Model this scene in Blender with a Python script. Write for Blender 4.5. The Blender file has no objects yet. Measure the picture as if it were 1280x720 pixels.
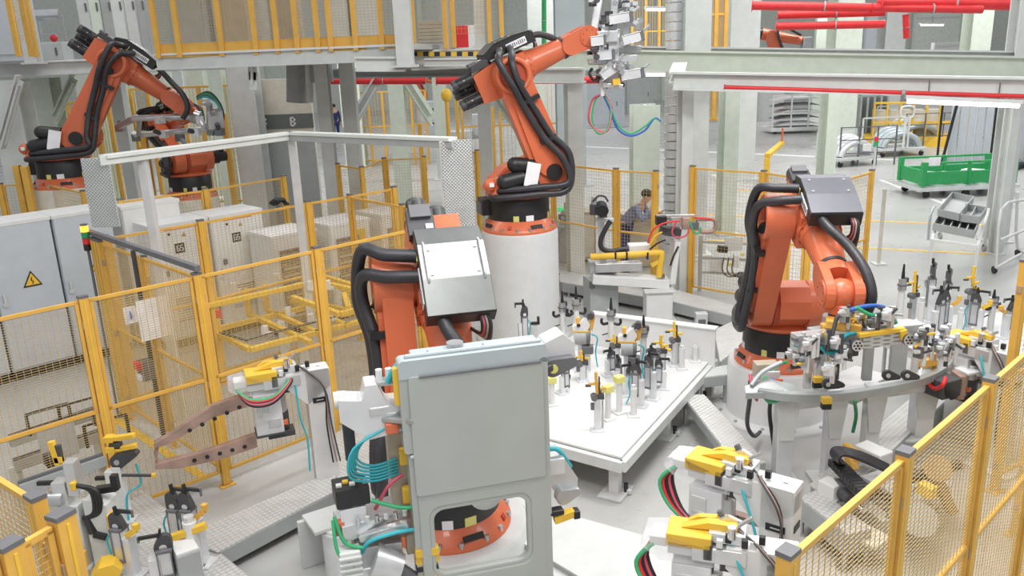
import bpy, math, random
from mathutils import Vector as V, Matrix as M
rnd = random.Random(7)
C = bpy.context.scene.collection
R = math.radians
# ------------------------------------------------------------------ camera
FPX = 1030.0; PITCH = R(15.8); ROLL = R(-2.2); EYE = V((0, 0, 3.7))
FW = V((0, math.cos(PITCH), -math.sin(PITCH))); UP0 = V((0, math.sin(PITCH), math.cos(PITCH))); RT0 = V((1, 0, 0))
RT = RT0*math.cos(ROLL) + UP0*math.sin(ROLL); UP = -RT0*math.sin(ROLL) + UP0*math.cos(ROLL)
def ray(x, y): return FW*FPX + RT*(x-640) - UP*(y-360)
def P(x, y, z=0.0):
    d = ray(x, y); return EYE + d*((z-EYE.z)/d.z)
def at(x, y, Y):
    d = ray(x, y); return EYE + d*(Y/d.y)
cd = bpy.data.cameras.new('camera'); cam = bpy.data.objects.new('camera', cd); C.objects.link(cam)
cd.sensor_width = 36; cd.lens = FPX*36/1280; cd.clip_start = 0.05; cd.clip_end = 300
mw = M((RT, UP, -FW)).transposed().to_4x4(); mw.translation = EYE; cam.matrix_world = mw
bpy.context.scene.camera = cam
# ------------------------------------------------------------------ materials
MATS = {}
def mat(name, col, rough=0.5, metal=0.0, var=0.06, vscale=6.0, bump=0.0, bscale=60.0, alpha=1.0, emis=None, trans=0.0, coat=0.0):
    m = bpy.data.materials.new(name); m.use_nodes = True; nt = m.node_tree; b = nt.nodes['Principled BSDF']
    b.inputs['Roughness'].default_value = rough; b.inputs['Metallic'].default_value = metal
    tc = nt.nodes.new('ShaderNodeTexCoord')
    nz = nt.nodes.new('ShaderNodeTexNoise'); nz.inputs['Scale'].default_value = vscale; nz.inputs['Detail'].default_value = 5
    nt.links.new(tc.outputs['Object'], nz.inputs['Vector'])
    cr = nt.nodes.new('ShaderNodeValToRGB')
    lo = [max(0, c*(1-var*1.6)) for c in col]; hi = [min(1, c*(1+var)) for c in col]
    cr.color_ramp.elements[0].position = 0.3; cr.color_ramp.elements[0].color = (*lo, 1)
    cr.color_ramp.elements[1].position = 0.7; cr.color_ramp.elements[1].color = (*hi, 1)
    nt.links.new(nz.outputs['Fac'], cr.inputs['Fac']); nt.links.new(cr.outputs['Color'], b.inputs['Base Color'])
    if bump:
        n2 = nt.nodes.new('ShaderNodeTexNoise'); n2.inputs['Scale'].default_value = bscale; n2.inputs['Detail'].default_value = 3
        nt.links.new(tc.outputs['Object'], n2.inputs['Vector'])
        bp = nt.nodes.new('ShaderNodeBump'); bp.inputs['Strength'].default_value = bump; bp.inputs['Distance'].default_value = 0.01
        nt.links.new(n2.outputs['Fac'], bp.inputs['Height']); nt.links.new(bp.outputs['Normal'], b.inputs['Normal'])
    if alpha < 1: b.inputs['Alpha'].default_value = alpha
    if trans: b.inputs['Transmission Weight'].default_value = trans
    if coat: b.inputs['Coat Weight'].default_value = coat
    if emis:
        b.inputs['Emission Color'].default_value = (*emis[0], 1); b.inputs['Emission Strength'].default_value = emis[1]
    MATS[name] = m; return m
def dotmat(name, col, hole, scale, rough, metal, inv=False, bump=0.6, thr=0.55, aniso=1.0):
    """plate with a regular pattern of lozenges / holes"""
    m = mat(name, col, rough, metal); nt = m.node_tree; b = nt.nodes['Principled BSDF']
    tc = nt.nodes['Texture Coordinate']
    mp = nt.nodes.new('ShaderNodeMapping'); mp.inputs['Scale'].default_value = (scale, scale*aniso, scale); nt.links.new(tc.outputs['Object'], mp.inputs['Vector'])
    sx = nt.nodes.new('ShaderNodeSeparateXYZ'); nt.links.new(mp.outputs['Vector'], sx.inputs[0])
    def mt(op, a, bb=None):
        n = nt.nodes.new('ShaderNodeMath'); n.operation = op
        for i, q in enumerate((a, bb)):
            if q is None: continue
            if isinstance(q, (int, float)): n.inputs[i].default_value = q
            else: nt.links.new(q, n.inputs[i])
        return n.outputs[0]
    xx = sx.outputs[0]
    yy = sx.outputs[2] if inv else sx.outputs[1]
    h = mt('MULTIPLY', mt('SINE', xx), mt('SINE', yy)); g = mt('GREATER_THAN', h, thr)
    mx = nt.nodes.new('ShaderNodeMix'); mx.data_type = 'RGBA'
    src = b.inputs['Base Color'].links[0].from_socket
    nt.links.new(g, mx.inputs[0]); nt.links.new(src, mx.inputs[6]); mx.inputs[7].default_value = (*hole, 1)
    nt.links.new(mx.outputs[2], b.inputs['Base Color'])
    bp = nt.nodes.new('ShaderNodeBump'); bp.inputs['Strength'].default_value = bump; bp.inputs['Distance'].default_value = 0.004
    nt.links.new(h, bp.inputs['Height']); nt.links.new(bp.outputs['Normal'], b.inputs['Normal'])
    return m
mat('orange', (0.66, 0.155, 0.065), 0.38, 0, 0.05, 3, coat=0.15)
mat('orange_dark', (0.45, 0.07, 0.03), 0.5)
mat('black', (0.018, 0.018, 0.02), 0.42, 0, 0.2)
mat('hose', (0.035, 0.034, 0.04), 0.4, 0, 0.15, bump=0.2)
mat('charcoal', (0.06, 0.06, 0.065), 0.5)
mat('dgray', (0.14, 0.14, 0.15), 0.5)
mat('boxtop', (0.23, 0.24, 0.235), 0.3, 0.55, 0.06)
mat('white', (0.70, 0.705, 0.70), 0.5, 0, 0.03)
mat('paper', (0.85, 0.85, 0.88), 0.7)
mat('cream', (0.66, 0.62, 0.53), 0.55)
mat('lgray', (0.60, 0.62, 0.61), 0.5, 0, 0.04)
mat('mgray', (0.38, 0.40, 0.40), 0.5, 0, 0.05)
mat('pedgray', (0.60, 0.61, 0.61), 0.5, 0, 0.03)
mat('cab_gray', (0.52, 0.56, 0.60), 0.45, 0, 0.03)
mat('cab_white', (0.72, 0.72, 0.70), 0.5, 0, 0.03)
mat('mint', (0.66, 0.72, 0.63), 0.5, 0, 0.04)
mat('beam', (0.66, 0.69, 0.67), 0.45, 0, 0.04)
mat('steel', (0.52, 0.53, 0.54), 0.35, 0.75, 0.1)
mat('alu', (0.68, 0.69, 0.70), 0.32, 0.7, 0.08)
mat('silver', (0.74, 0.75, 0.77), 0.35, 0.35, 0.06)
mat('chrome', (0.72, 0.72, 0.74), 0.15, 0.95)
mat('sheet', (0.43, 0.455, 0.435), 0.36, 0.15, 0.04, 2)
mat('sheet_blue', (0.48, 0.54, 0.56), 0.35, 0.2, 0.04, 2)
mat('rail_gray', (0.40, 0.43, 0.43), 0.38, 0.35, 0.06)
mat('copper', (0.44, 0.30, 0.25), 0.5, 0.4, 0.2)
mat('yellow', (0.72, 0.41, 0.075), 0.5, 0, 0.06)
mat('wire', (0.55, 0.38, 0.15), 0.55)
mat('lidgray', (0.15, 0.15, 0.175), 0.4, 0.3, 0.06)
mat('louvre', (0.30, 0.24, 0.17), 0.6, 0, 0.35, 30)
mat('yellow_b', (0.80, 0.50, 0.05), 0.5, 0, 0.05)
mat('lemon', (0.72, 0.68, 0.22), 0.6)
mat('red', (0.72, 0.03, 0.035), 0.45)
mat('pink_wire', (0.62, 0.10, 0.15), 0.5)
mat('green', (0.03, 0.36, 0.11), 0.5)
mat('green_wire', (0.05, 0.42, 0.18), 0.5)
mat('teal', (0.04, 0.45, 0.52), 0.45)
mat('blue', (0.03, 0.12, 0.50), 0.5)
mat('navy', (0.02, 0.035, 0.12), 0.8)
mat('shirt', (0.16, 0.20, 0.32), 0.85, 0, 0.3, 40)
mat('skin', (0.55, 0.30, 0.21), 0.55)
mat('hair', (0.03, 0.025, 0.02), 0.7)
mat('tan', (0.46, 0.40, 0.31), 0.6)
mat('clear', (0.92, 0.92, 0.97), 0.06, 0, 0.01, alpha=0.22)
mat('lamp_w', (0.9, 0.9, 0.9), 0.5, emis=((1, 1, 0.98), 9))
mat('led_o', (1, 0.35, 0.05), 0.4, emis=((1, 0.30, 0.03), 3))
mat('led_g', (0.05, 0.5, 0.2), 0.4, emis=((0.02, 0.8, 0.2), 0.6))
mat('green_lens', (0.03, 0.30, 0.12), 0.35)
mat('wall_paint', (0.62, 0.65, 0.60), 0.7)
mat('dark_band', (0.13, 0.15, 0.14), 0.6)
mat('rubber', (0.03, 0.03, 0.03), 0.8)
mat('wood', (0.42, 0.29, 0.17), 0.7)
dotmat('tread', (0.55, 0.55, 0.54), (0.66, 0.66, 0.65), 105, 0.42, 0.35, thr=0.3, aniso=1.0)
dotmat('perf', (0.56, 0.58, 0.58), (0.24, 0.25, 0.25), 190, 0.4, 0.4, inv=True, thr=0.35)
dotmat('hatch', (0.80, 0.60, 0.08), (0.03, 0.03, 0.03), 9, 0.5, 0)
# ------------------------------------------------------------------ mesh builder
class MB:
    def __init__(s, T=None): s.v = []; s.f = []; s.mi = []; s.sm = []; s.mats = []; s.T = T or M()
    def _m(s, name):
        if name not in s.mats: s.mats.append(name)
        return s.mats.index(name)
    def add(s, vs, fs, m, smooth=False, T=None):
        k = len(s.v); X = s.T @ T if T is not None else s.T
        s.v += [X @ V(p) for p in vs]; i = s._m(m)
        for q in fs:
            s.f.append([k+a for a in q]); s.mi.append(i)
            s.sm.append(smooth if isinstance(smooth, bool) else len(q) == 4)
        return s
    def box(s, c, d, m, rz=0.0, T=None):
        x, y, z = [q/2 for q in d]
        vs = [(i*x, j*y, k*z) for i in (-1, 1) for j in (-1, 1) for k in (-1, 1)]
        fs = [(0, 1, 3, 2), (4, 6, 7, 5), (0, 4, 5, 1), (2, 3, 7, 6), (0, 2, 6, 4), (1, 5, 7, 3)]
        X = M.Translation(V(c)) @ M.Rotation(rz, 4, 'Z')
        return s.add(vs, fs, m, False, X if T is None else T @ X)
    def bar(s, p, q, w, h, m, up=(0, 0, 1)):
        p, q = V(p), V(q); d = q-p; L = d.length
        if L < 1e-6: return s
        x = d/L; u = V(up)
        if abs(x.dot(u)) > 0.98: u = V((0, 1, 0)) if abs(x.y) < 0.9 else V((1, 0, 0))
        y = u.cross(x).normalized(); z = x.cross(y)
        X = M((x, y, z)).transposed().to_4x4(); X.translation = (p+q)/2
        return s.box((0, 0, 0), (L, w, h), m, 0, X)
    def cyl(s, p, q, r, m, r2=None, n=16, cap=True):
        p, q = V(p), V(q); d = (q-p).normalized(); r2 = r if r2 is None else r2
        u = V((0, 0, 1)) if abs(d.z) < 0.9 else V((1, 0, 0)); a = u.cross(d).normalized(); b = d.cross(a)
        vs = []
        for c, rr in ((p, r), (q, r2)):
            for i in range(n):
                t = 2*math.pi*i/n; vs.append(c + (a*math.cos(t) + b*math.sin(t))*rr)
        s.add(vs, [(i, (i+1) % n, n+(i+1) % n, n+i) for i in range(n)], m, True)
        if cap:
            s.add(vs, [tuple(range(n-1, -1, -1)), tuple(range(n, 2*n))], m, False)
        return s
    def lathe(s, prof, m, T=None, n=24, cap=True):
        vs = []
        for r, z in prof:
            for i in range(n):
                t = 2*math.pi*i/n; vs.append((r*math.cos(t), r*math.sin(t), z))
        fs = [(j*n+i, j*n+(i+1) % n, (j+1)*n+(i+1) % n, (j+1)*n+i) for j in range(len(prof)-1) for i in range(n)]
        s.add(vs, fs, m, True, T)
        if cap: s.add(vs, [tuple(range(n-1, -1, -1)), tuple(range((len(prof)-1)*n, len(prof)*n))], m, False, T)
        return s
    def ball(s, c, r, m, sc=(1, 1, 1), n=12):
        prof = [(max(1e-4, r*math.sin(math.pi*j/(n//2+2))), -r*math.cos(math.pi*j/(n//2+2))) for j in range(n//2+3)]
        return s.lathe(prof, m, M.Translation(V(c)) @ M.Diagonal((*sc, 1)), n, False)
    def prism(s, poly, d0, d1, m, T=None, smooth=False):
        """poly in local XZ, extruded along local Y from d0 to d1"""
        n = len(poly); vs = [(x, d0, z) for x, z in poly] + [(x, d1, z) for x, z in poly]
        s.add(vs, [(i, (i+1) % n, n+(i+1) % n, n+i) for i in range(n)], m, smooth, T)
        s.add(vs, [tuple(range(n-1, -1, -1)), tuple(range(n, 2*n))], m, False, T); return s
    def tube(s, pts, r, m, n=8, sub=5, smooth=True):
        pts = [V(p) for p in pts]
        if smooth and len(pts) > 2:
            o = []
            for i in range(len(pts)-1):
                a = pts[max(i-1, 0)]; b = pts[i]; c = pts[i+1]; d = pts[min(i+2, len(pts)-1)]
                for k in range(sub):
                    t = k/sub
                    o.append(0.5*((2*b) + (c-a)*t + (2*a-5*b+4*c-d)*t*t + (3*b-a-3*c+d)*t**3))
            o.append(pts[-1]); pts = o
        d = (pts[1]-pts[0]).normalized(); u = V((0, 0, 1)) if abs(d.z) < 0.9 else V((1, 0, 0))
        a = u.cross(d).normalized(); vs = []
        for i, p in enumerate(pts):
            d = (pts[min(i+1, len(pts)-1)] - pts[max(i-1, 0)]).normalized()
            a = (a - d*a.dot(d)).normalized(); b = d.cross(a)
            for k in range(n):
                t = 2*math.pi*k/n; vs.append(p + (a*math.cos(t) + b*math.sin(t))*r)
        L = len(pts)
        s.add(vs, [(j*n+i, j*n+(i+1) % n, (j+1)*n+(i+1) % n, (j+1)*n+i) for j in range(L-1) for i in range(n)], m, True)
        s.add(vs, [tuple(range(n-1, -1, -1)), tuple(range((L-1)*n, L*n))], m, False); return s
    def build(s, name, parent=None, bevel=0.0):
        me = bpy.data.meshes.new(name); me.from_pydata([tuple(p) for p in s.v], [], s.f)
        for q in s.mats: me.materials.append(MATS[q])
        me.polygons.foreach_set('material_index', s.mi); me.polygons.foreach_set('use_smooth', s.sm); me.update()
        import bmesh
        b = bmesh.new(); b.from_mesh(me); bmesh.ops.recalc_face_normals(b, faces=b.faces); b.to_mesh(me); b.free()
        o = bpy.data.objects.new(name, me); C.objects.link(o)
        if parent: o.parent = parent
        if bevel:
            w = o.modifiers.new('bevel', 'BEVEL'); w.width = bevel; w.segments = 2; w.limit_method = 'ANGLE'; w.angle_limit = R(40)
        return o
def tag(o, label=None, cat=None, group=None, kind=None):
    if label: o['label'] = label
    if cat: o['category'] = cat
    if group: o['group'] = group
    if kind: o['kind'] = kind
    return o
def thing(name, label, cat, loc=(0, 0, 0), rz=0.0, group=None, s=1.0):
    o = bpy.data.objects.new(name, None); C.objects.link(o); o.empty_display_size = 0.1
    o.location = loc; o.rotation_euler = (0, 0, rz); o.scale = (s, s, s)
    return tag(o, label, cat, group)
def dup(root, loc, rz, label=None, group=None):
    r = root.copy(); C.objects.link(r); r.location = loc; r.rotation_euler = (0, 0, rz)
    if label: r['label'] = label
    if group: r['group'] = group
    for ch in list(root.children):
        c = ch.copy(); C.objects.link(c); c.parent = r
        for g in list(ch.children):
            d = g.copy(); C.objects.link(d); d.parent = c
    return r
def struct(name, mb, label=None):
    return tag(mb.build(name), label, None, None, 'structure')
def hull2(c0, r0, c1, r1, n=10):
    """outline of two circles joined by tangents, in XZ"""
    c0, c1 = V((c0[0], c0[1])), V((c1[0], c1[1])); d = c1-c0; L = d.length; a = math.atan2(d.y, d.x); b = math.acos((r0-r1)/L)
    o = []
    for i in range(n+1):
        t = a + b + (2*math.pi-2*b)*i/n; o.append((c0.x+r0*math.cos(t), c0.y+r0*math.sin(t)))
    for i in range(n+1):
        t = a - b + 2*b*i/n; o.append((c1.x+r1*math.cos(t), c1.y+r1*math.sin(t)))
    return o
# letters drawn as small strokes on a 3 x 5 grid
GL = {'B': [(0,0,0,4),(0,4,1.6,4),(0,2,1.6,2),(0,0,1.6,0),(2,0.4,2,1.6),(2,2.4,2,3.6)], 'K': [(0,0,0,4),(0,2,2,4),(0,2,2,0)], 'U': [(0,0,0,4),(2,0,2,4),(0,0,2,0)],
      'A': [(0,0,1,4),(1,4,2,0),(0.4,1.6,1.6,1.6)], 'R': [(0,0,0,4),(0,4,2,4),(2,2,2,4),(0,2,2,2),(0.8,2,2,0)], 'C': [(0,0,0,4),(0,4,2,4),(0,0,2,0)],
      'O': [(0,0,0,4),(2,0,2,4),(0,4,2,4),(0,0,2,0)], 'G': [(0,0,0,4),(0,4,2,4),(0,0,2,0),(2,0,2,2),(1,2,2,2)], 'V': [(0,4,1,0),(1,0,2,4)],
      'T': [(1,0,1,4),(0,4,2,4)], 'I': [(1,0,1,4)], 'N': [(0,0,0,4),(0,4,2,0),(2,0,2,4)], 'S': [(0,4,2,4),(0,2,0,4),(0,2,2,2),(2,0,2,2),(0,0,2,0)]}
def letters(mb, txt, o, ux, uz, h, m, th=0.0015, w=None):
    """strokes of height h from origin o along ux, up uz"""
    o, ux, uz = V(o), V(ux).normalized(), V(uz).normalized(); k = h/4; nrm = ux.cross(uz); w = w or h*0.16
    for i, ch in enumerate(txt):
        for a, b, c, d in GL.get(ch, []):
            p = o + ux*(k*(a+3*i)) + uz*(k*b); q = o + ux*(k*(c+3*i)) + uz*(k*d)
            mb.bar(p, q, w, th, m, nrm)
# ------------------------------------------------------------------ floor and hall shell
def make_floor():
    m = mat('floor', (0.44, 0.442, 0.43), 0.28, 0, 0.04, 0.5); nt = m.node_tree; b = nt.nodes['Principled BSDF']
    tc = nt.nodes['Texture Coordinate']
    n = nt.nodes.new('ShaderNodeTexNoise'); n.inputs['Scale'].default_value = 1.3; n.inputs['Detail'].default_value = 6; nt.links.new(tc.outputs['Object'], n.inputs['Vector'])
    r = nt.nodes.new('ShaderNodeMapRange'); r.inputs[1].default_value = 0.3; r.inputs[2].default_value = 0.7; r.inputs[3].default_value = 0.25; r.inputs[4].default_value = 0.34
    nt.links.new(n.outputs['Fac'], r.inputs[0]); nt.links.new(r.outputs[0], b.inputs['Roughness'])
    f = MB(); f.box((0, 30, -0.1), (90, 75, 0.2), 'floor'); struct('floor', f, 'grey sealed concrete factory floor')
make_floor()
w = MB(); w.box((0, 64, 4.5), (90, 0.3, 9), 'wall_paint')
for i in range(-7, 8): w.box((i*6, 63.75, 4.5), (0.35, 0.3, 9), 'mint')
struct('wall_back', w)
w = MB(); w.box((-40, 30, 4.5), (0.3, 70, 9), 'wall_paint'); struct('wall_left', w)
w = MB(); w.box((44, 30, 4.5), (0.3, 70, 9), 'wall_paint'); struct('wall_right', w)
# painted lane lines
def lane(name, p, q, wd, m='yellow_b'):
    b = MB(); p = V(p); q = V(q); b.bar((p.x, p.y, 0.002), (q.x, q.y, 0.002), wd, 0.004, m); struct(name, b)
lane('trim_1', P(0, 445), P(245, 615), 0.08) if False else None
lane('trim_2', P(138, 520), P(255, 597), 0.09)
for k, (a, c) in enumerate((((880, 268), (1240, 282)), ((880, 300), (1240, 318)), ((900, 236), (1010, 243)), ((730, 212), (840, 220)))):
    lane('trim_%d' % (k+3), P(*a), P(*c), 0.10)
lane('trim_8', P(700, 182), P(1120, 200), 0.3, 'white'); lane('trim_9', P(1100, 225), P(1200, 262), 0.12, 'white')
# ------------------------------------------------------------------ six-axis robots
def robot(name, label, loc, yaw, a2, a3, hp, s=1.0, ped='white', tool=None, boxkind='boxtop', hoses=True, pr=0.5, tag_plate=True, wr=0.0, L3=1.12, ml=1.0, hy=0.12):
    """loc: floor point below the base axis; hp: pedestal height; local X forward, Y left"""
    root = thing(name, label, 'robot', loc, yaw, 'orange welding robots', s)
    hp = hp/s; T0 = M.Translation((0, 0, hp))
    b = MB()
    b.lathe([(pr*1.25, 0), (pr*1.25, 0.035), (pr*1.0, 0.036), (pr*0.985, 0.05), (pr*0.985, hp-0.03), (pr*0.95, hp-0.002)], ped, n=48)
    for i in range(12):
        t = i*math.pi/6+0.1; b.cyl((pr*1.13*math.cos(t), pr*1.13*math.sin(t), 0.03), (pr*1.13*math.cos(t), pr*1.13*math.sin(t), 0.055), 0.018, 'steel', n=6)
    b.build('pedestal', root)
    b = MB(T0)                                       # skirt with lifting pockets
    b.lathe([(0.475, 0), (0.475, 0.035), (0.455, 0.05), (0.40, 0.15), (0.385, 0.155)], 'orange', n=48)
    for i in range(8):
        t = i*math.pi/4+0.25; cx, cy = math.cos(t), math.sin(t)
        X = M.Translation((0.44*cx, 0.44*cy, 0.088)) @ M.Rotation(t, 4, 'Z') @ M.Rotation(R(-30), 4, 'Y')
        b.box((0, 0, 0), (0.012, 0.16 if i % 2 == 0 else 0.04, 0.045), 'black' if i % 2 == 0 else 'orange_dark', T=X)
        for k in (-0.22, 0.22):
            b.cyl((0.457*math.cos(t+k), 0.457*math.sin(t+k), 0.03), (0.457*math.cos(t+k), 0.457*math.sin(t+k), 0.075), 0.02, 'steel', n=8)
    b.build('base_flange', root)
    b = MB(T0); b.lathe([(0.392, 0.13), (0.392, 0.40), (0.38, 0.43)], 'black', n=48)
    b.box((-0.40, 0.12, 0.30), (0.16, 0.3, 0.2), 'black'); b.box((-0.48, 0.12, 0.28), (0.05, 0.22, 0.14), 'dgray')
    base = b.build('base', root, 0.004)
    for t, m, w in ((R(-110), 'lemon', 0.07), (R(-85), 'paper', 0.10), (R(-35), 'lemon', 0.06), (R(-10), 'paper', 0.08), (R(15), 'lemon', 0.09)):
        X = M.Translation((0.394*math.cos(t), 0.394*math.sin(t), 0.19)) @ M.Rotation(t, 4, 'Z')
        b = MB(T0); b.box((0, 0, 0), (0.006, w, 0.07), m, T=X); b.build('sticker', base)
    # carousel
    b = MB(T0)
    b.lathe([(0.40, 0.43), (0.425, 0.45), (0.425, 0.475), (0.36, 0.52)], 'orange', n=48)
    b.prism([(-0.36, 0.50), (0.34, 0.50), (0.60, 0.66), (0.60, 0.84), (0.50, 0.97), (0.30, 0.99), (0.10, 0.90), (-0.20, 0.80), (-0.36, 0.66)], -0.14, 0.16, 'orange')
    b.prism([(-0.42, 0.50), (0.10, 0.50), (0.10, 0.60), (-0.34, 0.62)], -0.34, 0.30, 'orange')
    b.cyl((0.35, 0.16, 0.75), (0.35, 0.31, 0.75), 0.25, 'orange', 0.23, 28)
    b.cyl((0.35, -0.14, 0.75), (0.35, -0.19, 0.75), 0.23, 'orange_dark', n=28)
    for i in range(10):
        t = i*math.pi/5; b.cyl((0.35+0.205*math.cos(t), 0.305, 0.75+0.205*math.sin(t)), (0.35+0.205*math.cos(t), 0.325, 0.75+0.205*math.sin(t)), 0.014, 'orange_dark', n=6)
    b.bar((-0.40, -0.26, 0.62), (-0.02, -0.30, 0.74), 0.10, 0.13, 'orange', (0, 0, 1)); b.ball((-0.42, -0.26, 0.62), 0.085, 'orange')
    b.box((-0.42, -0.345, 0.63), (0.06, 0.01, 0.05), 'paper')
    b.build('carousel', root, 0.012)
    b = MB(T0)
    b.cyl((0.35, 0.31, 0.75), (0.35, 0.47, 0.75), 0.13, 'black', n=20); b.cyl((0.35, 0.47, 0.75), (0.35, 0.62, 0.75), 0.10, 'black', n=20); b.box((0.35, 0.52, 0.88), (0.10, 0.12, 0.08), 'black')
    b.build('shoulder_motor', root, 0.006)
    b = MB(T0)
    b.cyl((-0.12, -0.36, 0.86), (0.14, -0.36, 0.82), 0.095, 'black', n=20); b.ball((-0.13, -0.36, 0.86), 0.094, 'black'); b.cyl((-0.25, -0.36, 0.66), (-0.02, -0.37, 0.70), 0.10, 'black', n=20); b.ball((-0.26, -0.36, 0.66), 0.099, 'black')
    b.cyl((-0.02, -0.40, 0.58), (0.16, -0.40, 0.58), 0.07, 'black', n=16)
    mo = b.build('waist_motor', root)
    if tag_plate:
        b = MB(T0 @ M.Translation((0.06, -0.475, 0.74)) @ M.Rotation(R(14), 4, 'Y') @ M.Rotation(R(-4), 4, 'X')); b.box((0, 0, 0), (0.17, 0.008, 0.29), 'paper'); b.build('tag_plate', mo)
    # link arm
    A2 = V((0.35, 0, 0.75)); A3 = A2 + V((math.cos(a2), 0, math.sin(a2)))*1.25
    X2 = T0 @ M.Translation(A2) @ M.Rotation(-a2, 4, 'Y')
    b = MB(X2)
    b.prism(hull2((0, 0), 0.225, (1.25, 0), 0.195, 12), -0.40, -0.20, 'orange')
    b.prism(hull2((0.12, 0), 0.165, (1.02, 0), 0.13, 10), -0.435, -0.40, 'orange')
    b.cyl((0, -0.43, 0), (0, -0.45, 0), 0.10, 'black', n=20)
    # open ring at the elbow
    n = 28; vs = []; RR = ((0.215, -0.19), (0.215, -0.45), (0.165, -0.45), (0.155, -0.404))
    for r, y in RR:
        for i in range(n):
            t = 2*math.pi*i/n; vs.append((1.25+r*math.cos(t), y, r*math.sin(t)))
    b.add(vs, [(j*n+i, j*n+(i+1) % n, (j+1)*n+(i+1) % n, (j+1)*n+i) for j in range(3) for i in range(n)], 'orange', True)
    b.cyl((1.25, -0.400, 0), (1.25, -0.404, 0), 0.157, 'orange_dark', n=28); b.cyl((1.12, -0.41, -0.03), (1.14, -0.44, -0.03), 0.06, 'black', n=14)
    la = b.build('link_arm', root, 0.018)
    b = MB(X2 @ M.Translation((0.42, -0.437, -0.055)) @ M.Rotation(R(90), 4, 'X')); letters(b, 'KUKA', (0, 0, 0), (1, 0, 0), (0, 1, 0), 0.07, 'black', 0.003); b.build('lettering', la)
    # elbow, forearm, wrist
    X3 = T0 @ M.Translation(A3) @ M.Rotation(-a3, 4, 'Y')
    b = MB(X3)
    b.cyl((0, -0.20, 0), (0, 0.20, 0), 0.20, 'orange', n=28)
    b.prism([(-0.40, -0.19), (-0.20, -0.21), (0.14, -0.20), (0.28, -0.17), (0.28, 0.17), (0.10, 0.20), (-0.20, 0.20), (-0.40, 0.16)], -0.17, 0.19, 'orange')
    b.cyl((0.24, 0.01, 0), (0.30, 0.01, 0), 0.195, 'orange', n=28)
    for i in range(14):
        t = 2*math.pi*i/14; b.cyl((0.30, 0.01+0.18*math.cos(t), 0.18*math.sin(t)), (0.315, 0.01+0.18*math.cos(t), 0.18*math.sin(t)), 0.012, 'orange_dark', n=6)
    b.box((0.0, 0.0, 0.20), (0.10, 0.12, 0.03), 'paper'); b.cyl((-0.12, 0.05, 0.2), (-0.12, 0.05, 0.25), 0.03, 'orange', n=10)
    b.build('elbow', root, 0.015)
    b = MB(X3)
    for k, (dy, dz) in enumerate(((-0.09, 0.14), (0.06, 0.02), (-0.09, -0.11))):
        q0, q1, q2 = -0.40, -0.40-0.20*ml, -0.40-0.26*ml; b.cyl((q0, dy, dz), (q1, dy, dz), 0.072, 'black', n=16); b.box((q1+0.06*ml, dy, dz), (0.14*ml, 0.125, 0.125), 'black'); b.cyl((q1, dy, dz), (q2, dy, dz), 0.066, 'charcoal', n=16)
        b.cyl((q2, dy, dz), (q2-0.008, dy, dz), 0.014, 'tan', n=8); b.box((q1+0.08*ml, dy-0.067, dz+0.02), (0.02, 0.006, 0.02), 'tan')
    b.build('wrist_motor', root, 0.006)
    b = MB(X3); L = L3
    b.cyl((0.29, 0.01, 0), (L-0.32, 0.01, 0), 0.165, 'orange', 0.125, 28); b.cyl((0.30, 0.01, 0), (0.36, 0.01, 0), 0.18, 'orange', 0.165, 28)
    b.build('forearm', root)
    b = MB(X3); b.cyl((L-0.335, 0.01, 0), (L-0.30, 0.01, 0), 0.138, 'hose', n=28); b.build('joint_seal', root)
    Xw = X3 @ M.Translation((L, 0.01, 0)) @ M.Rotation(wr, 4, 'X')
    b = MB(Xw)
    b.cyl((-0.31, 0, 0), (-0.18, 0, 0), 0.13, 'orange', 0.14, 24)
    for sy in (-1, 1):
        b.prism(hull2((-0.24, 0), 0.12, (0, 0), 0.135, 10), sy*0.075, sy*0.150, 'orange')
        b.cyl((0, sy*0.15, 0), (0, sy*0.165, 0), 0.115, 'orange', n=24)
        for i in range(8):
            t = i*math.pi/4; b.cyl((0.09*math.cos(t), sy*0.16, 0.09*math.sin(t)), (0.09*math.cos(t), sy*0.172, 0.09*math.sin(t)), 0.010, 'orange_dark', n=6)
    b.build('wrist', root, 0.012)
    a5 = tool['a5'] if tool else 0.0
    X5 = Xw @ M.Rotation(-a5, 4, 'Y')
    b = MB(X5)
    b.ball((0, 0, 0), 0.13, 'orange', n=18); b.cyl((0.03, 0, 0), (0.16, 0, 0), 0.115, 'orange', 0.105, 24); b.cyl((0.16, 0, 0), (0.20, 0, 0), 0.085, 'black', n=24)
    b.build('hand_flange', root)
    # energy-supply box
    b = MB(X3 @ M.Translation((0.12, 0.06, 0.225)))
    b.prism([(-0.30, 0.02), (0.36, 0.0), (0.36, 0.13), (0.12, 0.165), (-0.14, 0.165), (-0.30, 0.10)], -0.22, 0.22, 'black')
    bx = b.build('supply_box', root, 0.01)
    b = MB(X3 @ M.Translation((0.12, 0.06, 0.225)))
    b.prism([(-0.29, 0.104), (-0.137, 0.169), (0.12, 0.169), (0.355, 0.135), (0.355, 0.143), (0.12, 0.177), (-0.14, 0.177), (-0.30, 0.110)], -0.215, 0.215, boxkind)
    for sy in (-0.18, 0.18) if boxkind == 'boxtop' else (): b.tube([(-0.16, sy, 0.17), (-0.10, sy, 0.20), (0.10, sy, 0.20), (0.14, sy, 0.175)], 0.008, 'alu', 6)
    for x, y in ((-0.1, -0.15), (-0.1, 0.15), (0.08, -0.15), (0.08, 0.15)): b.cyl((x, y, 0.174), (x, y, 0.184), 0.012, 'alu', n=8)
    b.build('box_lid', bx)
    b = MB(X3 @ M.Translation((0.12, 0.06, 0.225)))
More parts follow.
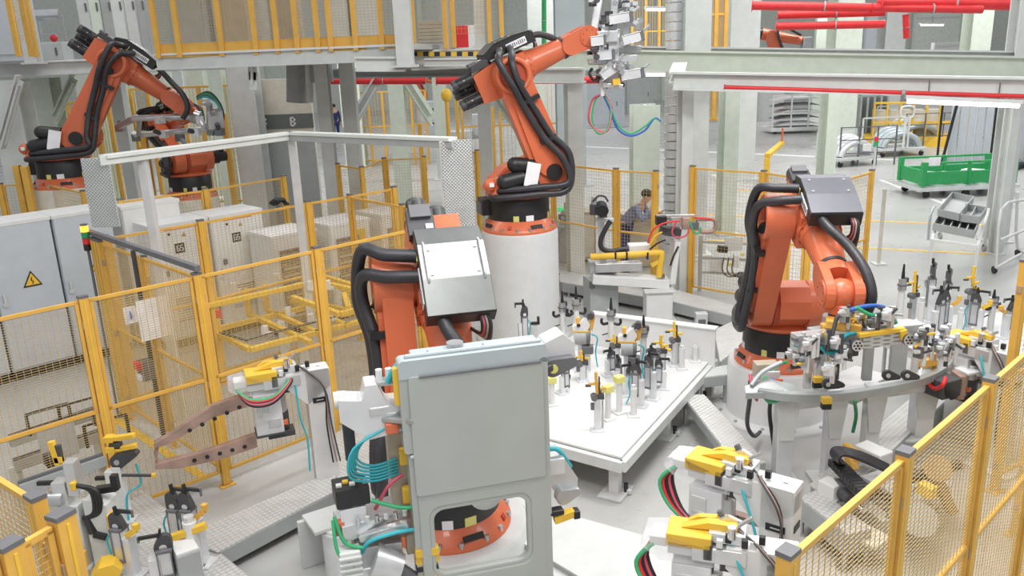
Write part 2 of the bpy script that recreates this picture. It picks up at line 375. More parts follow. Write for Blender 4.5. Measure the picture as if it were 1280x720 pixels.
    b.box((0.12, -0.223, 0.07), (0.26, 0.006, 0.08), 'paper'); b.box((-0.09, -0.223, 0.07), (0.05, 0.006, 0.07), 'lemon')
    for i in range(9): b.box((0.02+i*0.026, -0.2265, 0.07), (0.014, 0.003, 0.05 if i % 4 else 0.03), 'dgray')
    b.build('label_plate', bx)
    b = MB(X3 @ M.Translation((0.12, 0.06, 0.225)))
    b.prism([(-0.29, -0.02), (-0.29, 0.06), (-0.50, 0.05), (-0.52, -0.03)], -0.24, -0.06, 'charcoal'); b.box((-0.47, -0.15, 0.06), (0.10, 0.14, 0.04), 'dgray'); b.box((-0.35, -0.1, 0.065), (0.04, 0.05, 0.006), 'paper')
    b.build('box_bracket', bx, 0.008)
    # hoses
    if hoses:
        IX3 = X3; I0 = T0
        for k, oy in enumerate((0.0, 0.085)):
            pts = [I0 @ V((-0.36, -0.05-oy, 0.46+oy*0.5)), I0 @ V((-0.38+oy, -0.36, 0.47+oy)), I0 @ V((0.10, -0.50, 0.50+oy)), I0 @ V((0.42+0.1*math.cos(a2-1.2), -0.52-oy*0.3, 0.54+oy)),
                   X2 @ V((0.12, -0.50-oy*0.4, -0.24+oy*1.2)), X2 @ V((0.45, -0.46-oy*0.3, -0.13+oy*1.2)), X2 @ V((0.85, -0.46-oy*0.3, -0.06+oy*1.2)), X2 @ V((1.14, -0.52-oy*0.3, 0.0+oy)),
                   X3 @ V((0.02-oy*1.6, -0.50, 0.14+oy)), X3 @ V((0.10-oy*1.6, -0.36, 0.24+oy*0.6)), X3 @ V((0.14-oy*1.6, -0.16, 0.28+oy*0.3))]
            MB().tube(pts, 0.043, 'hose', 10, 6).build('hose', root)
        b = MB()
        if hy is None: b.tube([X3 @ V((0.46, 0.0, 0.29)), X3 @ V((0.58, 0.0, 0.27)), X3 @ V((0.68, 0.0, 0.20)), X3 @ V((0.76, 0.0, 0.13))], 0.04, 'hose', 10, 6)
        else: b.tube([X3 @ V((0.46, -0.06, 0.29)), X3 @ V((0.60, -0.06+hy*0.4, 0.28)), X3 @ V((0.78, hy*0.9, 0.23)), X3 @ V((L-0.08, hy*1.6, 0.17)), X3 @ V((L+0.08, hy*1.9, 0.04)), X3 @ V((L+0.10, hy*1.8, -0.14))], 0.043, 'hose', 10, 6)
        b.build('hose', root)
        b = MB()
        for k, m in enumerate(('black', 'pink_wire', 'charcoal', 'tan', 'black', 'hose')):
            o = 0.022*(k-2)
            b.tube([X3 @ V((0.47, 0.20+o*0.4, 0.30)), X3 @ V((0.53, 0.21+o*0.5, 0.27)), X3 @ V((0.55+o*0.4, 0.21+o*0.5, 0.16)), X3 @ V((0.47+o, 0.19+o, 0.04))], 0.012, m, 6)
        b.build('cable_bundle', root)
        for x in (0.40, 0.92): b = MB(X2); b.box((x, -0.45, -0.08), (0.05, 0.10, 0.20), 'black'); b.cyl((x, -0.40, -0.08), (x, -0.46, -0.08), 0.02, 'alu', n=8); b.build('hose_clamp', root)
    root['_'] = 0; del root['_']
    return root, X5, X3
rA, A5, A3x = robot('welding_robot', 'orange robot on a cream pedestal at the far left with its forearm reaching right', (-7.24, 13.57, 0), R(13), R(58.5), R(-38.5), 1.9, 1.05, 'cream', boxkind='black', tool=dict(a5=R(-20)), hy=-0.14)
rB, B5, B3x = robot('welding_robot', 'small far orange robot on a pale pedestal under the long grey rail at the left', (-6.0, 15.6, 0), R(-50), R(150), R(10), 1.33, 0.98, 'cream', boxkind='black', tag_plate=False, tool=dict(a5=0))
rC, C5, C3x = robot('welding_robot', 'orange robot on the tall white pedestal at centre with its forearm raised to the right', (0.13, 10.72, 0), R(14), R(112), R(21.5), 1.49, 1.03, 'pedgray', boxkind='black', tool=dict(a5=R(-10)), hy=None)
pD = P(973, 449, 0.58)
rD, D5, D3x = robot('welding_robot', 'orange robot at the right with a large grey box lid on its elbow', (pD.x, pD.y, 0), R(-96), R(58), R(-24), 0.58, 0.93, 'white', boxkind='lidgray', tag_plate=False, tool=dict(a5=R(-70)), pr=0.55, ml=0.5)
rE, E5, E3x = robot('welding_robot', 'orange robot in front holding a large grey door panel', (-0.56, 5.75, 0), R(-77), R(97), R(-46), 0.20, 1.02, 'lgray', boxkind='boxtop', tag_plate=False, tool=dict(a5=R(-38)), pr=0.62, L3=1.05, ml=0.5)
def inv(r): return (M.Translation(r.location) @ M.Rotation(r.rotation_euler.z, 4, 'Z') @ M.Diagonal((r.scale.x,)*3+(1,))).inverted()
def fwd(r): return inv(r).inverted()
# ---------------------------------------------------------------- the door panel
pa = at(497, 456, 3.86); pb = at(684, 431, 4.05); pb.z = pa.z
px = (pb-pa).normalized(); pw = (pb-pa).length; prz = math.atan2(px.y, px.x)
door = thing('door_panel', 'large grey sheet-metal door panel with a window opening, held upright in front', 'car door panel', (pa.x, pa.y, 0), prz)
ZT = pa.z; zw1 = at(595, 628, 3.95).z; zw0 = at(600, 714, 3.95).z; ZB = zw0-0.16
zc = at(640, 606, 3.95).z
def rr(x0, x1, z0, z1, r, n=6):
    o = []
    for cx, cz, a0 in ((x1-r, z1-r, 0), (x0+r, z1-r, 90), (x0+r, z0+r, 180), (x1-r, z0+r, 270)):
        for i in range(n+1):
            t = R(a0+90*i/n); o.append((cx+r*math.cos(t), cz+r*math.sin(t)))
    return o
def ringplate(mb, outer, inner, y0, y1, m):
    n = len(outer); vs = [(x, y0, z) for x, z in outer]+[(x, y0, z) for x, z in inner]+[(x, y1, z) for x, z in outer]+[(x, y1, z) for x, z in inner]
    fs = []
    for i in range(n):
        j = (i+1) % n
        fs += [(i, j, n+j, n+i), (2*n+i, 3*n+i, 3*n+j, 2*n+j), (i, 2*n+i, 2*n+j, j), (n+i, n+j, 3*n+j, 3*n+i)]
    return mb.add(vs, fs, m, False)
b = MB()
b.prism([(0.03, ZB), (pw-0.02, ZB), (pw-0.02, ZT-0.09), (0.03, ZT-0.09)], 0.03, 0.034, 'sheet') if False else None
# outer skin: upper face, sill crease and the framed window
b.prism(rr(0.045, pw-0.03, zc, ZT-0.075, 0.02, 4), -0.012, 0.02, 'sheet')
door_face = b.build('face_panel', door, 0.012)
b = MB(); ringplate(b, rr(0.05, pw-0.03, ZB, zc+0.012, 0.03), rr(0.105, pw-0.115, zw0, zw1+0.01, 0.075), -0.002, 0.03, 'sheet')
b.build('window_frame', door, 0.012)
b = MB(); ringplate(b, rr(0.098, pw-0.108, zw0-0.007, zw1+0.017, 0.08), rr(0.128, pw-0.138, zw0+0.025, zw1-0.015, 0.06), 0.004, 0.05, 'sheet'); b.build('window_flange', door, 0.010)
b = MB()      # top sill: stepped channel
b.prism([(0.0, ZT-0.085), (0.0, ZT), (0.02, ZT+0.012), (pw-0.01, ZT+0.012), (pw, ZT-0.085)], 0.0, 0.10, 'sheet_blue')
b.box((pw/2+0.03, 0.145, ZT-0.02), (pw-0.10, 0.10, 0.05), 'sheet_blue'); b.box((pw/2+0.01, 0.05, ZT+0.02), (pw-0.06, 0.03, 0.02), 'sheet_blue')
b.build('top_sill', door, 0.012)
b = MB(); b.box((pw/2+0.03, -0.008, ZT-0.078), (pw-0.14, 0.02, 0.008), 'dgray'); b.build('seal_groove', door)
b = MB()      # left edge return and recess
b.prism(rr(0.0, 0.075, ZT-0.5, ZT-0.05, 0.02, 3), 0.005, 0.16, 'sheet'); b.prism(rr(0.02, 0.085, ZB, ZT-0.52, 0.02, 3), 0.012, 0.15, 'sheet'); b.box((0.055, 0.0, ZT-0.515), (0.06, 0.02, 0.02), 'sheet_blue')
b.build('edge_flange', door, 0.012)
b = MB(); b.prism(rr(pw-0.045, pw, ZB, ZT-0.06, 0.015, 3), 0.0, 0.06, 'sheet'); b.build('edge_flange', door, 0.010)
b = MB()
for x in (0.16, 0.45): b.cyl((x, 0.05, ZT+0.01), (x, 0.05, ZT+0.045), 0.006, 'silver', n=8)
b.cyl((0.32, 0.15, ZT), (0.32, 0.15, ZT+0.03), 0.045, 'steel', n=16)
b.build('locating_pin', door)
# ---------------------------------------------------------------- gripper of the front robot
DT = M.Translation((pa.x, pa.y, 0)) @ M.Rotation(prz, 4, 'Z')      # door frame
IE = inv(rE)
fl = fwd(rE) @ E5 @ V((0.20, 0, 0))
L5 = (DT.inverted() @ fl)
b = MB(IE @ DT)
b.cyl(L5, (L5.x, 0.30, L5.z), 0.10, 'alu', n=24)
b.box((L5.x, 0.29, 1.62), (0.10, 0.08, 0.75), 'silver'); b.box((0.42, 0.29, 1.80), (0.80, 0.08, 0.10), 'silver'); b.box((0.40, 0.29, zw1+0.10), (0.86, 0.08, 0.10), 'silver')
b.box((-0.0, 0.30, 1.62), (0.13, 0.18, 0.62), 'tan')
gp = b.build('gripper', rE, 0.008)
def part_at(T, par, name, fn, bevel=0.0):
    m = MB(T); fn(m); return m.build(name, par, bevel)
WT = IE @ DT @ M.Translation((0.035, 0, 0.30))
def f(m):   # upper left clamp: pale cast body with jaws
    m.prism([(-0.34, 1.62), (-0.20, 1.50), (-0.06, 1.52), (-0.02, 1.62), (-0.10, 1.70), (-0.14, 1.80), (-0.20, 1.80), (-0.22, 1.72), (-0.34, 1.74)], 0.10, 0.24, 'silver')
    m.box((-0.09, 0.14, 1.655), (0.20, 0.10, 0.045), 'alu'); m.bar((-0.12, 0.12, 1.60), (0.03, 0.0, 1.62), 0.05, 0.03, 'steel'); m.cyl((-0.36, 0.16, 1.72), (-0.30, 0.16, 1.72), 0.045, 'white', n=14)
    for i in range(3): m.cyl((-0.12+i*0.05, 0.16, 1.80), (-0.12+i*0.05, 0.16, 1.86), 0.018, 'white', n=10)
    m.box((-0.06, 0.16, 1.79), (0.16, 0.07, 0.03), 'steel'); m.box((-0.30, 0.22, 1.50), (0.06, 0.06, 0.30), 'charcoal'); m.box((-0.30, 0.22, 1.30), (0.045, 0.045, 0.20), 'dgray')
    m.box((-0.08, 0.1, 1.56), (0.07, 0.08, 0.06), 'orange')
    m.box((-0.02, 0.02, 1.565), (0.07, 0.03, 0.02), 'dgray')
part_at(WT, gp, 'clamp', f, 0.008)
def f(m): m.prism(rr(0.0, 0.035, 1.87, 2.07, 0.012, 3), -0.02, 0.02, 'yellow_b')
part_at(WT @ M.Translation((-0.06, 0.05, -0.17)), gp, 'yellow_pad', f)
for k in range(6):
    part_at(WT, gp, 'teal_hose', lambda m: m.tube([(-0.12, 0.16-k*0.012, 1.55), (-0.24-k*0.010, 0.14-k*0.012, 1.47), (-0.27-k*0.010, 0.14-k*0.01, 1.38-k*0.014), (-0.19, 0.16, 1.32-k*0.018), (-0.06, 0.20, 1.32-k*0.018)], 0.0065, 'teal', 6))
def f(m): m.tube([(-0.08, 0.12, 1.80), (-0.03, 0.10, 1.89), (0.06, 0.13, 1.90)], 0.016, 'teal', 8)
part_at(WT, gp, 'teal_hose', f)
for z in (1.35, 1.12): part_at(WT, gp, 'yellow_pad', lambda m: m.box((0.0, 0.16, z), (0.10, 0.05, 0.09), 'yellow_b'), 0.006)
def f(m):   # lower left tool cluster
    m.box((-0.24, 0.22, 0.98), (0.34, 0.20, 0.09), 'alu', 0.2); m.box((-0.20, 0.16, 0.80), (0.24, 0.18, 0.18), 'steel'); m.cyl((-0.24, 0.05, 0.82), (-0.10, 0.03, 0.76), 0.10, 'alu', 0.075, 18); m.box((-0.26, 0.16, 0.62), (0.28, 0.20, 0.30), 'alu')
    m.box((-0.16, 0.15, 0.40), (0.30, 0.26, 0.20), 'silver'); m.prism(hull2((-0.12, 0.74), 0.05, (-0.03, 0.69), 0.02), 0.0, 0.05, 'dgray'); m.box((-0.06, 0.2, 0.93), (0.18, 0.14, 0.10), 'copper'); m.box((-0.32, 0.18, 1.06), (0.14, 0.12, 0.10), 'silver')
    m.bar((-0.30, 0.1, 0.94), (-0.04, 0.06, 1.00), 0.05, 0.04, 'alu'); m.box((-0.02, 0.12, 0.85), (0.07, 0.06, 0.12), 'tan'); m.cyl((-0.33, 0.2, 0.55), (-0.33, 0.2, 0.90), 0.03, 'chrome', n=12)
    for i in range(6): m.cyl((-0.30+i*0.05, 0.10, 1.02+0.01*(i % 2)), (-0.30+i*0.05, 0.10, 1.06), 0.014, 'white' if i % 2 else 'chrome', n=8)
part_at(WT, gp, 'tool_cluster', f, 0.008)
def f(m): m.box((-0.32, 0.20, 1.17), (0.18, 0.16, 0.11), 'black', 0.1)
bb = part_at(WT, gp, 'connector_box', f, 0.008)
def f(m):
    for i in range(5): m.box((-0.38+0.035*i, 0.17+0.03*(i % 2), 1.230), (0.03, 0.03, 0.012), 'yellow_b' if i % 2 else 'white')
part_at(WT, gp, 'connector', f)
def f(m): m.box((-0.36, 0.08, 0.80), (0.11, 0.09, 0.20), 'white'); [m.box((-0.36, 0.03, 0.73+0.035*i), (0.12, 0.02, 0.018), 'lgray') for i in range(5)]; m.box((-0.40, 0.14, 1.0), (0.06, 0.05, 0.08), 'orange')
part_at(WT, gp, 'valve_block', f, 0.006)
for z, y in ((0.84, 0.0), (0.79, 0.01), (0.66, -0.02)):
    part_at(WT, gp, 'yellow_pad', lambda m: m.prism(rr(-0.02, 0.11, z-0.022, z+0.022, 0.01, 3), y, y+0.05, 'yellow_b'), 0.004)
part_at(WT, gp, 'black_pad', lambda m: (m.box((0.04, 0.03, 0.74), (0.12, 0.05, 0.03), 'black'), m.box((-0.03, 0.0, 0.64), (0.05, 0.06, 0.09), 'charcoal')), 0.004)
for k, (m_, pts) in enumerate((('teal', [(-0.30, 0.10, 0.82), (-0.26, 0.04, 0.94), (-0.10, 0.02, 0.985), (0.06, 0.05, 0.96)]), ('green_wire', [(-0.22, 0.12, 1.14), (-0.06, 0.06, 1.10), (0.08, 0.05, 1.10)]), ('green_wire', [(-0.42, 0.12, 1.08), (-0.38, 0.08, 0.94), (-0.28, 0.06, 0.90)]), ('green_wire', [(-0.43, 0.12, 1.06), (-0.42, 0.06, 0.90), (-0.34, 0.04, 0.82)]), ('black', [(-0.05, -0.0, 0.66), (0.02, -0.03, 0.56), (0.02, 0.0, 0.42), (-0.03, 0.05, 0.30)]), ('green_wire', [(-0.06, -0.02, 0.64), (0.0, -0.05, 0.56), (0.0, -0.03, 0.42), (-0.05, 0.03, 0.30)]), ('pink_wire', [(-0.20, 0.18, 1.05), (-0.12, 0.14, 1.20), (-0.04, 0.16, 1.24)]))):
    part_at(WT, gp, 'cable', lambda m: m.tube(pts, 0.011 if m_ != 'black' else 0.022, m_, 6))
WT = IE @ DT @ M.Translation((0, 0, 0.13))
def f(m):   # upper right clamp
    m.prism([(pw-0.02, 1.98), (pw+0.04, 2.06), (pw+0.14, 2.10), (pw+0.20, 2.04), (pw+0.21, 1.95), (pw+0.05, 1.94)], 0.16, 0.30, 'silver'); m.prism(hull2((pw+0.06, 1.93), 0.05, (pw+0.17, 1.95), 0.03), 0.10, 0.16, 'dgray'); m.bar((pw-0.06, 0.06, 1.93), (pw+0.05, 0.12, 1.94), 0.06, 0.04, 'charcoal'); m.cyl((pw+0.06, 0.09, 1.93), (pw+0.06, 0.18, 1.93), 0.025, 'lemon', n=14)
part_at(WT, gp, 'clamp', f, 0.008)
WT = IE @ DT @ M.Translation((0, 0, 0.24))
def f(m):   # lower right clamp
    m.prism([(pw+0.0, 1.22), (pw+0.02, 1.30), (pw+0.10, 1.30), (pw+0.19, 1.14), (pw+0.18, 1.04), (pw+0.06, 1.06)], 0.10, 0.24, 'alu'); m.prism(hull2((pw+0.09, 1.06), 0.045, (pw+0.17, 1.08), 0.02), 0.05, 0.10, 'steel'); m.box((pw+0.06, 0.09, 1.24), (0.10, 0.02, 0.10), 'silver')
    m.box((pw+0.03, 0.03, 1.00), (0.09, 0.06, 0.03), 'black'); m.box((pw+0.15, 0.03, 0.965), (0.04, 0.06, 0.05), 'black')
part_at(WT, gp, 'clamp', f, 0.008)
part_at(WT, gp, 'yellow_pad', lambda m: m.bar((pw+0.02, 0.03, 0.95), (pw+0.14, 0.03, 0.975), 0.05, 0.045, 'yellow_b'), 0.004)
part_at(WT, gp, 'teal_hose', lambda m: m.tube([(pw-0.02, 0.12, 1.33), (pw+0.07, 0.10, 1.34), (pw+0.16, 0.14, 1.20)], 0.014, 'teal', 6))
# ---------------------------------------------------------------- gripper of the centre robot: a tangle of clamps seen against the beam
IC = inv(rC); flC = fwd(rC) @ C5 @ V((0.20, 0, 0))
Yc = flC.y
def Q(x, y, dy=0.0): return at(x, y, Yc+dy)
b = MB(IC)
b.cyl(flC, Q(772, 48), 0.11, 'silver', n=20); b.bar(Q(738, 47, -0.1), Q(772, 45, -0.1), 0.16, 0.14, 'alu')
b.bar(Q(758, -60), Q(741, 45, -0.05), 0.09, 0.09, 'silver'); b.bar(Q(772, -60), Q(764, 60), 0.10, 0.12, 'steel'); b.bar(Q(792, -50, 0.1), Q(776, 80, 0.1), 0.08, 0.12, 'alu'); b.bar(Q(766, 50, 0), Q(766, 105, 0), 0.14, 0.2, 'silver'); b.bar(Q(735, 78), Q(796, 72), 0.14, 0.08, 'alu'); b.bar(Q(740, 60, 0.1), Q(800, 62, 0.1), 0.2, 0.10, 'steel'); b.bar(Q(752, 106, -0.1), Q(778, 108, -0.1), 0.16, 0.06, 'alu')
gc = b.build('gripper', rC, 0.01)
for (x0, y0, x1, y1, dy) in ((761, 25, 786, 21, -0.2), (778, 51, 800, 45, -0.25), (738, 52, 754, 50, -0.25), (776, 95, 800, 91, -0.15), (742, 70, 764, 68, -0.2), (752, 96, 770, 84, -0.25)):
    def f(m):
        p, q = Q(x0, y0, dy), Q(x1, y1, dy); d = (q-p); m.bar(p, q, 0.10, 0.10, 'silver'); m.bar(q, q+d*0.2, 0.085, 0.13, 'dgray'); m.bar(q+d*0.2+V((0, 0, 0.05)), q+d*0.5+V((0, 0, 0.10)), 0.03, 0.03, 'steel')
        for s in (-1, 1):
            for t in (-1, 1): m.cyl(p+V((0, s*0.055, t*0.055)), q+V((0, s*0.055, t*0.055)), 0.008, 'steel', n=6)
    part_at(IC, gc, 'actuator', f, 0.006)
rq = random.Random(3)
for i in range(38):
    x, y = rq.uniform(738, 802), rq.uniform(-5, 108); dy = rq.uniform(-0.3, 0.2)
    if y > 85: x = rq.uniform(748, 785)
    a = rq.uniform(0, 6.28); ln = rq.uniform(6, 13)
    def f(m):
        p, q = Q(x, y, dy), Q(x+ln*math.cos(a), y+ln*math.sin(a), dy+rq.uniform(-0.1, 0.1)); m.bar(p, q, rq.uniform(0.03, 0.07), rq.uniform(0.02, 0.06), ('alu', 'steel', 'dgray', 'silver')[i % 4]); m.cyl(q-V((0, 0.05, 0)), q+V((0, 0.05, 0)), 0.035, ('steel', 'charcoal', 'chrome')[i % 3], n=12); m.box(p, (0.07, 0.08, 0.05), ('silver', 'charcoal', 'alu')[i % 3], a)
    part_at(IC, gc, 'clamp_link', f, 0.004)
part_at(IC, gc, 'yellow_pad', lambda m: m.bar(Q(766, 103, -0.25), Q(775, 101, -0.25), 0.05, 0.08, 'yellow_b'))
part_at(IC, gc, 'hose_stem', lambda m: m.cyl(Q(752, 100, -0.1), Q(753, 120, -0.1), 0.03, 'white', n=10))
for k, (m_, o) in enumerate((('green_wire', 0), ('tan', 2), ('pink_wire', 4), ('green_wire', -2), ('blue', 3))):
    part_at(IC, gc, 'cable', lambda m: m.tube([Q(752, 118, -0.1), Q(744-o*0.8, 125), Q(740-o, 150), Q(748, 167-o), Q(760, 160+o*0.5), Q(763+o*0.4, 135), Q(755, 118)] if k < 3 else [Q(754, 118), Q(763, 135+o), Q(772, 158+o), Q(788, 168+o*0.6), Q(806, 160+o), Q(818, 148), Q(826, 152)], 0.014, m_, 6))
part_at(IC, gc, 'cable', lambda m: m.tube([Q(740, 86, -0.2), Q(737, 92, -0.25), Q(742, 100, -0.25), Q(750, 97, -0.2)], 0.02, 'black', 6))
# far left robot: tube gripper
IA = inv(rA); Ya = (fwd(rA) @ A5 @ V((0.2, 0, 0))).y
QA = lambda x, y, dy=0.0: at(x, y, Ya+dy)
b = MB(IA); b.cyl(fwd(rA) @ A5 @ V((0.18, 0, 0)), QA(250, 148), 0.11, 'steel', n=16); b.cyl(QA(165, 148, -0.1), QA(240, 146, -0.1), 0.05, 'alu', n=12); b.cyl(QA(166, 169, 0.3), QA(278, 160, 0.3), 0.05, 'alu', n=12); b.cyl(QA(262, 130), QA(262, 168, 0.2), 0.05, 'steel', n=12); b.bar(QA(148, 158), QA(172, 146), 0.12, 0.10, 'steel'); b.cyl(QA(175, 148), QA(172, 172, 0.3), 0.04, 'steel', n=10); b.box(QA(270, 150), (0.25, 0.25, 0.3), 'steel', 0.3)
ga = b.build('gripper', rA, 0.01)
for i, (x, y) in enumerate(((150, 160), (170, 172), (200, 150), (205, 168), (222, 145), (225, 172), (245, 165), (258, 128), (270, 140), (275, 165), (250, 150), (262, 158))):
    def f(m):
        p = QA(x, y, rq.uniform(-0.3, 0.3)); m.box(p, (0.13, 0.12, 0.12), ('steel', 'dgray', 'silver', 'alu')[i % 4], i*0.5); m.cyl(p, p+V((rq.uniform(-0.15, 0.15), -0.1, rq.uniform(-0.15, 0.15))), 0.04, ('charcoal', 'silver', 'steel')[i % 3], n=10)
    part_at(IA, ga, 'clamp', f, 0.006)
for k in range(4):
    part_at(IA, ga, 'cable', lambda m: m.tube([QA(246, 124-k, 0.1), QA(258+k, 121-k*2, 0.1), QA(272+k, 130, 0.1), QA(276+k, 150), QA(266, 166+k)], 0.02, ('teal', 'dgray', 'green_wire', 'charcoal')[k], 6))
# right robot: gripper with perforated beam
ID = inv(rD); flD = fwd(rD) @ D5 @ V((0.20, 0, 0)); Yd = flD.y
QD = lambda x, y, dy=0.0: at(x, y, Yd+dy)
b = MB(ID); b.cyl(flD, flD+V((0, 0, -0.10)), 0.12, 'steel', n=20); b.box(flD+V((0, 0, -0.15)), (0.38, 0.26, 0.08), 'mgray', 0.2); b.box(flD+V((0.02, 0, -0.24)), (0.22, 0.2, 0.14), 'charcoal', 0.2)
c0 = flD+V((0, 0, -0.32))
b.bar(QD(992, 428, -0.25), QD(1150, 412, -0.1), 0.12, 0.13, 'alu'); b.cyl(c0+V((0, 0, 0.2)), QD(1080, 420, -0.15), 0.09, 'steel', n=16)
gd = b.build('gripper', rD, 0.008)
part_at(ID, gd, 'perforated_beam', lambda m: (m.bar(QD(1078, 428, -0.33), QD(1128, 420, -0.30), 0.02, 0.11, 'perf'), m.bar(QD(1073, 419, -0.33), QD(1130, 411, -0.30), 0.05, 0.03, 'yellow_b'), m.bar(QD(1128, 412, -0.32), QD(1130, 424, -0.32), 0.05, 0.05, 'yellow_b', (1, 0, 0))), 0.003)
for x, y in ((1072, 432), (1137, 425)):
    def f(m):
        p = QD(x, y, -0.36); m.cyl(p, p+V((0, 0.05, 0)), 0.046, 'charcoal', n=20); m.cyl(p+V((0, -0.006, 0)), p, 0.043, 'alu', n=20)
        for i in range(6): t = i*math.pi/3; m.cyl(p+V((0.026*math.cos(t), -0.009, 0.026*math.sin(t))), p+V((0.026*math.cos(t), -0.004, 0.026*math.sin(t))), 0.008, 'black', n=8)
        m.cyl(p+V((0, -0.009, 0)), p, 0.010, 'black', n=8)
    part_at(ID, gd, 'guide_wheel', f)
part_at(ID, gd, 'yellow_bracket', lambda m: (m.bar(QD(1032, 402, -0.12), QD(1076, 409, -0.2), 0.14, 0.06, 'yellow'), m.bar(QD(1035, 404, -0.12), QD(1035, 420, -0.12), 0.06, 0.10, 'yellow', (1, 0, 0))), 0.006)
gpts = [(998, 424), (1012, 430), (1030, 422), (1000, 445), (1026, 448), (1046, 428), (1056, 395), (1070, 398), (1092, 402), (1108, 405), (1150, 425), (1160, 415), (1172, 432), (1150, 440)]
gpts += [(rq.uniform(988, 1062), rq.uniform(420, 466)) for _ in range(16)] + [(rq.uniform(1142, 1192), rq.uniform(408, 448)) for _ in range(12)] + [(rq.uniform(1050, 1120), rq.uniform(388, 404)) for _ in range(8)]
for i, (x, y) in enumerate(gpts):
    def f(m):
        p = QD(x, y, rq.uniform(-0.4, -0.1)); k = rq.uniform(0.5, 0.9) if i > 13 else 0.85; m.box(p, (0.08*k, 0.08*k, 0.10*k), ('silver', 'alu', 'steel', 'dgray', 'mgray')[i % 5], i*0.4); m.cyl(p+V((0.03, -0.02, -0.12))*k, p+V((0.03, -0.02, 0.08))*k, 0.020*k, ('chrome', 'silver', 'charcoal')[i % 3], n=10); m.box(p+V((-0.05, -0.04, 0.02))*k, (0.05*k, 0.04*k, 0.03*k), ('dgray', 'silver')[i % 2]); m.bar(p+V((0, -0.03, 0))*k, p+V((0.07*math.cos(i), -0.05, 0.07*math.sin(i))), 0.014, 0.016, ('steel', 'charcoal', 'yellow_b', 'silver')[i % 4])
    part_at(ID, gd, 'actuator', f, 0.003)
for m_, pts in (('blue', [(1062, 388), (1075, 384), (1092, 382), (1105, 384)]), ('teal', [(995, 434), (997, 424), (1006, 420), (1014, 428)]), ('teal', [(1050, 436), (1052, 424), (1060, 418), (1072, 416)]), ('teal', [(1025, 432), (1032, 440), (1044, 440), (1050, 430)]), ('charcoal', [(1040, 420), (1043, 408), (1047, 396), (1056, 390)]), ('green_wire', [(1070, 384), (1090, 394), (1110, 392), (1120, 404)]), ('red', [(1050, 384), (1056, 390), (1060, 386)]), ('charcoal', [(1098, 384), (1110, 390), (1117, 404)])):
    part_at(ID, gd, 'cable', lambda m: m.tube([QD(x, y, -0.3+0.02*i) for i, (x, y) in enumerate(pts)], 0.016, m_, 6))
# ------------------------------------------------------------------ fixture clamps
def hz(b, ytop):
    q = at(0, 0, 1); lo, hi = 0.0, 4.0                     # height above floor that reaches image row ytop on the vertical through b
    for _ in range(40):
        m_ = (lo+hi)/2; p = V((b.x, b.y, m_))-EYE; y = 360-FPX*p.dot(UP)/p.dot(FW)
        if y > ytop: lo = m_
        else: hi = m_
    return lo
def sub(root, name, fn, bevel=0.003):
    m = MB(); fn(m); return m.build(name, root, bevel)
def toggle(label, loc, h, rz=0.0, group=None, wt='silver', arm='black', pad=None, w=1.0, flip=1):
    r = thing('toggle_clamp', label, 'clamp', loc, rz, group); k = w
    sub(r, 'riser', lambda m: (m.box((0, 0, 0.008), (0.13*k, 0.11*k, 0.016), 'silver'), m.box((0, 0, h*0.29), (0.055*k, 0.06*k, h*0.58), wt), m.cyl((0.05*k, 0.04*k, 0.016), (0.05*k, 0.04*k, 0.03), 0.012, 'steel', n=6)))
    def cyl(m):
        m.box((0.045*k, 0, h*0.48), (0.055*k, 0.06*k, h*0.44), 'alu')
        for sy in (-1, 1):
            for sx in (-1, 1): m.cyl((0.045*k+sx*0.03*k, sy*0.033*k, h*0.24), (0.045*k+sx*0.03*k, sy*0.033*k, h*0.70), 0.005, 'dgray', n=6)
        m.box((0.045*k, 0, h*0.25), (0.07*k, 0.075*k, 0.02), 'dgray'); m.box((0.045*k, 0, h*0.70), (0.07*k, 0.075*k, 0.02), 'dgray')
    sub(r, 'cylinder', cyl)
    sub(r, 'clamp_head', lambda m: m.prism(hull2((0.045*k, h*0.74), 0.042*k, (0.055*k, h*0.86), 0.030*k, 8), -0.022, 0.022, 'charcoal'))
    sub(r, 'pivot', lambda m: m.cyl((0.045*k, -0.03, h*0.75), (0.045*k, 0.03, h*0.75), 0.018*k, 'chrome', n=12))
    sub(r, 'clamp_arm', lambda m: (m.bar((0.055*k, 0, h*0.84), (0.03*k, 0, h*0.97), 0.03, 0.035, arm), m.bar((0.03*k, 0, h*0.96), (-0.055*k*flip, 0, h*0.965), 0.022, 0.024, arm), m.bar((0.035*k, 0.012, h*0.94), (0.04*k, 0.012, h*1.0+0.02), 0.018, 0.026, arm), m.cyl((-0.055*k*flip, 0, h*0.89), (-0.055*k*flip, 0, h*0.99), 0.010, 'dgray', n=8)))
    if pad: sub(r, 'pad', lambda m: (m.bar((-0.01*k, 0.02, h*0.62), (-0.07*k*flip, 0.02, h*0.72), 0.03, 0.04, pad), m.box((-0.07*k*flip, 0.01, h*0.76), (0.04, 0.04, 0.05), pad)))
    sub(r, 'air_hose', lambda m: m.tube([(0.08*k, 0.02, h*0.66), (0.12*k, 0.02, h*0.5), (0.10*k, 0.03, h*0.26), (0.13*k, 0.05, 0.02)], 0.007, 'teal' if w >= 1 else 'black', 6), 0)
    return r
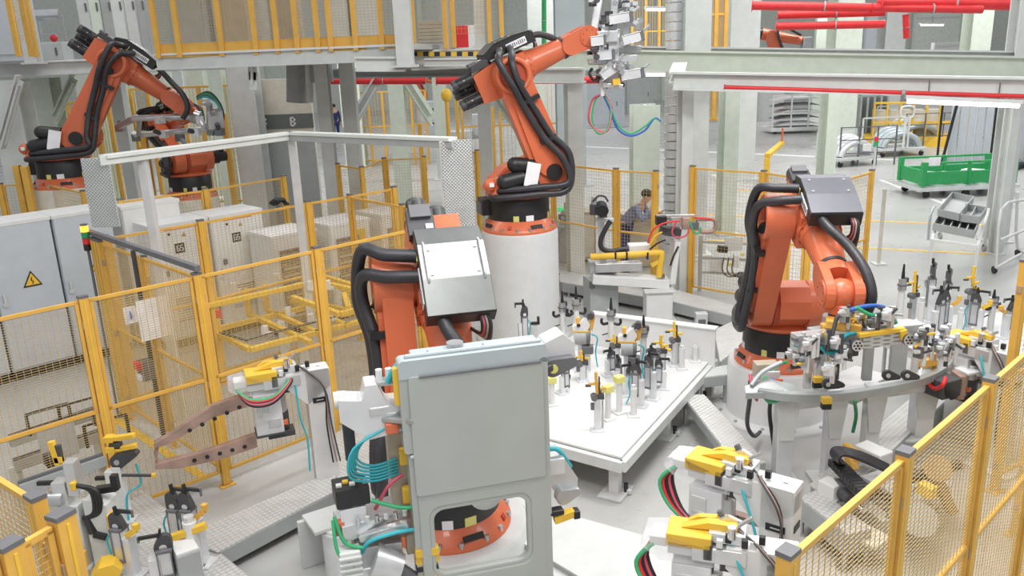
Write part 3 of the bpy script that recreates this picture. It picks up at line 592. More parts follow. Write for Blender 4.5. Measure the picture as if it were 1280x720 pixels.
def tallpost(label, loc, h, rz=0.0, hooks=True, group=None):
    r = thing('locating_post', label, 'fixture post', loc, rz, group)
    sub(r, 'riser', lambda m: (m.box((0, 0, 0.008), (0.12, 0.12, 0.016), 'white'), m.cyl((0, 0, 0.016), (0, 0, h*0.66), 0.034, 'white', n=16)))
    sub(r, 'collar', lambda m: (m.cyl((0, 0, h*0.64), (0, 0, h*0.80), 0.045, 'steel', 0.04, 14), m.cyl((0, 0, h*0.70), (0, 0, h*0.72), 0.052, 'dgray', n=14), m.box((0.03, 0, h*0.78), (0.05, 0.05, 0.05), 'charcoal')))
    sub(r, 'locating_pin', lambda m: m.cyl((0, 0, h*0.80), (0, 0, h), 0.020, 'black', 0.009, 10))
    if hooks:
        for s in (-1, 1): sub(r, 'hook', lambda m: m.tube([(0.02*s, 0, h*0.58), (0.08*s, 0, h*0.555), (0.105*s, 0, h*0.59), (0.10*s, 0, h*0.65)], 0.017, 'black', 6), 0)
    sub(r, 'cross_pin', lambda m: m.bar((-0.10, 0.02, h*0.36), (0.03, 0.02, h*0.42), 0.012, 0.012, 'black'))
    return r
def drum(label, loc, h, rz=0.0, group=None):
    r = thing('swing_clamp', label, 'clamp', loc, rz, group)
    sub(r, 'riser', lambda m: (m.box((0, 0, 0.008), (0.16, 0.14, 0.016), 'silver'), m.box((0.0, 0, h*0.25), (0.09, 0.07, h*0.50), 'silver'), m.box((0.06, 0, h*0.16), (0.06, 0.05, h*0.30), 'alu')))
    sub(r, 'motor_drum', lambda m: (m.cyl((-0.07, 0, h*0.60), (0.05, 0, h*0.60), 0.088, 'mgray', n=24), m.cyl((0.05, 0, h*0.60), (0.085, 0, h*0.60), 0.092, 'dgray', n=24), m.cyl((0.085, 0, h*0.60), (0.088, 0, h*0.60), 0.05, 'charcoal', n=16)))
    sub(r, 'valve_box', lambda m: m.box((0.06, -0.03, h*0.40), (0.12, 0.10, 0.09), 'dgray'), 0.01)
    sub(r, 'bracket', lambda m: (m.prism([(-0.09, h*0.72), (0.06, h*0.72), (0.09, h*0.82), (0.05, h*0.95), (-0.02, h*0.85), (-0.10, h*0.80)], -0.06, 0.05, 'white'), m.cyl((-0.03, -0.07, h*0.83), (-0.03, -0.064, h*0.83), 0.02, 'black', n=12)), 0.006)
    sub(r, 'yellow_shim', lambda m: m.box((-0.01, 0, h*0.715), (0.19, 0.13, 0.018), 'yellow'))
    sub(r, 'yellow_shim', lambda m: m.bar((0.09, 0, h*0.72), (0.12, 0, h*0.96), 0.05, 0.025, 'yellow'))
    sub(r, 'clamp_arm', lambda m: (m.bar((0.05, 0, h*0.92), (0.10, 0, h*1.0), 0.05, 0.05, 'dgray'), m.cyl((0.10, -0.04, h*0.97), (0.10, 0.04, h*0.97), 0.035, 'charcoal', n=12), m.box((-0.04, 0, h*0.88), (0.04, 0.05, 0.07), 'yellow')), 0.004)
    sub(r, 'air_hose', lambda m: m.tube([(0.10, 0.04, h*0.62), (0.16, 0.05, h*0.55), (0.14, 0.06, h*0.3), (0.16, 0.06, 0.02)], 0.008, 'teal', 6), 0)
    return r
def yel(label, loc, h, rz=0.0, group=None, curve=False, m_='yellow_b'):
    r = thing('shim_clamp', label, 'clamp', loc, rz, group)
    sub(r, 'riser', lambda m: (m.box((0, 0, 0.008), (0.12, 0.10, 0.016), 'silver'), m.box((0, 0, h*0.28), (0.06, 0.05, h*0.56), 'alu'), m.cyl((0.05, 0.03, 0.0), (0.05, 0.03, h*0.5), 0.010, 'steel', n=8), m.box((-0.04, 0, h*0.42), (0.04, 0.04, 0.06), 'dgray')))
    sub(r, 'clamp_head', lambda m: (m.box((0.01, 0, h*0.59), (0.10, 0.05, 0.05), 'charcoal'), m.cyl((-0.03, -0.035, h*0.58), (-0.03, 0.035, h*0.58), 0.03, 'dgray', n=12)))
    if curve: sub(r, 'yellow_arm', lambda m: m.tube([(0.0, 0, h*0.98), (-0.005, 0, h*0.80), (0.02, 0, h*0.66), (0.10, 0, h*0.60)], 0.018, m_, 6), 0)
    else: sub(r, 'yellow_arm', lambda m: (m.bar((0.0, 0, h*0.58), (-0.01, 0, h*0.90), 0.026, 0.026, m_), m.cyl((-0.01, 0, h*0.90), (-0.01, 0, h), 0.014, m_, n=10), m.box((0.018, 0, h*0.78), (0.014, 0.03, h*0.28), 'charcoal')))
    sub(r, 'yellow_shim', lambda m: (m.bar((-0.08, 0, h*0.80), (0.03, 0, h*0.81), 0.022, 0.022, m_), m.box((-0.08, 0, h*0.775), (0.05, 0.028, 0.018), 'charcoal')))
    sub(r, 'yellow_shim', lambda m: (m.bar((0.01, 0.01, h*0.70), (0.08, 0.01, h*0.72), 0.022, 0.022, m_), m.bar((0.03, -0.02, h*0.66), (0.03, 0.05, h*0.66), 0.02, 0.02, 'charcoal')))
    return r
def padpost(label, loc, h, rz=0.0, m_='lemon', group=None):
    r = thing('pad_post', label, 'fixture post', loc, rz, group)
    sub(r, 'riser', lambda m: (m.box((0, 0, 0.008), (0.11, 0.11, 0.016), 'white'), m.cyl((0, 0, 0.016), (0, 0, h-0.05), 0.028, 'white', n=14)))
    sub(r, 'pad', lambda m: m.box((0, 0, h-0.03), (0.09, 0.075, 0.065), m_), 0.006); return r
def pinpost(label, loc, h, rz=0.0, group=None, m_='white', r0=0.03):
    r = thing('pin_post', label, 'fixture post', loc, rz, group)
    sub(r, 'riser', lambda m: (m.box((0, 0, 0.008), (0.11, 0.11, 0.016), m_), m.cyl((0, 0, 0.016), (0, 0, h*0.9), r0, m_, n=14)))
    sub(r, 'cap', lambda m: m.cyl((0, 0, h*0.9), (0, 0, h), r0*0.7, 'silver', n=12), 0); return r
# ---------------------------------------------------------------- the fixture table
tFR = P(778, 573, 0.42); tBR = P(893, 447, 0.42); tFL = P(664, 543, 0.42)
ux = (tFL-tFR).normalized(); uy = (tBR-tFR).normalized(); Lx = 1.75; Ly = (tBR-tFR).length+0.05
trz = math.atan2(-ux.y, -ux.x)
tab = thing('fixture_table', 'low white fixture table covered in clamps at the centre', 'table', (tFR.x, tFR.y, 0), 0)
ang = math.atan2(uy.y, uy.x)
def tp(a, b_, z): return ux*a + uy*b_ + V((0, 0, z))
b = MB(); top = [tp(0.02, 0.02, 0), tp(Lx, 0.02, 0), tp(Lx, Ly, 0), tp(0.02, Ly, 0)]
b.add([(p.x, p.y, 0.395) for p in top]+[(p.x, p.y, 0.42) for p in top], [(0, 1, 2, 3), (4, 5, 6, 7), (0, 1, 5, 4), (1, 2, 6, 5), (2, 3, 7, 6), (3, 0, 4, 7)], 'white'); b.build('tabletop', tab, 0.006)
b = MB()
for p, q in ((tp(0, 0, 0.34), tp(Lx, 0, 0.34)), (tp(0, 0, 0.34), tp(0, Ly, 0.34)), (tp(0, Ly, 0.34), tp(Lx, Ly, 0.34)), (tp(Lx, 0, 0.34), tp(Lx, Ly, 0.34))): b.bar(p, q, 0.06, 0.10, 'beam')
b.build('apron', tab, 0.006)
for a_, b_ in ((0.12, 0.12), (Lx-0.1, 0.12), (0.12, Ly*0.52), (0.12, Ly-0.3), (Lx-0.1, Ly-0.12)):
    b = MB(); p = tp(a_, b_, 0); b.box((p.x, p.y, 0.15), (0.09, 0.09, 0.28), 'white', ang); b.box((p.x, p.y, 0.012), (0.30, 0.22, 0.024), 'lgray', ang); b.cyl((p.x+0.09, p.y-0.02, 0.02), (p.x+0.09, p.y-0.02, 0.10), 0.02, 'black', n=10); b.bar((p.x+0.13, p.y-0.05, 0.03), (p.x+0.02, p.y+0.04, 0.03), 0.03, 0.04, 'lgray')
    b.build('leg', tab, 0.005)
# upright plate at the back of the table
bl_, br_ = P(745, 393, 0.80), P(895, 412, 0.80)
bp = thing('back_plate', 'long white upright channel standing behind the fixture table', 'beam', (bl_.x, bl_.y, 0)); dv = V((br_.x-bl_.x, br_.y-bl_.y, 0))
sub(bp, 'web', lambda m: m.bar(dv*-0.05+V((0, 0, 0.50)), dv+V((0, 0, 0.50)), 0.02, 0.58, 'white')); nb = V((dv.y, -dv.x, 0)).normalized()*-1
sub(bp, 'flange', lambda m: m.bar(dv*-0.05+nb*0.04+V((0, 0, 0.80)), dv+nb*0.04+V((0, 0, 0.80)), 0.12, 0.02, 'white'))
for t in (0.05, 0.95): sub(bp, 'foot', lambda m: (m.bar(dv*t+nb*0.06+V((0, 0, 0.02)), dv*t+nb*0.06+V((0, 0, 0.6)), 0.08, 0.08, 'lgray', dv), m.box(dv*t+nb*0.06+V((0, 0, 0.01)), (0.2, 0.2, 0.02), 'lgray')))
ZT_ = 0.42
def TB(x, y): return P(x, y, ZT_)
def H_(b_, yt): return hz(b_, yt)-ZT_
trot = trz
for fn, x, y, yt, rz, label, kw in (
    (toggle, 652, 440, 377, 0.2, 'silver clamp with a black prong just above the door panel top edge', {}),
    (pinpost, 690, 445, 412, 0, 'short white post between the door panel corner and the hooked posts', {}),
    (tallpost, 704, 433, 364, 0.1, 'left of the two tall white posts with black hooks', {}),
    (tallpost, 721, 435, 358, 0.1, 'right of the two tall white posts with black hooks', {}),
    (drum, 728, 463, 392, -0.15, 'white bracket clamp with a big grey drum nearest the hooked posts', {}),
    (tallpost, 764, 446, 372, -0.2, 'silver hooked post rising in front of the upright channel', {}),
    (yel, 769, 452, 418, 0.0, 'small yellow shim clamp at the foot of the silver hooked post', {}),
    (toggle, 760, 470, 437, 0.4, 'low dark clamp between the two grey drums', {'w': 0.9}),
    (drum, 785, 478, 404, -0.15, 'second white bracket clamp with a big grey drum, near the table middle', {}),
    (tallpost, 804, 468, 394, 0, 'tall grey post behind the second drum clamp', {'hooks': False}),
    (yel, 843, 457, 402, 0.0, 'yellow shim clamp with an upright black bar at the right end of the table', {}),
    (yel, 826, 468, 418, 0.0, 'yellow clamp with a curved arm beside the upright black bar', {'curve': True}),
    (yel, 747, 538, 465, 0.0, 'golden shim clamp standing alone at the front of the table', {'m_': 'yellow'}),
    (padpost, 774, 516, 470, 0.5, 'lemon pad on a white post, rearmost of three lemon pads', {}),
    (padpost, 760, 524, 482, 0.5, 'lemon pad on a white post beside the golden shim clamp', {}),
    (padpost, 690, 506, 471, 0.2, 'lemon pad on a white post next to the door panel edge', {}),
    (pinpost, 792, 520, 481, 0, 'plain white post with a silver cap in front of the clamp cluster', {}),
    (toggle, 801, 508, 450, 2.6, 'front dark-headed clamp in the middle cluster on the table', {}),
    (toggle, 816, 499, 440, 2.6, 'dark-headed clamp second from front in the middle cluster', {}),
    (toggle, 829, 486, 447, 2.9, 'rear right dark-headed clamp in the middle cluster', {}),
    (toggle, 783, 494, 455, 0.3, 'dark clamp with teal hose left of the middle cluster', {}),
    (toggle, 812, 472, 435, 0.8, 'dark clamp tucked behind the middle cluster beside the yellow arms', {}),
    (toggle, 772, 488, 447, 1.2, 'dark clamp beside the lemon pads, left of the second drum', {'w': 0.9}),
    (pinpost, 852, 461, 432, 0, 'left of three plain white pins at the right end of the table', {}),
    (pinpost, 869, 452, 431, 0, 'middle of three plain white pins at the right end of the table', {}),
    (pinpost, 884, 449, 430, 0, 'right of three plain white pins at the right end of the table', {}),
    (toggle, 703, 492, 455, 0.5, 'low silver clamp on the table right of the door panel', {'w': 0.9}),
    (yel, 728, 476, 438, 0.2, 'small yellow shim clamp below the first grey drum', {}),
    ):
    bpt = TB(x, y); fn(label, bpt, max(0.12, H_(bpt, yt)), rz, **kw)
bpt = TB(662, 432); hb = H_(bpt, 400)
r_ = thing('hook_block', 'white block with a black hook behind the door panel top edge', 'clamp', bpt); sub(r_, 'block', lambda m: m.box((0.03, 0, hb*0.4), (0.15, 0.12, hb*0.8), 'lgray')); sub(r_, 'hook', lambda m: (m.bar((0.02, -0.03, hb*0.9), (0.11, -0.03, hb*0.9), 0.03, 0.03, 'black'), m.bar((0.11, -0.03, hb*0.85), (0.11, -0.03, hb*1.15), 0.03, 0.03, 'black', (1, 0, 0))))
# ---------------------------------------------------------------- spot-weld guns on white pillars
def spotgun(label, ptop, ptip, ztop, long_arms=False, body=True, seed=1, lean=0.0):
    """ptop: top of pillar; ptip: end of the arm, both at height ztop"""
    v_ = V((ptip.x-ptop.x, ptip.y-ptop.y, 0)); L = v_.length; rz = math.atan2(-v_.y, -v_.x)
    r = thing('spot_welder', label, 'welding gun', (ptop.x, ptop.y, 0), rz, 'stationary spot welding guns on white pillars'); z = ztop
    sub(r, 'pillar', lambda m: (m.box((0.0, 0, z*0.5), (0.20, 0.17, z-0.002), 'white'), m.box((0, 0, 0.012), (0.40, 0.34, 0.024), 'lgray'), m.prism([(-0.10, z), (0.09, z), (0.10, z-0.04), (0.10, z-0.16), (-0.10, z-0.30), (-L*0.55, z-0.13), (-L*0.55, z-0.005)], -0.085, 0.085, 'white'), m.box((0.02, 0.0, z+0.001), (0.03, 0.012, 0.004), 'dgray')), 0.012)
    sub(r, 'nameplate', lambda m: (m.box((-0.0, -0.089, z-0.27), (0.12, 0.008, 0.045), 'black'), m.box((0.102, 0, z-0.27), (0.008, 0.10, 0.045), 'black'), m.box((0, -0.0935, z-0.27), (0.06, 0.002, 0.008), 'lgray')), 0.002)
    sub(r, 'bracket', lambda m: (m.box((-L*0.62, 0, z-0.06), (0.30, 0.19, 0.09), 'alu'), m.box((-L*0.74, 0, z-0.04), (0.05, 0.2, 0.10), 'charcoal'), m.box((-L*0.5, -0.02, z-0.14), (0.12, 0.10, 0.05), 'charcoal'), m.cyl((-L*0.70, 0, z-0.05), (-L*0.70, 0, z-0.42), 0.012, 'charcoal', n=8)), 0.006)
    def mech(m):
        m.box((-L*0.55, 0.02, z+0.03), (0.20, 0.14, 0.06), 'silver'); m.prism([(-L*0.72, z+0.0), (-L*0.45, z+0.0), (-L*0.40, z+0.10), (-L*0.55, z+0.13), (-L*0.70, z+0.08)], 0.03, 0.055, 'alu'); m.cyl((-L*0.50, -0.06, z+0.05), (-L*0.50, -0.06, z+0.12), 0.025, 'chrome', n=12)
        for i in range(6): m.box((-L*0.62+0.045*i, -0.08+0.03*(i % 3), z+0.02+0.02*(i % 2)), (0.035, 0.03, 0.05), 'black' if i % 2 else 'white')
        m.bar((-L*0.48, 0.0, z+0.08), (-L*0.30, 0.03, z+0.14), 0.02, 0.02, 'steel'); m.bar((-L*0.56, 0.08, z+0.04), (-L*0.66, 0.08, z+0.13), 0.03, 0.03, 'dgray')
    sub(r, 'mechanism', mech, 0.003)
    sub(r, 'yellow_bumper', lambda m: (m.box((-L*0.95, 0.0, z+0.01), (0.25, 0.20, 0.075), 'yellow_b'), m.prism([(-L*0.95-0.05, z+0.05), (-L*0.95+0.26, z+0.065), (-L*0.95+0.26, z+0.10), (-L*0.95+0.10, z+0.10)], -0.02, 0.04, 'yellow_b'), m.prism([(-L*0.95-0.02, z+0.05), (-L*0.95+0.18, z+0.06), (-L*0.95+0.20, z+0.10), (-L*0.95+0.04, z+0.085)], 0.06, 0.10, 'yellow_b')), 0.006)
    sub(r, 'clear_cover', lambda m: (m.prism([(-L*0.95-0.26, z+0.01), (-L*0.95-0.12, z+0.03), (-L*0.95+0.18, z-0.03), (-L*0.95+0.18, z-0.13), (-L*0.95-0.16, z-0.13), (-L*0.95-0.27, z-0.05)], -0.10, 0.10, 'clear')), 0.012)
    sub(r, 'terminal_block', lambda m: (m.box((-L*0.95-0.17, 0, z-0.03), (0.10, 0.14, 0.06), 'white'), m.box((-L*0.95, 0, z-0.08), (0.24, 0.12, 0.05), 'silver')), 0.006)
    if body:
        bx_ = sub(r, 'gun_body', lambda m: (m.box((-L*0.95+0.02, 0, z-0.32), (0.22, 0.20, 0.36), 'silver'), m.box((-L*0.95-0.02, -0.103, z-0.26), (0.10, 0.008, 0.12), 'lgray'), m.box((-L*0.95+0.06, -0.103, z-0.40), (0.10, 0.006, 0.08), 'alu'), m.cyl((-L*0.95, -0.11, z-0.33), (-L*0.95, -0.10, z-0.33), 0.035, 'white', n=14), m.box((-L*0.95+0.02, 0, z-0.50), (0.24, 0.22, 0.02), 'charcoal')), 0.008)
        sub(r, 'servo_motor', lambda m: (m.cyl((-L*0.70, 0, z-0.20), (-L*0.70, 0, z-0.34), 0.06, 'alu', n=16), m.cyl((-L*0.70, 0, z-0.34), (-L*0.70, 0, z-0.48), 0.068, 'charcoal', n=16), m.box((-L*0.70, -0.03, z-0.42), (0.10, 0.12, 0.04), 'orange'), m.box((-L*0.72, 0, z-0.53), (0.22, 0.14, 0.05), 'charcoal')), 0.004)
    if long_arms:
        for dz0, dz1, tipz in ((-0.18, -0.40, -0.47), (-0.56, -0.62, -0.60)):
            def f(m):
                x0 = -L*0.95-0.10; pts = [(x0, z+dz0), (x0-0.30, z+dz0-0.06), (x0-0.68, z+dz1)]
                m.prism([(x0, z+dz0+0.055), (x0-0.30, z+dz0-0.02+0.02), (x0-0.66, z+dz1+0.035), (x0-0.78, z+(dz1+tipz)/2+0.02), (x0-0.78, z+(dz1+tipz)/2-0.02), (x0-0.66, z+dz1-0.035), (x0-0.30, z+dz0-0.10), (x0, z+dz0-0.055)] if dz0 > -0.5 else [(x0, z+dz0+0.055), (x0-0.40, z+dz0-0.01), (x0-0.72, z+dz0-0.03), (x0-0.80, z+dz0-0.04), (x0-0.80, z+dz0-0.075), (x0-0.62, z+dz0-0.11), (x0-0.30, z+dz0-0.10), (x0, z+dz0-0.055)], -0.035, 0.035, 'copper')
                for i in range(5): xx = x0-0.10-0.10*i; zz = z+dz0-0.02+(dz1-dz0)*(0.10+0.10*i)/0.72; m.cyl((xx, -0.04, zz), (xx, -0.036, zz), 0.018, 'black', n=10)
            sub(r, 'electrode_arm', f, 0.008)
        sub(r, 'electrode_tip', lambda m: (m.bar((-L*0.95-0.86, 0, z-0.45), (-L*0.95-0.88, 0, z-0.52), 0.03, 0.03, 'copper'), m.cyl((-L*0.95-0.88, 0, z-0.49), (-L*0.95-0.88, 0, z-0.545), 0.013, 'copper', n=10)), 0)
        sub(r, 'electrode_tip', lambda m: (m.bar((-L*0.95-0.78, 0, z-0.61), (-L*0.95-0.88, 0, z-0.615), 0.03, 0.03, 'copper'), m.cyl((-L*0.95-0.88, 0, z-0.62), (-L*0.95-0.88, 0, z-0.56), 0.013, 'copper', n=10)), 0)
    else:
        sub(r, 'electrode_bar', lambda m: m.bar((-L*0.70, 0.07, z-0.36), (-0.02, 0.07, z-0.36), 0.06, 0.04, 'copper'))
    x0 = -L*0.95-0.16
    for k, m_ in enumerate(('green_wire', 'red', 'black', 'pink_wire', 'black')):
        o = 0.02*k
        sub(r, 'cable', lambda m: m.tube([(x0-0.04, -0.06+o, z-0.05), (x0-0.13+o*0.6, -0.11+o, z-0.16), (x0-0.06+o, -0.13+o*0.5, z-0.30-o*0.4), (x0+0.10+o, -0.12, z-0.42), (x0+0.16+o, -0.06, z-0.54)] if not long_arms else [(x0-0.05, -0.05, z-0.06), (x0+0.04, -0.16-o*0.3, z-0.13-o*0.5), (x0+0.22, -0.17-o*0.3, z-0.14-o*0.5), (x0+0.36+o*0.3, -0.12, z-0.06), (x0+0.38, -0.05, z-0.03)], 0.013, m_, 6), 0)
    sub(r, 'cable', lambda m: m.tube([(-L*0.52, -0.04, z), (-L*0.40, -0.10, z-0.10), (-L*0.2, -0.13, z-0.35), (-L*0.05, -0.12, z-0.8)] if not long_arms else [(-L*0.4, -0.09, z-0.1), (-L*0.38, -0.11, z-0.4), (-L*0.30, -0.10, z-0.6), (-L*0.32, -0.10, z-0.9)], 0.009, 'teal', 6), 0)
    for k, m_ in enumerate(('black', 'copper', 'charcoal')):
        sub(r, 'cable', lambda m: m.tube([(-L*0.45, 0.0+0.02*k, z+0.06), (-0.10, -0.07-0.01*k, z+0.02), (0.04, -0.11-0.015*k, z-0.16), (0.03+0.02*k, -0.12, z-0.50), (0.05+0.03*k, -0.13, z-0.85)], 0.007, m_, 6), 0)
    return r
zg = 1.15
spotgun('white pillar spot welder at the right with the upper of two yellow bumpers', P(978, 603, zg), P(882, 577, zg), zg)
zg2 = 1.02
spotgun('white pillar spot welder at the right with the lower yellow bumper, near the fence corner', P(975, 684, zg2), P(857, 667, zg2), zg2)
zg3 = 1.22
spotgun('white pillar spot welder at the left with long copper jaws reaching left', P(394, 458, zg3), P(322, 470, zg3), zg3, True)
# ---------------------------------------------------------------- floor plates, tread-plate cable covers
def slabpoly(name, label, cat, pts, z0, z1, top, side='mgray', legs=0):
    c = sum(pts, V((0, 0, 0)))/len(pts); r = thing(name, label, cat, (c.x, c.y, 0)); q = [p-c for p in pts]; n = len(q)
    m = MB(); m.add([(p.x, p.y, z1-0.012) for p in q]+[(p.x, p.y, z1) for p in q], [tuple(range(n)), tuple(range(n, 2*n))]+[(i, (i+1) % n, n+(i+1) % n, n+i) for i in range(n)], top); m.build('tread_plate', r)
    m = MB()
    for i in range(n):
        p, s = q[i], q[(i+1) % n]; k = 0.97
        m.bar((p.x*k, p.y*k, (z0+z1-0.012)/2), (s.x*k, s.y*k, (z0+z1-0.012)/2), 0.02, z1-z0-0.012, side)
    m.build('side_plate', r)
    if legs or z0 > 0.02:
        for i in range(n):
            p = q[i]*0.9; m = MB(); m.cyl((p.x, p.y, 0), (p.x, p.y, z0+0.02), 0.02, 'steel', n=10); m.cyl((p.x, p.y, 0), (p.x, p.y, 0.012), 0.06, 'steel', n=12); m.build('leg', r)
    return r
def strip(a, b_, w, z):
    a, b_ = V(a), V(b_); d = (b_-a); d.z = 0; d.normalize(); n_ = V((-d.y, d.x, 0))*w/2; return [V((p.x, p.y, 0)) for p in (a+n_, a-n_, b_-n_, b_+n_)]
# left walkway strips
slabpoly('cable_cover', 'tread-plate cable cover running from the door panel robot to lower left', 'floor duct', [P(*p, 0.24) for p in ((262, 665), (420, 586), (448, 600), (445, 640), (300, 700))][0:0] or [P(*p, 0.22) for p in ((225, 672), (418, 588), (422, 612), (272, 690))], 0.08, 0.22, 'tread')
slabpoly('cable_cover', 'broad tread-plate cover in the lower left under the clamps', 'floor duct', [P(*p, 0.20) for p in ((130, 625), (178, 612), (330, 735), (170, 790), (100, 660))], 0.02, 0.20, 'tread')
slabpoly('cable_cover', 'tread-plate cover between the left weld pillar and the front robot', 'floor duct', [P(*p, 0.20) for p in ((412, 545), (450, 525), (478, 580), (470, 640), (424, 612))], 0.05, 0.20, 'tread')
# plate deck under the centre: wedge tread plates towards the right robot
slabpoly('floor_deck', 'pale steel deck on the floor in front of the fixture table', 'floor plate', [P(*p, 0.10) for p in ((636, 668), (700, 640), (880, 690), (862, 716), (760, 742))], 0.01, 0.10, 'lgray')
slabpoly('cable_cover', 'slanting tread-plate cover running down from beside the right white pedestal', 'floor duct', [P(*p, 0.30) for p in ((853, 493), (880, 493), (958, 578), (922, 582))], 0.20, 0.30, 'tread', legs=1)
slabpoly('cable_cover', 'short grey duct section between the fixture table and the right white pedestal', 'floor duct', [P(*p, 0.36) for p in ((874, 462), (909, 456), (909, 468), (872, 472))], 0.24, 0.36, 'lgray', legs=1)
slabpoly('cable_cover', 'long tread-plate duct crossing behind the table from the column to the right robot', 'floor duct', [P(*p, 0.22) for p in ((700, 338), (845, 362), (930, 385), (930, 398), (845, 378), (700, 352))], 0.06, 0.22, 'tread')
slabpoly('cable_cover', 'tread-plate plates behind the right robot pedestal', 'floor duct', [P(*p, 0.20) for p in ((893, 412), (930, 395), (930, 430), (900, 452))], 0.04, 0.20, 'tread')
slabpoly('cable_cover', 'wide tread-plate duct running from the lower right spot welders up to the station', 'floor duct', [P(*p, 0.30) for p in ((1012, 606), (1150, 487), (1196, 487), (1045, 628))], 0.12, 0.30, 'tread', legs=1)
slabpoly('cable_cover', 'tread-plate branch duct leading right towards the mesh fence', 'floor duct', [P(*p, 0.30) for p in ((1020, 612), (1045, 628), (1090, 660), (1060, 668), (1000, 622))], 0.12, 0.30, 'tread', legs=1)
slabpoly('cable_cover', 'smooth grey duct arm joining the wide right duct near its middle', 'floor duct', [P(*p, 0.28) for p in ((1085, 548), (1112, 527), (1176, 545), (1140, 552))], 0.12, 0.28, 'lgray', legs=1)
# robot base plate skirt in front of the door
slabpoly('floor_deck', 'pale deck under the front robot, below the door panel', 'floor plate', [V((-1.45, 4.9, 0)), V((-0.9, 4.55, 0)), V((0.35, 4.7, 0)), V((0.45, 5.6, 0)), V((0.0, 6.6, 0)), V((-1.1, 6.5, 0))], 0.0, 0.05, 'lgray')
b = thing('duct_box', 'grey steel channel box on the floor at the lower left of the door panel', 'floor duct', P(420, 700, 0)); sub(b, 'channel', lambda m: (m.box((0, 0.05, 0.20), (0.55, 0.04, 0.40), 'lgray', 0.55), m.box((0.1, -0.02, 0.41), (0.55, 0.3, 0.03), 'lgray', 0.55)), 0.006); sub(b, 'round_cap', lambda m: (m.cyl((0.10, -0.16, 0.0), (0.10, -0.16, 0.38), 0.14, 'silver', n=20), m.cyl((0.10, -0.16, 0.38), (0.10, -0.16, 0.40), 0.12, 'white', n=20)), 0.006)
# ------------------------------------------------------------------ wire-mesh fences
def mesh_panel(a, b, z0, z1, root, wx=0.05, wz=0.02, wt=0.003, frame=0.026, midrail=None, name='mesh_panel'):
    a, b = V((a.x, a.y, 0)), V((b.x, b.y, 0)); L = (b-a).length; d = (b-a)/L
    m = MB()
    for z in [z0, z1] + ([midrail] if midrail else []):
        m.bar(a+V((0, 0, z)), b+V((0, 0, z)), frame, frame, 'yellow')
    for p in (a, b): m.bar(p+d*(0.012 if p == a else -0.012)+V((0, 0, z0)), p+d*(0.012 if p == a else -0.012)+V((0, 0, z1)), frame, frame, 'yellow', d)
    n = max(2, int(L/wx))
    for i in range(1, n): m.bar(a+d*(L*i/n)+V((0, 0, z0)), a+d*(L*i/n)+V((0, 0, z1)), wt, wt, 'wire', d)
    k = max(2, int((z1-z0)/wz))
    for i in range(1, k): m.bar(a+V((0, 0, z0+(z1-z0)*i/k)), b+V((0, 0, z0+(z1-z0)*i/k)), wt, wt, 'wire')
    return m.build(name, root)
def post(p, h, root, w=0.07, d=V((1, 0, 0))):
    ang = math.atan2(d.y, d.x)
    m = MB(M.Translation((p.x, p.y, 0)) @ M.Rotation(ang, 4, 'Z'))
    m.box((0, 0, h/2+0.01), (w, w*0.8, h-0.02), 'yellow'); m.box((0, 0, 0.006), (w*2, w*1.6, 0.012), 'yellow')
    for s in (-1, 1):
        m.box((0, s*w*0.41, h/2), (w*0.18, 0.004, h-0.05), 'yellow_b')
        for z in (0.25, h*0.5, h-0.22): m.box((s*w*0.53, 0, z), (0.014, w*0.6, 0.06), 'wood')
    for sx in (-1, 1): m.cyl((sx*w*0.75, 0, 0.01), (sx*w*0.75, 0, 0.03), 0.012, 'steel', n=6)
    o = m.build('post', root, 0.004)
    c = MB(M.Translation((p.x, p.y, 0)) @ M.Rotation(ang, 4, 'Z')); c.box((0, 0, h+0.008), (w+0.004, w*0.8+0.004, 0.02), 'dgray'); c.build('post_cap', o)
def fence(label, pts, h=2.0, z0=0.15, skip=(), wx=0.05, wz=0.02, midrail=1.05, w=0.07, wt=0.003, noposts=(), cat='fence', name='mesh_fence'):
    pts = [V((p.x, p.y, 0)) for p in pts]; o = pts[0].copy()
    root = thing(name, label, cat, o); q = [p-o for p in pts]
    for i, p in enumerate(q):
        d = (q[min(i+1, len(q)-1)] - q[max(i-1, 0)]).normalized()
        if i not in noposts: post(p, h, root, w, d)
    for i in range(len(q)-1):
        if i in skip: continue
        d = (q[i+1]-q[i]).normalized(); mesh_panel(q[i]+d*(w*0.6), q[i+1]-d*(w*0.6), z0, h-0.03, root, wx, wz, wt, midrail=midrail)
    return root
T2 = lambda x, y, h=2.0: P(x, y, h)
# right foreground
a = T2(985, 692); b = T2(1132, 566); dd = (b-a).normalized()
fence('yellow mesh fence running up the right edge in the foreground', [a, b, b+dd*1.08, b+dd*2.16, b+dd*3.24], wx=0.05, wz=0.022)
# left main line
f1 = T2(103, 372); f4 = T2(520, 283); u = (f4-f1).normalized(); L = (f4-f1).length
f2 = T2(245, 343); f3 = T2(395, 310); f0 = f1-u*1.1
fence('long yellow mesh fence at the left, passing in front of the yellow rack', [f0-u*1.1, f0, f1, f2, f3, f4], wx=0.05, wz=0.02)
g = T2(116, 298)
gr = fence('yellow mesh safety gate with notice sheet and red switch, black bar on top', [g, (g+f2)*0.5, f2], noposts=(1, 2), name='mesh_gate', cat='gate')
o = V((g.x, g.y, 0)); v = (V((f2.x, f2.y, 0))-o); vn = v.normalized(); nn = V((vn.y, -vn.x, 0)) if V((vn.y, -vn.x, 0)).y < 0 else V((-vn.y, vn.x, 0))
b = MB(); b.bar(V((0, 0, 2.06))-vn*0.1, v+V((0, 0, 2.06))+vn*0.05, 0.05, 0.05, 'dgray'); b.build('top_bar', gr, 0.004)
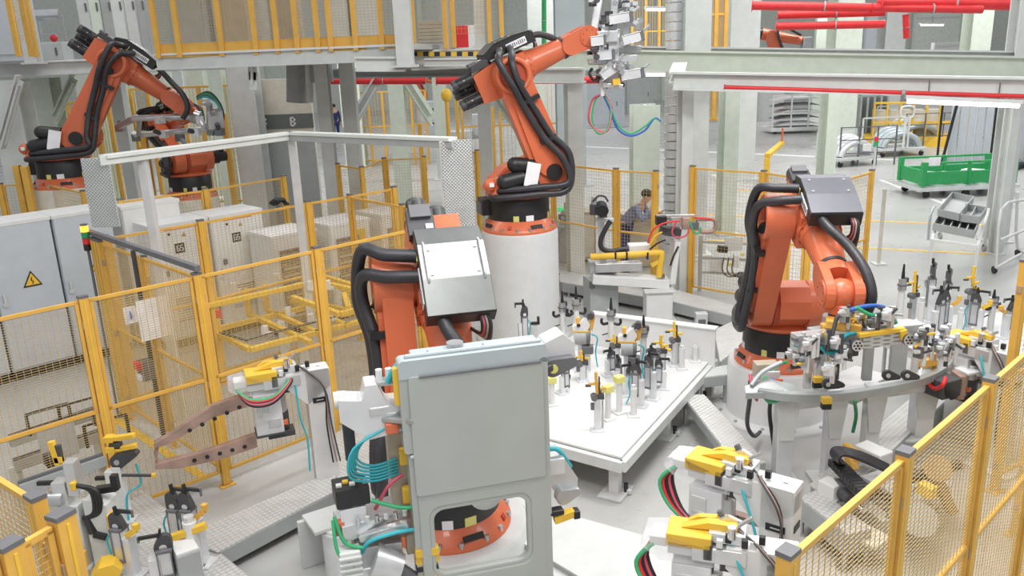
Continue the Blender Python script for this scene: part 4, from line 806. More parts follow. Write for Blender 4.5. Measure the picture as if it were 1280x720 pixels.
b = MB(); b.bar(v*0.5+nn*0.05+V((0, 0, 0.1)), v*0.5+nn*0.05+V((0, 0, 2.05)), 0.035, 0.035, 'charcoal', vn); b.build('gate_pole', gr)
for t in (0.1, 0.2, 0.3): post(vn*(t*0.85-0.02)+nn*0.02, 2.0, gr, 0.06, vn)
post(v*0.5-nn*0.02+vn*0.06, 1.98, gr, 0.05, vn)
b = MB(); b.bar(v*0.60+nn*0.05+V((0, 0, 1.22)), v*0.60+nn*0.05+V((0, 0, 1.62)), 0.006, 0.28, 'paper', nn); b.bar(v*0.60+nn*0.056+V((0, 0, 1.57)), v*0.60+nn*0.056+V((0, 0, 1.61)), 0.004, 0.28, 'green', nn)
for i in range(7): b.bar(v*0.60+nn*0.056+V((0, 0, 1.30+i*0.034)), v*0.60+nn*0.056+V((0, 0, 1.304+i*0.034)), 0.003, 0.22 if i % 3 else 0.16, 'mgray', nn)
b.build('notice_sheet', gr)
b = MB(); b.bar(v*0.36+nn*0.05+V((0, 0, 1.25)), v*0.36+nn*0.05+V((0, 0, 1.43)), 0.006, 0.13, 'paper', nn); c = v*0.36+nn*0.055+V((0, 0, 1.34)); b.cyl(c, c+nn*0.004, 0.045, 'blue', n=20); b.build('blue_sign', gr)
b = MB(); c = v*0.5+nn*0.11+V((0, 0, 0.86)); b.box(c, (0.14, 0.12, 0.20), 'dgray', math.atan2(vn.y, vn.x)); b.box(c+V((0, 0, 0.06))+nn*0.07, (0.10, 0.05, 0.08), 'red', math.atan2(vn.y, vn.x)); b.box(c+V((0, 0, -0.06))+nn*0.07, (0.08, 0.04, 0.06), 'paper', math.atan2(vn.y, vn.x)); b.build('gate_switch', gr, 0.006)
# inner line behind the yellow rack
p1 = T2(250, 276); p2 = T2(384, 252); p3 = T2(492, 234)
fence('yellow mesh fence behind the yellow rack, in front of the white control cabinets', [g+(p1-g).normalized()*0.12, p1, p2, p3], wz=0.03)
q0 = T2(437, 244); q1 = T2(503, 256); q2 = T2(530, 263)
fence('short yellow mesh fence crossing between the two longer left fence lines', [q0, q1, q2, f4+u*0.1], wz=0.03, noposts=(3,))
# far left
fence('yellow mesh fence in front of the far left robot pedestal', [T2(-60, 231), T2(0, 230), T2(54, 228), T2(103, 239)], wz=0.05, wx=0.05)
fence('yellow mesh fence in front of the small far robot', [T2(150, 250), T2(256, 236), T2(354, 220)], wz=0.05)
fence('yellow mesh fence at the end of the long rail near the perforated post', [T2(422, 205), T2(452, 209), T2(480, 198), T2(530, 196)], wz=0.05)
fence('short yellow fence bay just left of the tall white pedestal', [T2(577, 190), T2(596, 188)], wz=0.05)
# behind centre and right robots
fence('yellow mesh fence behind the tall white pedestal with the crouching man beyond', [T2(690, 203), T2(770, 211), T2(820, 214)], wz=0.05)
fence('yellow mesh fence right of the grey-green column with a corner behind the right robot', [T2(866, 208), T2(955, 214), T2(1045, 226), T2(1090, 213)], wz=0.05)
fence('narrow yellow fence bay glimpsed under the right robot elbow', [T2(983, 262, 1.9), T2(1013, 262, 1.9)], h=1.9, wz=0.05)
# bottom left corner
k1 = T2(76, 645); k2 = T2(10, 682); k3 = T2(44, 626); kd = (k2-k1)
fence('yellow mesh fence corner at the bottom left edge of the view', [k2+kd*0.8, k2, k1], wx=0.045, wz=0.03, w=0.085)
fence('yellow mesh fence slanting in at the left edge behind the corner posts', [T2(-90, 540), T2(44, 622)], wx=0.045, wz=0.03, w=0.075)
fence('dark footed yellow fence bay beyond the right foreground fence', [P(1268, 668, 0.0), P(1330, 600, 0.0)], h=1.15, wz=0.04, midrail=None)
fence('yellow post with a white strip at the right edge beside the clamps', [at(1268, 430, 6.2), at(1330, 430, 6.6)], h=2.0, wz=0.04)
# ------------------------------------------------------------------ structure steel: columns and beams of the hall
def hcol(name, p, w, d, h, m='beam', rz=0.0, z0=0.0):
    b = MB(M.Translation((p.x, p.y, z0)) @ M.Rotation(rz, 4, 'Z')); h = h-z0
    for s in (-1, 1): b.box((0, s*d/2, h/2), (w, 0.03, h), m)
    b.box((0, 0, h/2), (0.03, d, h), m); b.box((0, 0, 0.015), (w*1.5, d*1.5, 0.03), m)
    return b.build(name)
def ibeam(name, p, q, w, h, m='beam'):
    p, q = V(p), V(q); b = MB(); up = V((0, 0, h/2))
    b.bar(p+up, q+up, w, 0.03, m); b.bar(p-up, q-up, w, 0.03, m); b.bar(p, q, 0.03, h, m); return b.build(name)
def one(name, label, cat, fn, group=None, bevel=0.0):
    m = MB(); fn(m); return tag(m.build(name, None, bevel), label, cat, group)
def G(x, y): return P(x, y, 0)
cols = [((720, 352), 0.24, 0.24, 3.35, 'beam', 'grey steel column right of the tall white pedestal'),
        ((852, 366), 0.17, 0.20, 3.3, 'beam', 'tall grey column right of the crouching man'),
        ((906, 292), 0.30, 0.30, 3.4, 'mint', 'mint green column behind the fence left of the right robot'),
        ((1031, 224), 0.34, 0.40, 3.5, 'mint', 'mint green column standing near the white parts rack'),
        ((1243, 318), 0.15, 0.17, 3.2, 'beam', 'blue-grey column at the right edge in front of the green stillage')]
for (x, y), w_, d_, h_, m_, lb in cols:
    tag(hcol('steel_column', G(x, y), w_, d_, h_, m_, R(10)), lb, 'column')
for (x, Y, w_, h_, m_, lb) in ((8, 15.0, 0.5, 3.6, 'beam', 'pale column at the left picture edge'), (52, 17, 0.45, 3.6, 'mint', 'mint column behind the far left robot base'), (304, 17.0, 0.5, 3.7, 'lgray', 'broad grey column left of the banded wall'), (402, 15.0, 0.22, 3.7, 'lgray', 'slim grey column right of the banded wall'), (437, 30.0, 0.7, 3.8, 'mint', 'far mint column right of the standing man'), (494, 22, 0.4, 3.8, 'mint', 'mint column behind the raking grey brace'), (548, 26, 0.4, 3.8, 'mint', 'far mint column left of the pale machine box'), (660, 20, 0.7, 3.0, 'mint', 'mint cabinet-like column behind the centre robot arm'), (806, 17.5, 0.55, 2.6, 'mint', 'mint pedestal column where the looped cables end'),
                          (1052, 30, 0.9, 8, 'mint', 'far mint column under the red pipes'), (1110, 34, 0.8, 8, 'lgray', 'far grey column behind the red pipes'), (1215, 30, 0.7, 8, 'mint', 'far mint column near the upper right corner'), (1270, 15, 0.3, 8, 'lgray', 'tall pale column at the upper right edge'), (925, 24, 0.8, 8, 'beam', 'tall grey column above the long beams'), (868, 15, 0.45, 8, 'beam', 'flat pale column beside the ribbed duct'), (678, 28, 0.9, 8, 'beam', 'tall grey column behind the raised forearm'), (712, 24, 0.8, 8, 'sheet_blue', 'bluish column behind the centre gripper'), (602, 14.1, 0.16, 7, 'beam', 'slim grey post between the upper window bays'), (562, 14.0, 0.16, 7, 'beam', 'slim grey post left of the orange-red window bay'), (508, 11.7, 0.22, 7, 'lgray', 'pale post at the right end of the yellow gallery railing'), (45, 14.7, 0.2, 7, 'lgray', 'pale post on the gallery in the upper left corner')):
    p = at(x, 90, Y); tag(hcol('steel_column', p, w_, w_, h_, m_, 0, at(512, 63, 13.8).z+0.01 if x in (562, 602) else (at(508, 84, 11.7).z if x == 508 else (at(45, 80, 14.7).z if x == 45 else 0))), lb, 'column')
def beam(lb, a, b_, w_, h_, m_='beam', name='steel_beam'): return tag(ibeam(name, a, b_, w_, h_, m_), lb, 'beam')
beam('front grey beam across the right, above the red pipe', at(842, 101, 11.9), at(1330, 110, 10.4), 0.22, 0.22)
beam('rear pale beam across the right, just behind the front beam', at(650, 73, 14.0), at(1330, 85, 13.0), 0.24, 0.30, 'mint')
beam('long slim beam running right just above the rear pale beam', at(730, 62, 15.5), at(1330, 70, 15.0), 0.25, 0.12, 'lgray')
beam('short beam over the column right of the centre robot', at(640, 94, 13.4), at(730, 94, 13.0), 0.26, 0.20)
beam('short beam linking the two long beams above the tall grey column', at(850, 84, 13.4), at(846, 97, 11.9), 0.22, 0.12)
beam('lower grey beam under the right end of the gallery', at(412, 92, 15.8), at(720, 88, 15.4), 0.2, 0.15, 'mgray')
beam('white box beam below the yellow gallery end', at(445, 80, 11.75), at(506, 80, 11.7), 0.14, 0.17, 'beam')
beam('short white beam under the hazard strip', at(530, 78, 13.5), at(608, 77, 13.6), 0.14, 0.10, 'beam')
beam('hanging grey bracket under the gallery deck', at(316, 84, 12.6), at(316, 106, 12.6), 0.12, 0.14, 'beam')
for x, Y, w_, m_, lb in ((108, 24, 0.5, 'mint', 'far mint column behind the link arm of the far left robot'), (198, 24, 0.5, 'mint', 'far mint column above the far left robot forearm'), (222, 26, 0.4, 'lgray', 'far grey column behind the far left gripper'), (246, 24, 0.5, 'mint', 'far mint column right of the far left gripper'), (270, 22, 0.35, 'mint', 'far mint column left of the broad grey column'), (150, 22, 0.4, 'mint', 'far mint column behind the far left robot elbow')): tag(hcol('steel_column', at(x, 90, Y), w_, w_, 3.6, m_), lb, 'column')
beam('raking grey brace left of the pale machine box', at(432, 168, 17), at(470, 102, 17), 0.25, 0.22)
beam('raking brace at the left picture edge', at(2, 180, 14.5), at(24, 100, 14.5), 0.16, 0.16, 'lgray')
beam('raking brace behind the far left robot arm', at(68, 150, 16.5), at(92, 98, 16.5), 0.16, 0.16, 'mint')
beam('thin raking mint brace behind the upright of the centre robot', at(652, 168, 16.5), at(618, 120, 16.5), 0.16, 0.16, 'mint')
beam('thin raking mint brace in the middle distance', at(540, 150, 22), at(508, 100, 22), 0.3, 0.3, 'mint')
def pipe(lb, a, b_, r, m_='red', name='fire_pipe'): return one(name, lb, 'pipe', lambda m: (m.cyl(a, b_, r, m_, n=12), m.cyl(a, a+(b_-a)*0.004, r*1.4, m_, n=12), m.cyl(a+(b_-a)*0.55, a+(b_-a)*0.56, r*1.3, 'mgray', n=12)))
pipe('red pipe hung along the bottom of the front grey beam', at(905, 109, 11.6), at(1330, 122, 10.3), 0.028)
pipe('thin red pipe between the two long beams', at(1085, 95, 11.9), at(1330, 99, 11.4), 0.022)
pipe('red pipe under the gallery left of the centre robot', at(412, 101, 17), at(532, 101, 17), 0.07)
pipe('red pipe under the gallery behind the centre robot', at(545, 101, 17), at(760, 100, 17), 0.07)
pipe('uppermost thick red pipe at the upper right', at(1100, 3, 16), at(1268, 6, 16), 0.10)
pipe('long red pipe running off the top at the upper right', at(940, 7, 16.5), at(1105, 10, 16), 0.08)
pipe('red pipe with a pale label, second from bottom at upper right', at(972, 19, 17), at(1106, 15, 16.5), 0.075)
pipe('lowest red pipe of the upper right group', at(970, 33, 17), at(1106, 30, 16.5), 0.075)
pipe('red pipe ending over the grey far columns', at(1090, 10, 16), at(1228, 12, 15.8), 0.07)
pipe('short vertical red pipe hanging at upper right', at(1132, 18, 20), at(1133, 48, 20), 0.07)
pipe('vertical green pipe behind the raised forearm', at(680, -20, 22), at(680, 62, 22), 0.06, 'green', 'water_pipe')
lt = thing('strip_light', 'white fluorescent strip light under the front beam at the right', 'lamp', at(1203, 127, 10.7)); lv = at(1276, 128, 10.5)-at(1130, 122, 10.9)
sub(lt, 'housing', lambda m: m.bar(-lv/2+V((0, 0, 0.03)), lv/2+V((0, 0, 0.03)), 0.14, 0.05, 'white')); sub(lt, 'tube', lambda m: m.cyl(-lv*0.48+V((0, 0, -0.02)), lv*0.48+V((0, 0, -0.02)), 0.03, 'lamp_w', n=10), 0)
for t in (-0.3, 0.3): sub(lt, 'hanger', lambda m: m.cyl(lv*t, lv*t+V((0, 0, 0.25)), 0.008, 'dgray', n=6))
for x0, x1, y, Y, lb in ((805, 850, 93, 20, 'short fluorescent light in the middle distance'), (700, 790, 84, 18, 'fluorescent light under the rear beam'), (575, 612, 62, 24, 'bright light seen through the gallery bay'), (1150, 1180, 31, 40, 'far fluorescent light at the upper right'), (806, 832, 12, 26, 'bright light beside the ribbed duct at the top')):
    a_ = at(x0, y, Y); q_ = at(x1, y, Y); lt = thing('strip_light', lb, 'lamp', a_)
    sub(lt, 'housing', lambda m: m.bar(V((0, 0, 0.05)), q_-a_+V((0, 0, 0.05)), 0.25, 0.06, 'white')); sub(lt, 'tube', lambda m: m.cyl(V((0.05, 0, 0)), (q_-a_)*0.97, 0.04, 'lamp_w', n=10), 0); sub(lt, 'hanger', lambda m: m.cyl((q_-a_)*0.5, (q_-a_)*0.5+V((0, 0, 0.4)), 0.012, 'dgray', n=6))
# ribbed duct and wide grey ducts
one('air_duct', 'ribbed silver air duct rising to the top right of the centre gripper', 'duct', lambda m: [m.cyl((at(843, 60, 15.3).x, 15.3, 0.0+i*0.16), (at(843, 60, 15.3).x, 15.3, 0.14+i*0.16), 0.155, 'silver', 0.165, 20) for i in range(38)])
one('air_duct', 'grey round air duct under the gallery above the banded wall', 'duct', lambda m: (m.cyl(at(372, 128, 15.5), at(372, 70, 15.5), 0.20, 'mgray', n=24), m.cyl(at(388, 128, 15.3), at(386, 80, 15.3), 0.07, 'white', n=14), m.box(at(402, 92, 15.3), (0.35, 0.3, 0.3), 'mgray')))
# ------------------------------------------------------------------ gallery (mezzanine)
def deck(lb, a, b_, depth, th, m_='beam'):
    a, b_ = V(a), V(b_); b_.z = a.z; d = (b_-a).normalized(); n_ = V((-d.y, d.x, 0)); n_ = n_ if n_.y > 0 else -n_
    r = thing('gallery_deck', lb, 'gallery', (a.x, a.y, 0)); o = V((a.x, a.y, 0)); A = a-o; B = b_-o
    sub(r, 'floor_slab', lambda m: m.bar(A+n_*depth/2-V((0, 0, 0.04)), B+n_*depth/2-V((0, 0, 0.04)), depth, 0.08, 'mgray'))
    sub(r, 'fascia', lambda m: (m.bar(A-V((0, 0, th/2)), B-V((0, 0, th/2)), 0.06, th, m_), m.bar(A-n_*0.04-V((0, 0, 0.02)), B-n_*0.04-V((0, 0, 0.02)), 0.10, 0.03, 'white'), m.bar(A-n_*0.04-V((0, 0, th)), B-n_*0.04-V((0, 0, th)), 0.10, 0.03, m_)))
    for t in (0.1, 0.5, 0.9): sub(r, 'joist', lambda m: m.bar(A+(B-A)*t-V((0, 0, th*0.6)), A+(B-A)*t+n_*depth-V((0, 0, th*0.6)), 0.10, th*0.7, m_))
    q = A+(B-A)*0.5+n_*(depth-0.2); sub(r, 'post', lambda m: m.box((q.x, q.y, (a.z-0.1)/2), (0.25, 0.25, a.z-0.1), 'lgray'))
    return r
deck('pale gallery deck edge at the upper left behind the far left robot', at(-60, 80, 15.0), at(205, 78, 15.4), 3.0, 0.24, 'lgray')
deck('gallery deck edge below the yellow railing', at(195, 67, 12.5), at(508, 70, 12.0), 3.2, 0.22, 'lgray')
deck('gallery deck with black and yellow hazard edge, left of the centre robot', at(512, 63, 13.8), at(735, 60, 14.4), 2.0, 0.30, 'beam')
one('hazard_strip', 'black and yellow hazard strip on the gallery edge', 'hazard strip', lambda m: [m.bar(at(515+i*7, 67.5, 13.7), at(515+i*7+6.6, 67.4, 13.7), 0.02, 0.07, 'yellow_b' if i % 2 else 'black') for i in range(12)])
def railing(lb, pix, Y0, Y1, zb, zt, kick=True, wx=0.10, wz=0.05):
    n = len(pix); pts = []
    for i, x in enumerate(pix): p = at(x, 60, Y0+(Y1-Y0)*i/(n-1)); pts.append(V((p.x, p.y, 0)))
    r = thing('gallery_railing', lb, 'railing', (pts[0].x, pts[0].y, zb)); q = [p-pts[0] for p in pts]
    for p in q: sub(r, 'post', lambda m: m.box((p.x, p.y, (zt-zb)/2), (0.07, 0.06, zt-zb), 'yellow'))
    for i in range(n-1):
        a_, c_ = q[i], q[i+1]; L_ = (c_-a_).length
        if kick: sub(r, 'kick_plate', lambda m: m.bar(a_+V((0, 0.03, 0.10)), c_+V((0, 0.03, 0.10)), 0.015, 0.19, 'yellow'))
        sub(r, 'mesh_panel', lambda m: ([m.bar(a_+(c_-a_)*(k/max(2, int(L_/wx)))+V((0, 0, 0.2)), a_+(c_-a_)*(k/max(2, int(L_/wx)))+V((0, 0, zt-zb)), 0.004, 0.004, 'wire', (1, 0, 0)) for k in range(1, max(2, int(L_/wx)))], [m.bar(a_+V((0, 0, 0.2+k*wz)), c_+V((0, 0, 0.2+k*wz)), 0.004, 0.004, 'wire') for k in range(int((zt-zb-0.2)/wz))], m.bar(a_+V((0, 0, zt-zb)), c_+V((0, 0, zt-zb)), 0.04, 0.04, 'yellow')), 0)
    return r
zg_ = at(350, 67, 12.2).z
railing('yellow mesh railing with kick plate along the gallery', [197, 224, 277, 320, 347, 372, 398, 414, 445, 478, 499], 12.4, 11.95, zg_, zg_+2.0, True, 0.05, 0.04)
railing('yellow framed mesh bay in front of the brown crate on the gallery', [518, 558], 13.6, 13.7, at(540, 62, 13.7).z, at(540, 62, 13.7).z+2, False, 0.08, 0.08)
railing('yellow framed mesh bay in front of the orange-red sheet on the gallery', [568, 613, 628], 13.8, 13.9, at(590, 58, 13.8).z, at(590, 58, 13.8).z+2, False, 0.06, 0.08)
railing('yellow mesh rail on the gallery in the upper left corner', [22, 38, 44], 12.5, 14.0, at(30, 70, 12.5).z, at(30, 70, 12.5).z+2, False)
zd = zg_
ZD1, ZD2 = at(-60, 80, 15.0).z, at(195, 67, 12.5).z
def locker(lb, x, y0, Y, w_, d_, h_, m_, extra=None, cat='cabinet'):
    p = at(x, y0, Y); p.z = ZD2 if 200 < x else ZD1; r = thing('machine_cabinet', lb, cat, p); 
    sub(r, 'body', lambda m: m.box((0, 0, h_/2), (w_, d_, h_), m_), 0.01)
    sub(r, 'door', lambda m: m.box((0, -d_/2-0.01, h_/2), (w_*0.86, 0.02, h_*0.9), m_), 0.006)
    sub(r, 'handle', lambda m: m.box((w_*0.3, -d_/2-0.03, h_*0.5), (0.03, 0.03, 0.14), 'dgray'))
    if extra: extra(r)
    return r
for i, (x, w_, m_) in enumerate(((118, 0.22, 'lgray'), (132, 0.20, 'mint'), (147, 0.22, 'mgray'), (160, 0.24, 'beam'), (176, 0.22, 'lgray'), (189, 0.16, 'mgray'))):
    locker(('leftmost', 'second', 'third', 'fourth', 'fifth', 'last')[i]+' upright grey panel unit in the gallery row at upper left', x, 66, 15.9, w_, 0.3, 1.8, m_)
locker('big plain grey panel unit at the upper left picture corner', 12, 72, 14.8, 0.8, 0.4, 2.2, 'cab_gray')
for i, (x, Y, w_, m_) in enumerate(((248, 13.2, 0.45, 'mgray'), (302, 13.4, 0.40, 'tan'), (330, 13.8, 0.35, 'lgray'), (360, 14.0, 0.50, 'tan'), (428, 13.6, 0.35, 'lgray'), (462, 13.6, 0.45, 'lgray'))):
    locker(('leftmost grey', 'tan', 'pale', 'broad tan', 'slim pale', 'rightmost pale')[i]+' machine cabinet behind the yellow gallery railing', x, 64, Y, w_, 0.4, 2.0, m_)
locker('small white bench unit with a red lamp on the upper left gallery', 66, 58, 16.6, 0.55, 0.4, 0.35, 'lgray', lambda r: (sub(r, 'red_lamp', lambda m: m.ball((0.1, -0.1, 0.42), 0.07, 'red')), sub(r, 'foil_roll', lambda m: m.cyl((-0.2, 0, 0.85), (0.25, 0, 0.85), 0.10, 'chrome', n=16)), sub(r, 'roll_stand', lambda m: (m.box((-0.2, 0.05, 0.6), (0.03, 0.03, 0.5), 'steel'), m.box((0.25, 0.05, 0.6), (0.03, 0.03, 0.5), 'steel'), m.box((0.02, 0.05, 0.5), (0.45, 0.02, 0.03), 'steel')))))
one('crate', 'brown slatted crate in the gallery bay', 'crate', lambda m: [m.box(at(541, 51.6-i*4.5, 15.0), (0.46, 0.4, 0.055), 'tan') for i in range(6)])
one('sheet', 'orange-red hanging sheet in the gallery bay', 'sheet', lambda m: m.box(at(576, 46, 15.0), (0.26, 0.05, 0.36), 'red'))
one('sheet', 'white bright board in the gallery bay', 'board', lambda m: m.box(at(594, 46, 16.0), (0.36, 0.05, 0.42), 'white'))
0 and one('wire_bracket', 'small metal bracket hanging at the top beside the pale post', 'bracket', lambda m: (m.bar(at(512, 2, 12), at(524, 3, 12), 0.04, 0.04, 'steel'), m.bar(at(516, -4, 12), at(516, 10, 12), 0.03, 0.03, 'dgray', (1, 0, 0))))
# banded wall with the letter B twice
wl = thing('partition_wall', 'beige partition under the gallery with a dark band lettered B', 'partition', at(350, 180, 17.5)); wl.location.z = 0
wa = at(312, 150, 17.5)-V((at(350, 180, 17.5).x, 17.5, 0)); wb_ = at(392, 150, 17.5)-V((at(350, 180, 17.5).x, 17.5, 0))
sub(wl, 'panel', lambda m: m.box(((wa.x+wb_.x)/2, 0, 1.7), (wb_.x-wa.x, 0.15, 3.4), 'cream')); zb_ = at(350, 152, 17.4).z
sub(wl, 'dark_band', lambda m: m.box(((wa.x+wb_.x)/2, -0.08, zb_), (wb_.x-wa.x+0.02, 0.03, 0.29), 'dark_band'))
sub(wl, 'lower_panel', lambda m: m.box(((wa.x+wb_.x)/2, -0.08, zb_/2-0.1), (wb_.x-wa.x, 0.02, zb_-0.35), 'mgray'))
for x in (328, 364): sub(wl, 'letter', lambda m: letters(m, 'B', at(x, 157, 17.4)-wl.location, (1, 0, 0), (0, 0, 1), 0.16, 'white', 0.01, 0.035), 0)
# ------------------------------------------------------------------ long grey rail with perforated ends
ra, rc_, rb_ = P(128, 192, 2.95), P(362, 163, 2.95), P(566, 170, 2.95); rv = V((rc_.x-ra.x, rc_.y-ra.y, 0)); rw = V((rb_.x-ra.x, rb_.y-ra.y, 0))
rl = thing('light_rail', 'long grey rail frame with perforated ends crossing behind the left fences', 'frame', (ra.x, ra.y, 0)); zt = 2.95
sub(rl, 'rail', lambda m: (m.bar(V((0, 0, zt-0.03)), rv+V((0, 0, zt-0.03)), 0.14, 0.035, 'beam'), m.bar(V((0, 0, zt-0.07)), rv+V((0, 0, zt-0.07)), 0.05, 0.06, 'dgray'), m.bar(V((0, -0.07, zt-0.06)), rv+V((0, -0.07, zt-0.06)), 0.02, 0.09, 'beam')))
rn = rv.normalized()
q_ = at(121, 190, ra.y+0.25)-V((ra.x, ra.y, 0)); sub(rl, 'perforated_plate', lambda m: m.bar(V((-0.22, 0.02, 2.58)), V((0.05, -0.0, 2.58)), 0.025, 0.66, 'perf'))
sub(rl, 'perforated_plate', lambda m: m.bar(rw+V((-0.12, 0, 2.25)), rw+V((0.18, 0.02, 2.25)), 0.025, 1.32, 'perf'))
sub(rl, 'rail', lambda m: (m.bar(rv+V((0, 0, zt-0.03)), rw+V((0, 0, zt-0.03)), 0.14, 0.035, 'beam'), m.bar(rv+V((0, -0.05, zt-0.08)), rw+V((0, -0.05, zt-0.08)), 0.03, 0.07, 'mgray')))
for t in (rv*0.16, rv, rw*0.97): sub(rl, 'post', lambda m: (m.box(t+V((0, 0.06, (zt-0.05)/2)), (0.085, 0.085, zt-0.05), 'silver'), m.box(t+V((0, 0.06, 0.01)), (0.2, 0.2, 0.02), 'silver')))
# ------------------------------------------------------------------ electrical cabinets
U45 = V((math.cos(R(45)), math.sin(R(45)), 0)); N45 = V((math.sin(R(45)), -math.cos(R(45)), 0))
def tri(m, c, s, nrm, ux_):
    c = V(c); up_ = V((0, 0, 1)); pts = [c+up_*s*0.62, c-up_*s*0.38-ux_*s*0.55, c-up_*s*0.38+ux_*s*0.55]
    m.add([p for p in pts]+[p+nrm*0.006 for p in pts], [(0, 1, 2), (3, 4, 5), (0, 1, 4, 3), (1, 2, 5, 4), (2, 0, 3, 5)], 'black')
    pts = [c+(p-c)*0.76+nrm*0.003 for p in pts]; m.add([p for p in pts]+[p+nrm*0.006 for p in pts], [(0, 1, 2), (3, 4, 5), (0, 1, 4, 3), (1, 2, 5, 4), (2, 0, 3, 5)], 'yellow_b')
    m.bar(c+up_*s*0.22+nrm*0.010, c-ux_*s*0.06+nrm*0.010, s*0.06, 0.003, 'black', nrm); m.bar(c-ux_*s*0.06+nrm*0.010, c+ux_*s*0.05-up_*s*0.03+nrm*0.010, s*0.05, 0.003, 'black', nrm); m.bar(c+ux_*s*0.05-up_*s*0.03+nrm*0.010, c-up_*s*0.24+nrm*0.010, s*0.06, 0.003, 'black', nrm)
def cabinet(lb, p, w_, d_, h_, m_, tri_s=0.0, logo=False, vent=False, plinth='black', grp=None, trih=0.58):
    r = thing('electrical_cabinet', lb, 'cabinet', (p.x, p.y, 0), R(45), grp)      # front faces local -Y
    sub(r, 'body', lambda m: m.box((w_/2, d_/2, (h_+0.1)/2+0.005), (w_-0.012, d_, h_-0.11), m_), 0.01)
    sub(r, 'plinth', lambda m: m.box((w_/2, d_/2, 0.055), (w_-0.03, d_-0.03, 0.11), plinth))
    dr = sub(r, 'door', lambda m: m.box((w_/2, -0.012, (h_+0.12)/2), (w_-0.03, 0.024, h_-0.16), m_), 0.008)
    sub(dr, 'handle', lambda m: (m.cyl((w_*0.10, -0.05, h_*0.50), (w_*0.10, -0.03, h_*0.50), 0.03, 'silver', n=14), m.box((w_*0.10, -0.045, h_*0.53), (0.025, 0.025, 0.14), 'lgray')))
    sub(r, 'top_plate', lambda m: m.box((w_/2, d_/2, h_-0.02), (w_+0.004, d_+0.06, 0.05), 'white'), 0.006)
    if tri_s: sub(dr, 'warning_sign', lambda m: tri(m, (w_*0.55, -0.026, h_*trih), tri_s, V((0, -1, 0)), V((1, 0, 0))))
    if logo:
        def f(m):
            m.box((w_*0.45, -0.026, h_*0.80), (0.13, 0.006, 0.13), 'charcoal'); letters(m, 'G', (w_*0.45-0.04, -0.031, h_*0.80-0.035), (1, 0, 0), (0, 0, 1), 0.07, 'white', 0.003); letters(m, 'S', (w_*0.45+0.008, -0.031, h_*0.80-0.035), (1, 0, 0), (0, 0, 1), 0.07, 'white', 0.003)
        sub(dr, 'logo_plate', f); sub(dr, 'red_line', lambda m: m.box((w_*0.5, -0.026, h_*0.955), (w_*0.55, 0.004, 0.02), 'pink_wire')); sub(dr, 'lock', lambda m: m.cyl((w_*0.3, -0.03, h_*0.92), (w_*0.3, -0.022, h_*0.92), 0.018, 'black', n=10))
        def v(m):
            for k in range(10): m.box((w_*0.5, -0.026, h_*(0.22+0.02*k)), (w_*0.5, 0.004, 0.012), 'charcoal')
        sub(dr, 'vent', v); sub(dr, 'switch', lambda m: (m.box((w_*0.18, -0.04, h_*0.62), (0.05, 0.03, 0.07), 'dgray')))
    if vent:
        sub(r, 'louvre_cover', lambda m: (m.box((w_*0.42, -0.034, h_*0.46), (w_*0.55, 0.02, h_*0.78), 'louvre'), [m.box((w_*0.42, -0.05, h_*(0.12+0.068*k)), (w_*0.5, 0.014, 0.025), 'tan' if k % 3 else 'dgray') for k in range(11)])); sub(r, 'yellow_sticker', lambda m: m.box((w_*0.72, -0.03, h_*0.84), (0.20, 0.012, 0.20), 'yellow_b'))
    return r
A0 = G(18, 477)
for i, (w_, tr, th_, lb) in enumerate(((0.85, 0, 0, 'blue-grey electrical cabinet cut off by the left picture edge'), (0.75, 0.20, 0.62, 'blue-grey electrical cabinet with a large yellow warning triangle'), (0.72, 0.10, 0.62, 'blue-grey electrical cabinet with a small yellow triangle, behind the stack light'))):
    cabinet(lb, A0+U45*(-0.86 if i == 0 else 0.0+0.76*(i-1)), w_, 0.5, 1.98, 'cab_gray', tr, trih=th_)
cabinet('white cabinet with an orange triangle just right of the safety gate post', A0+U45*1.62+N45*(-0.05), 0.8, 0.5, 1.95, 'cab_white', 0.14, trih=0.60)
B0 = P(190, 283, 1.72); B0 = V((B0.x, B0.y, 0))
for i, lb in enumerate(('white control cabinet with a dark square logo, nearer the gate', 'white control cabinet with a dark square logo, beside the double fence post')):
    cabinet(lb, B0+U45*(0.82*i-0.05), 0.80, 0.55, 1.72, 'cab_white', 0.05, True, trih=0.9, grp='white robot control cabinets')
C0 = V((-3.25, 10.95, 0))
for i, lb in enumerate(('left low white cabinet with a brown slatted side behind the yellow rack', 'middle low white cabinet with a brown slatted side behind the yellow rack', 'right low white cabinet with a brown slatted side near the fence corner')):
    cabinet(lb, C0+U45*(0.92*i)+N45*(0.0), 0.72, 0.6, 1.45, 'cab_white', 0, False, True, grp='low white cabinets in a row')
one('cable_heap', 'heap of dark cables on top of the white cabinets', 'cables', lambda m: [m.tube([at(338+k*2, 254+k % 3, 12.6), at(345+k*2, 249, 12.5), at(352+k, 251, 12.7), at(360-k, 255, 12.6)], 0.025, 'charcoal', 6) for k in range(5)])
ps = G(142, 512); sp_ = V((g.x, g.y, 0)); 
sl = thing('stack_light', 'small stack light with lit orange top on the safety gate post', 'signal lamp', (g.x-0.12, g.y-0.02, 0)); zs = 1.97; sl.location.x += 0.06; zs = 1.90
sub(sl, 'pole', lambda m: (m.cyl((0, 0, 0), (0, 0, zs), 0.015, 'dgray', n=8), m.cyl((0, 0, zs-0.02), (0, 0, zs+0.05), 0.04, 'black', n=14)))
for k, (m_, nm) in enumerate((('red', 'red_lens'), ('green_lens', 'green_lens'), ('led_o', 'orange_lens'))): sub(sl, nm, lambda m: m.cyl((0, 0, zs+0.05+0.065*k), (0, 0, zs+0.11+0.065*k), 0.04, m_, n=14), 0)
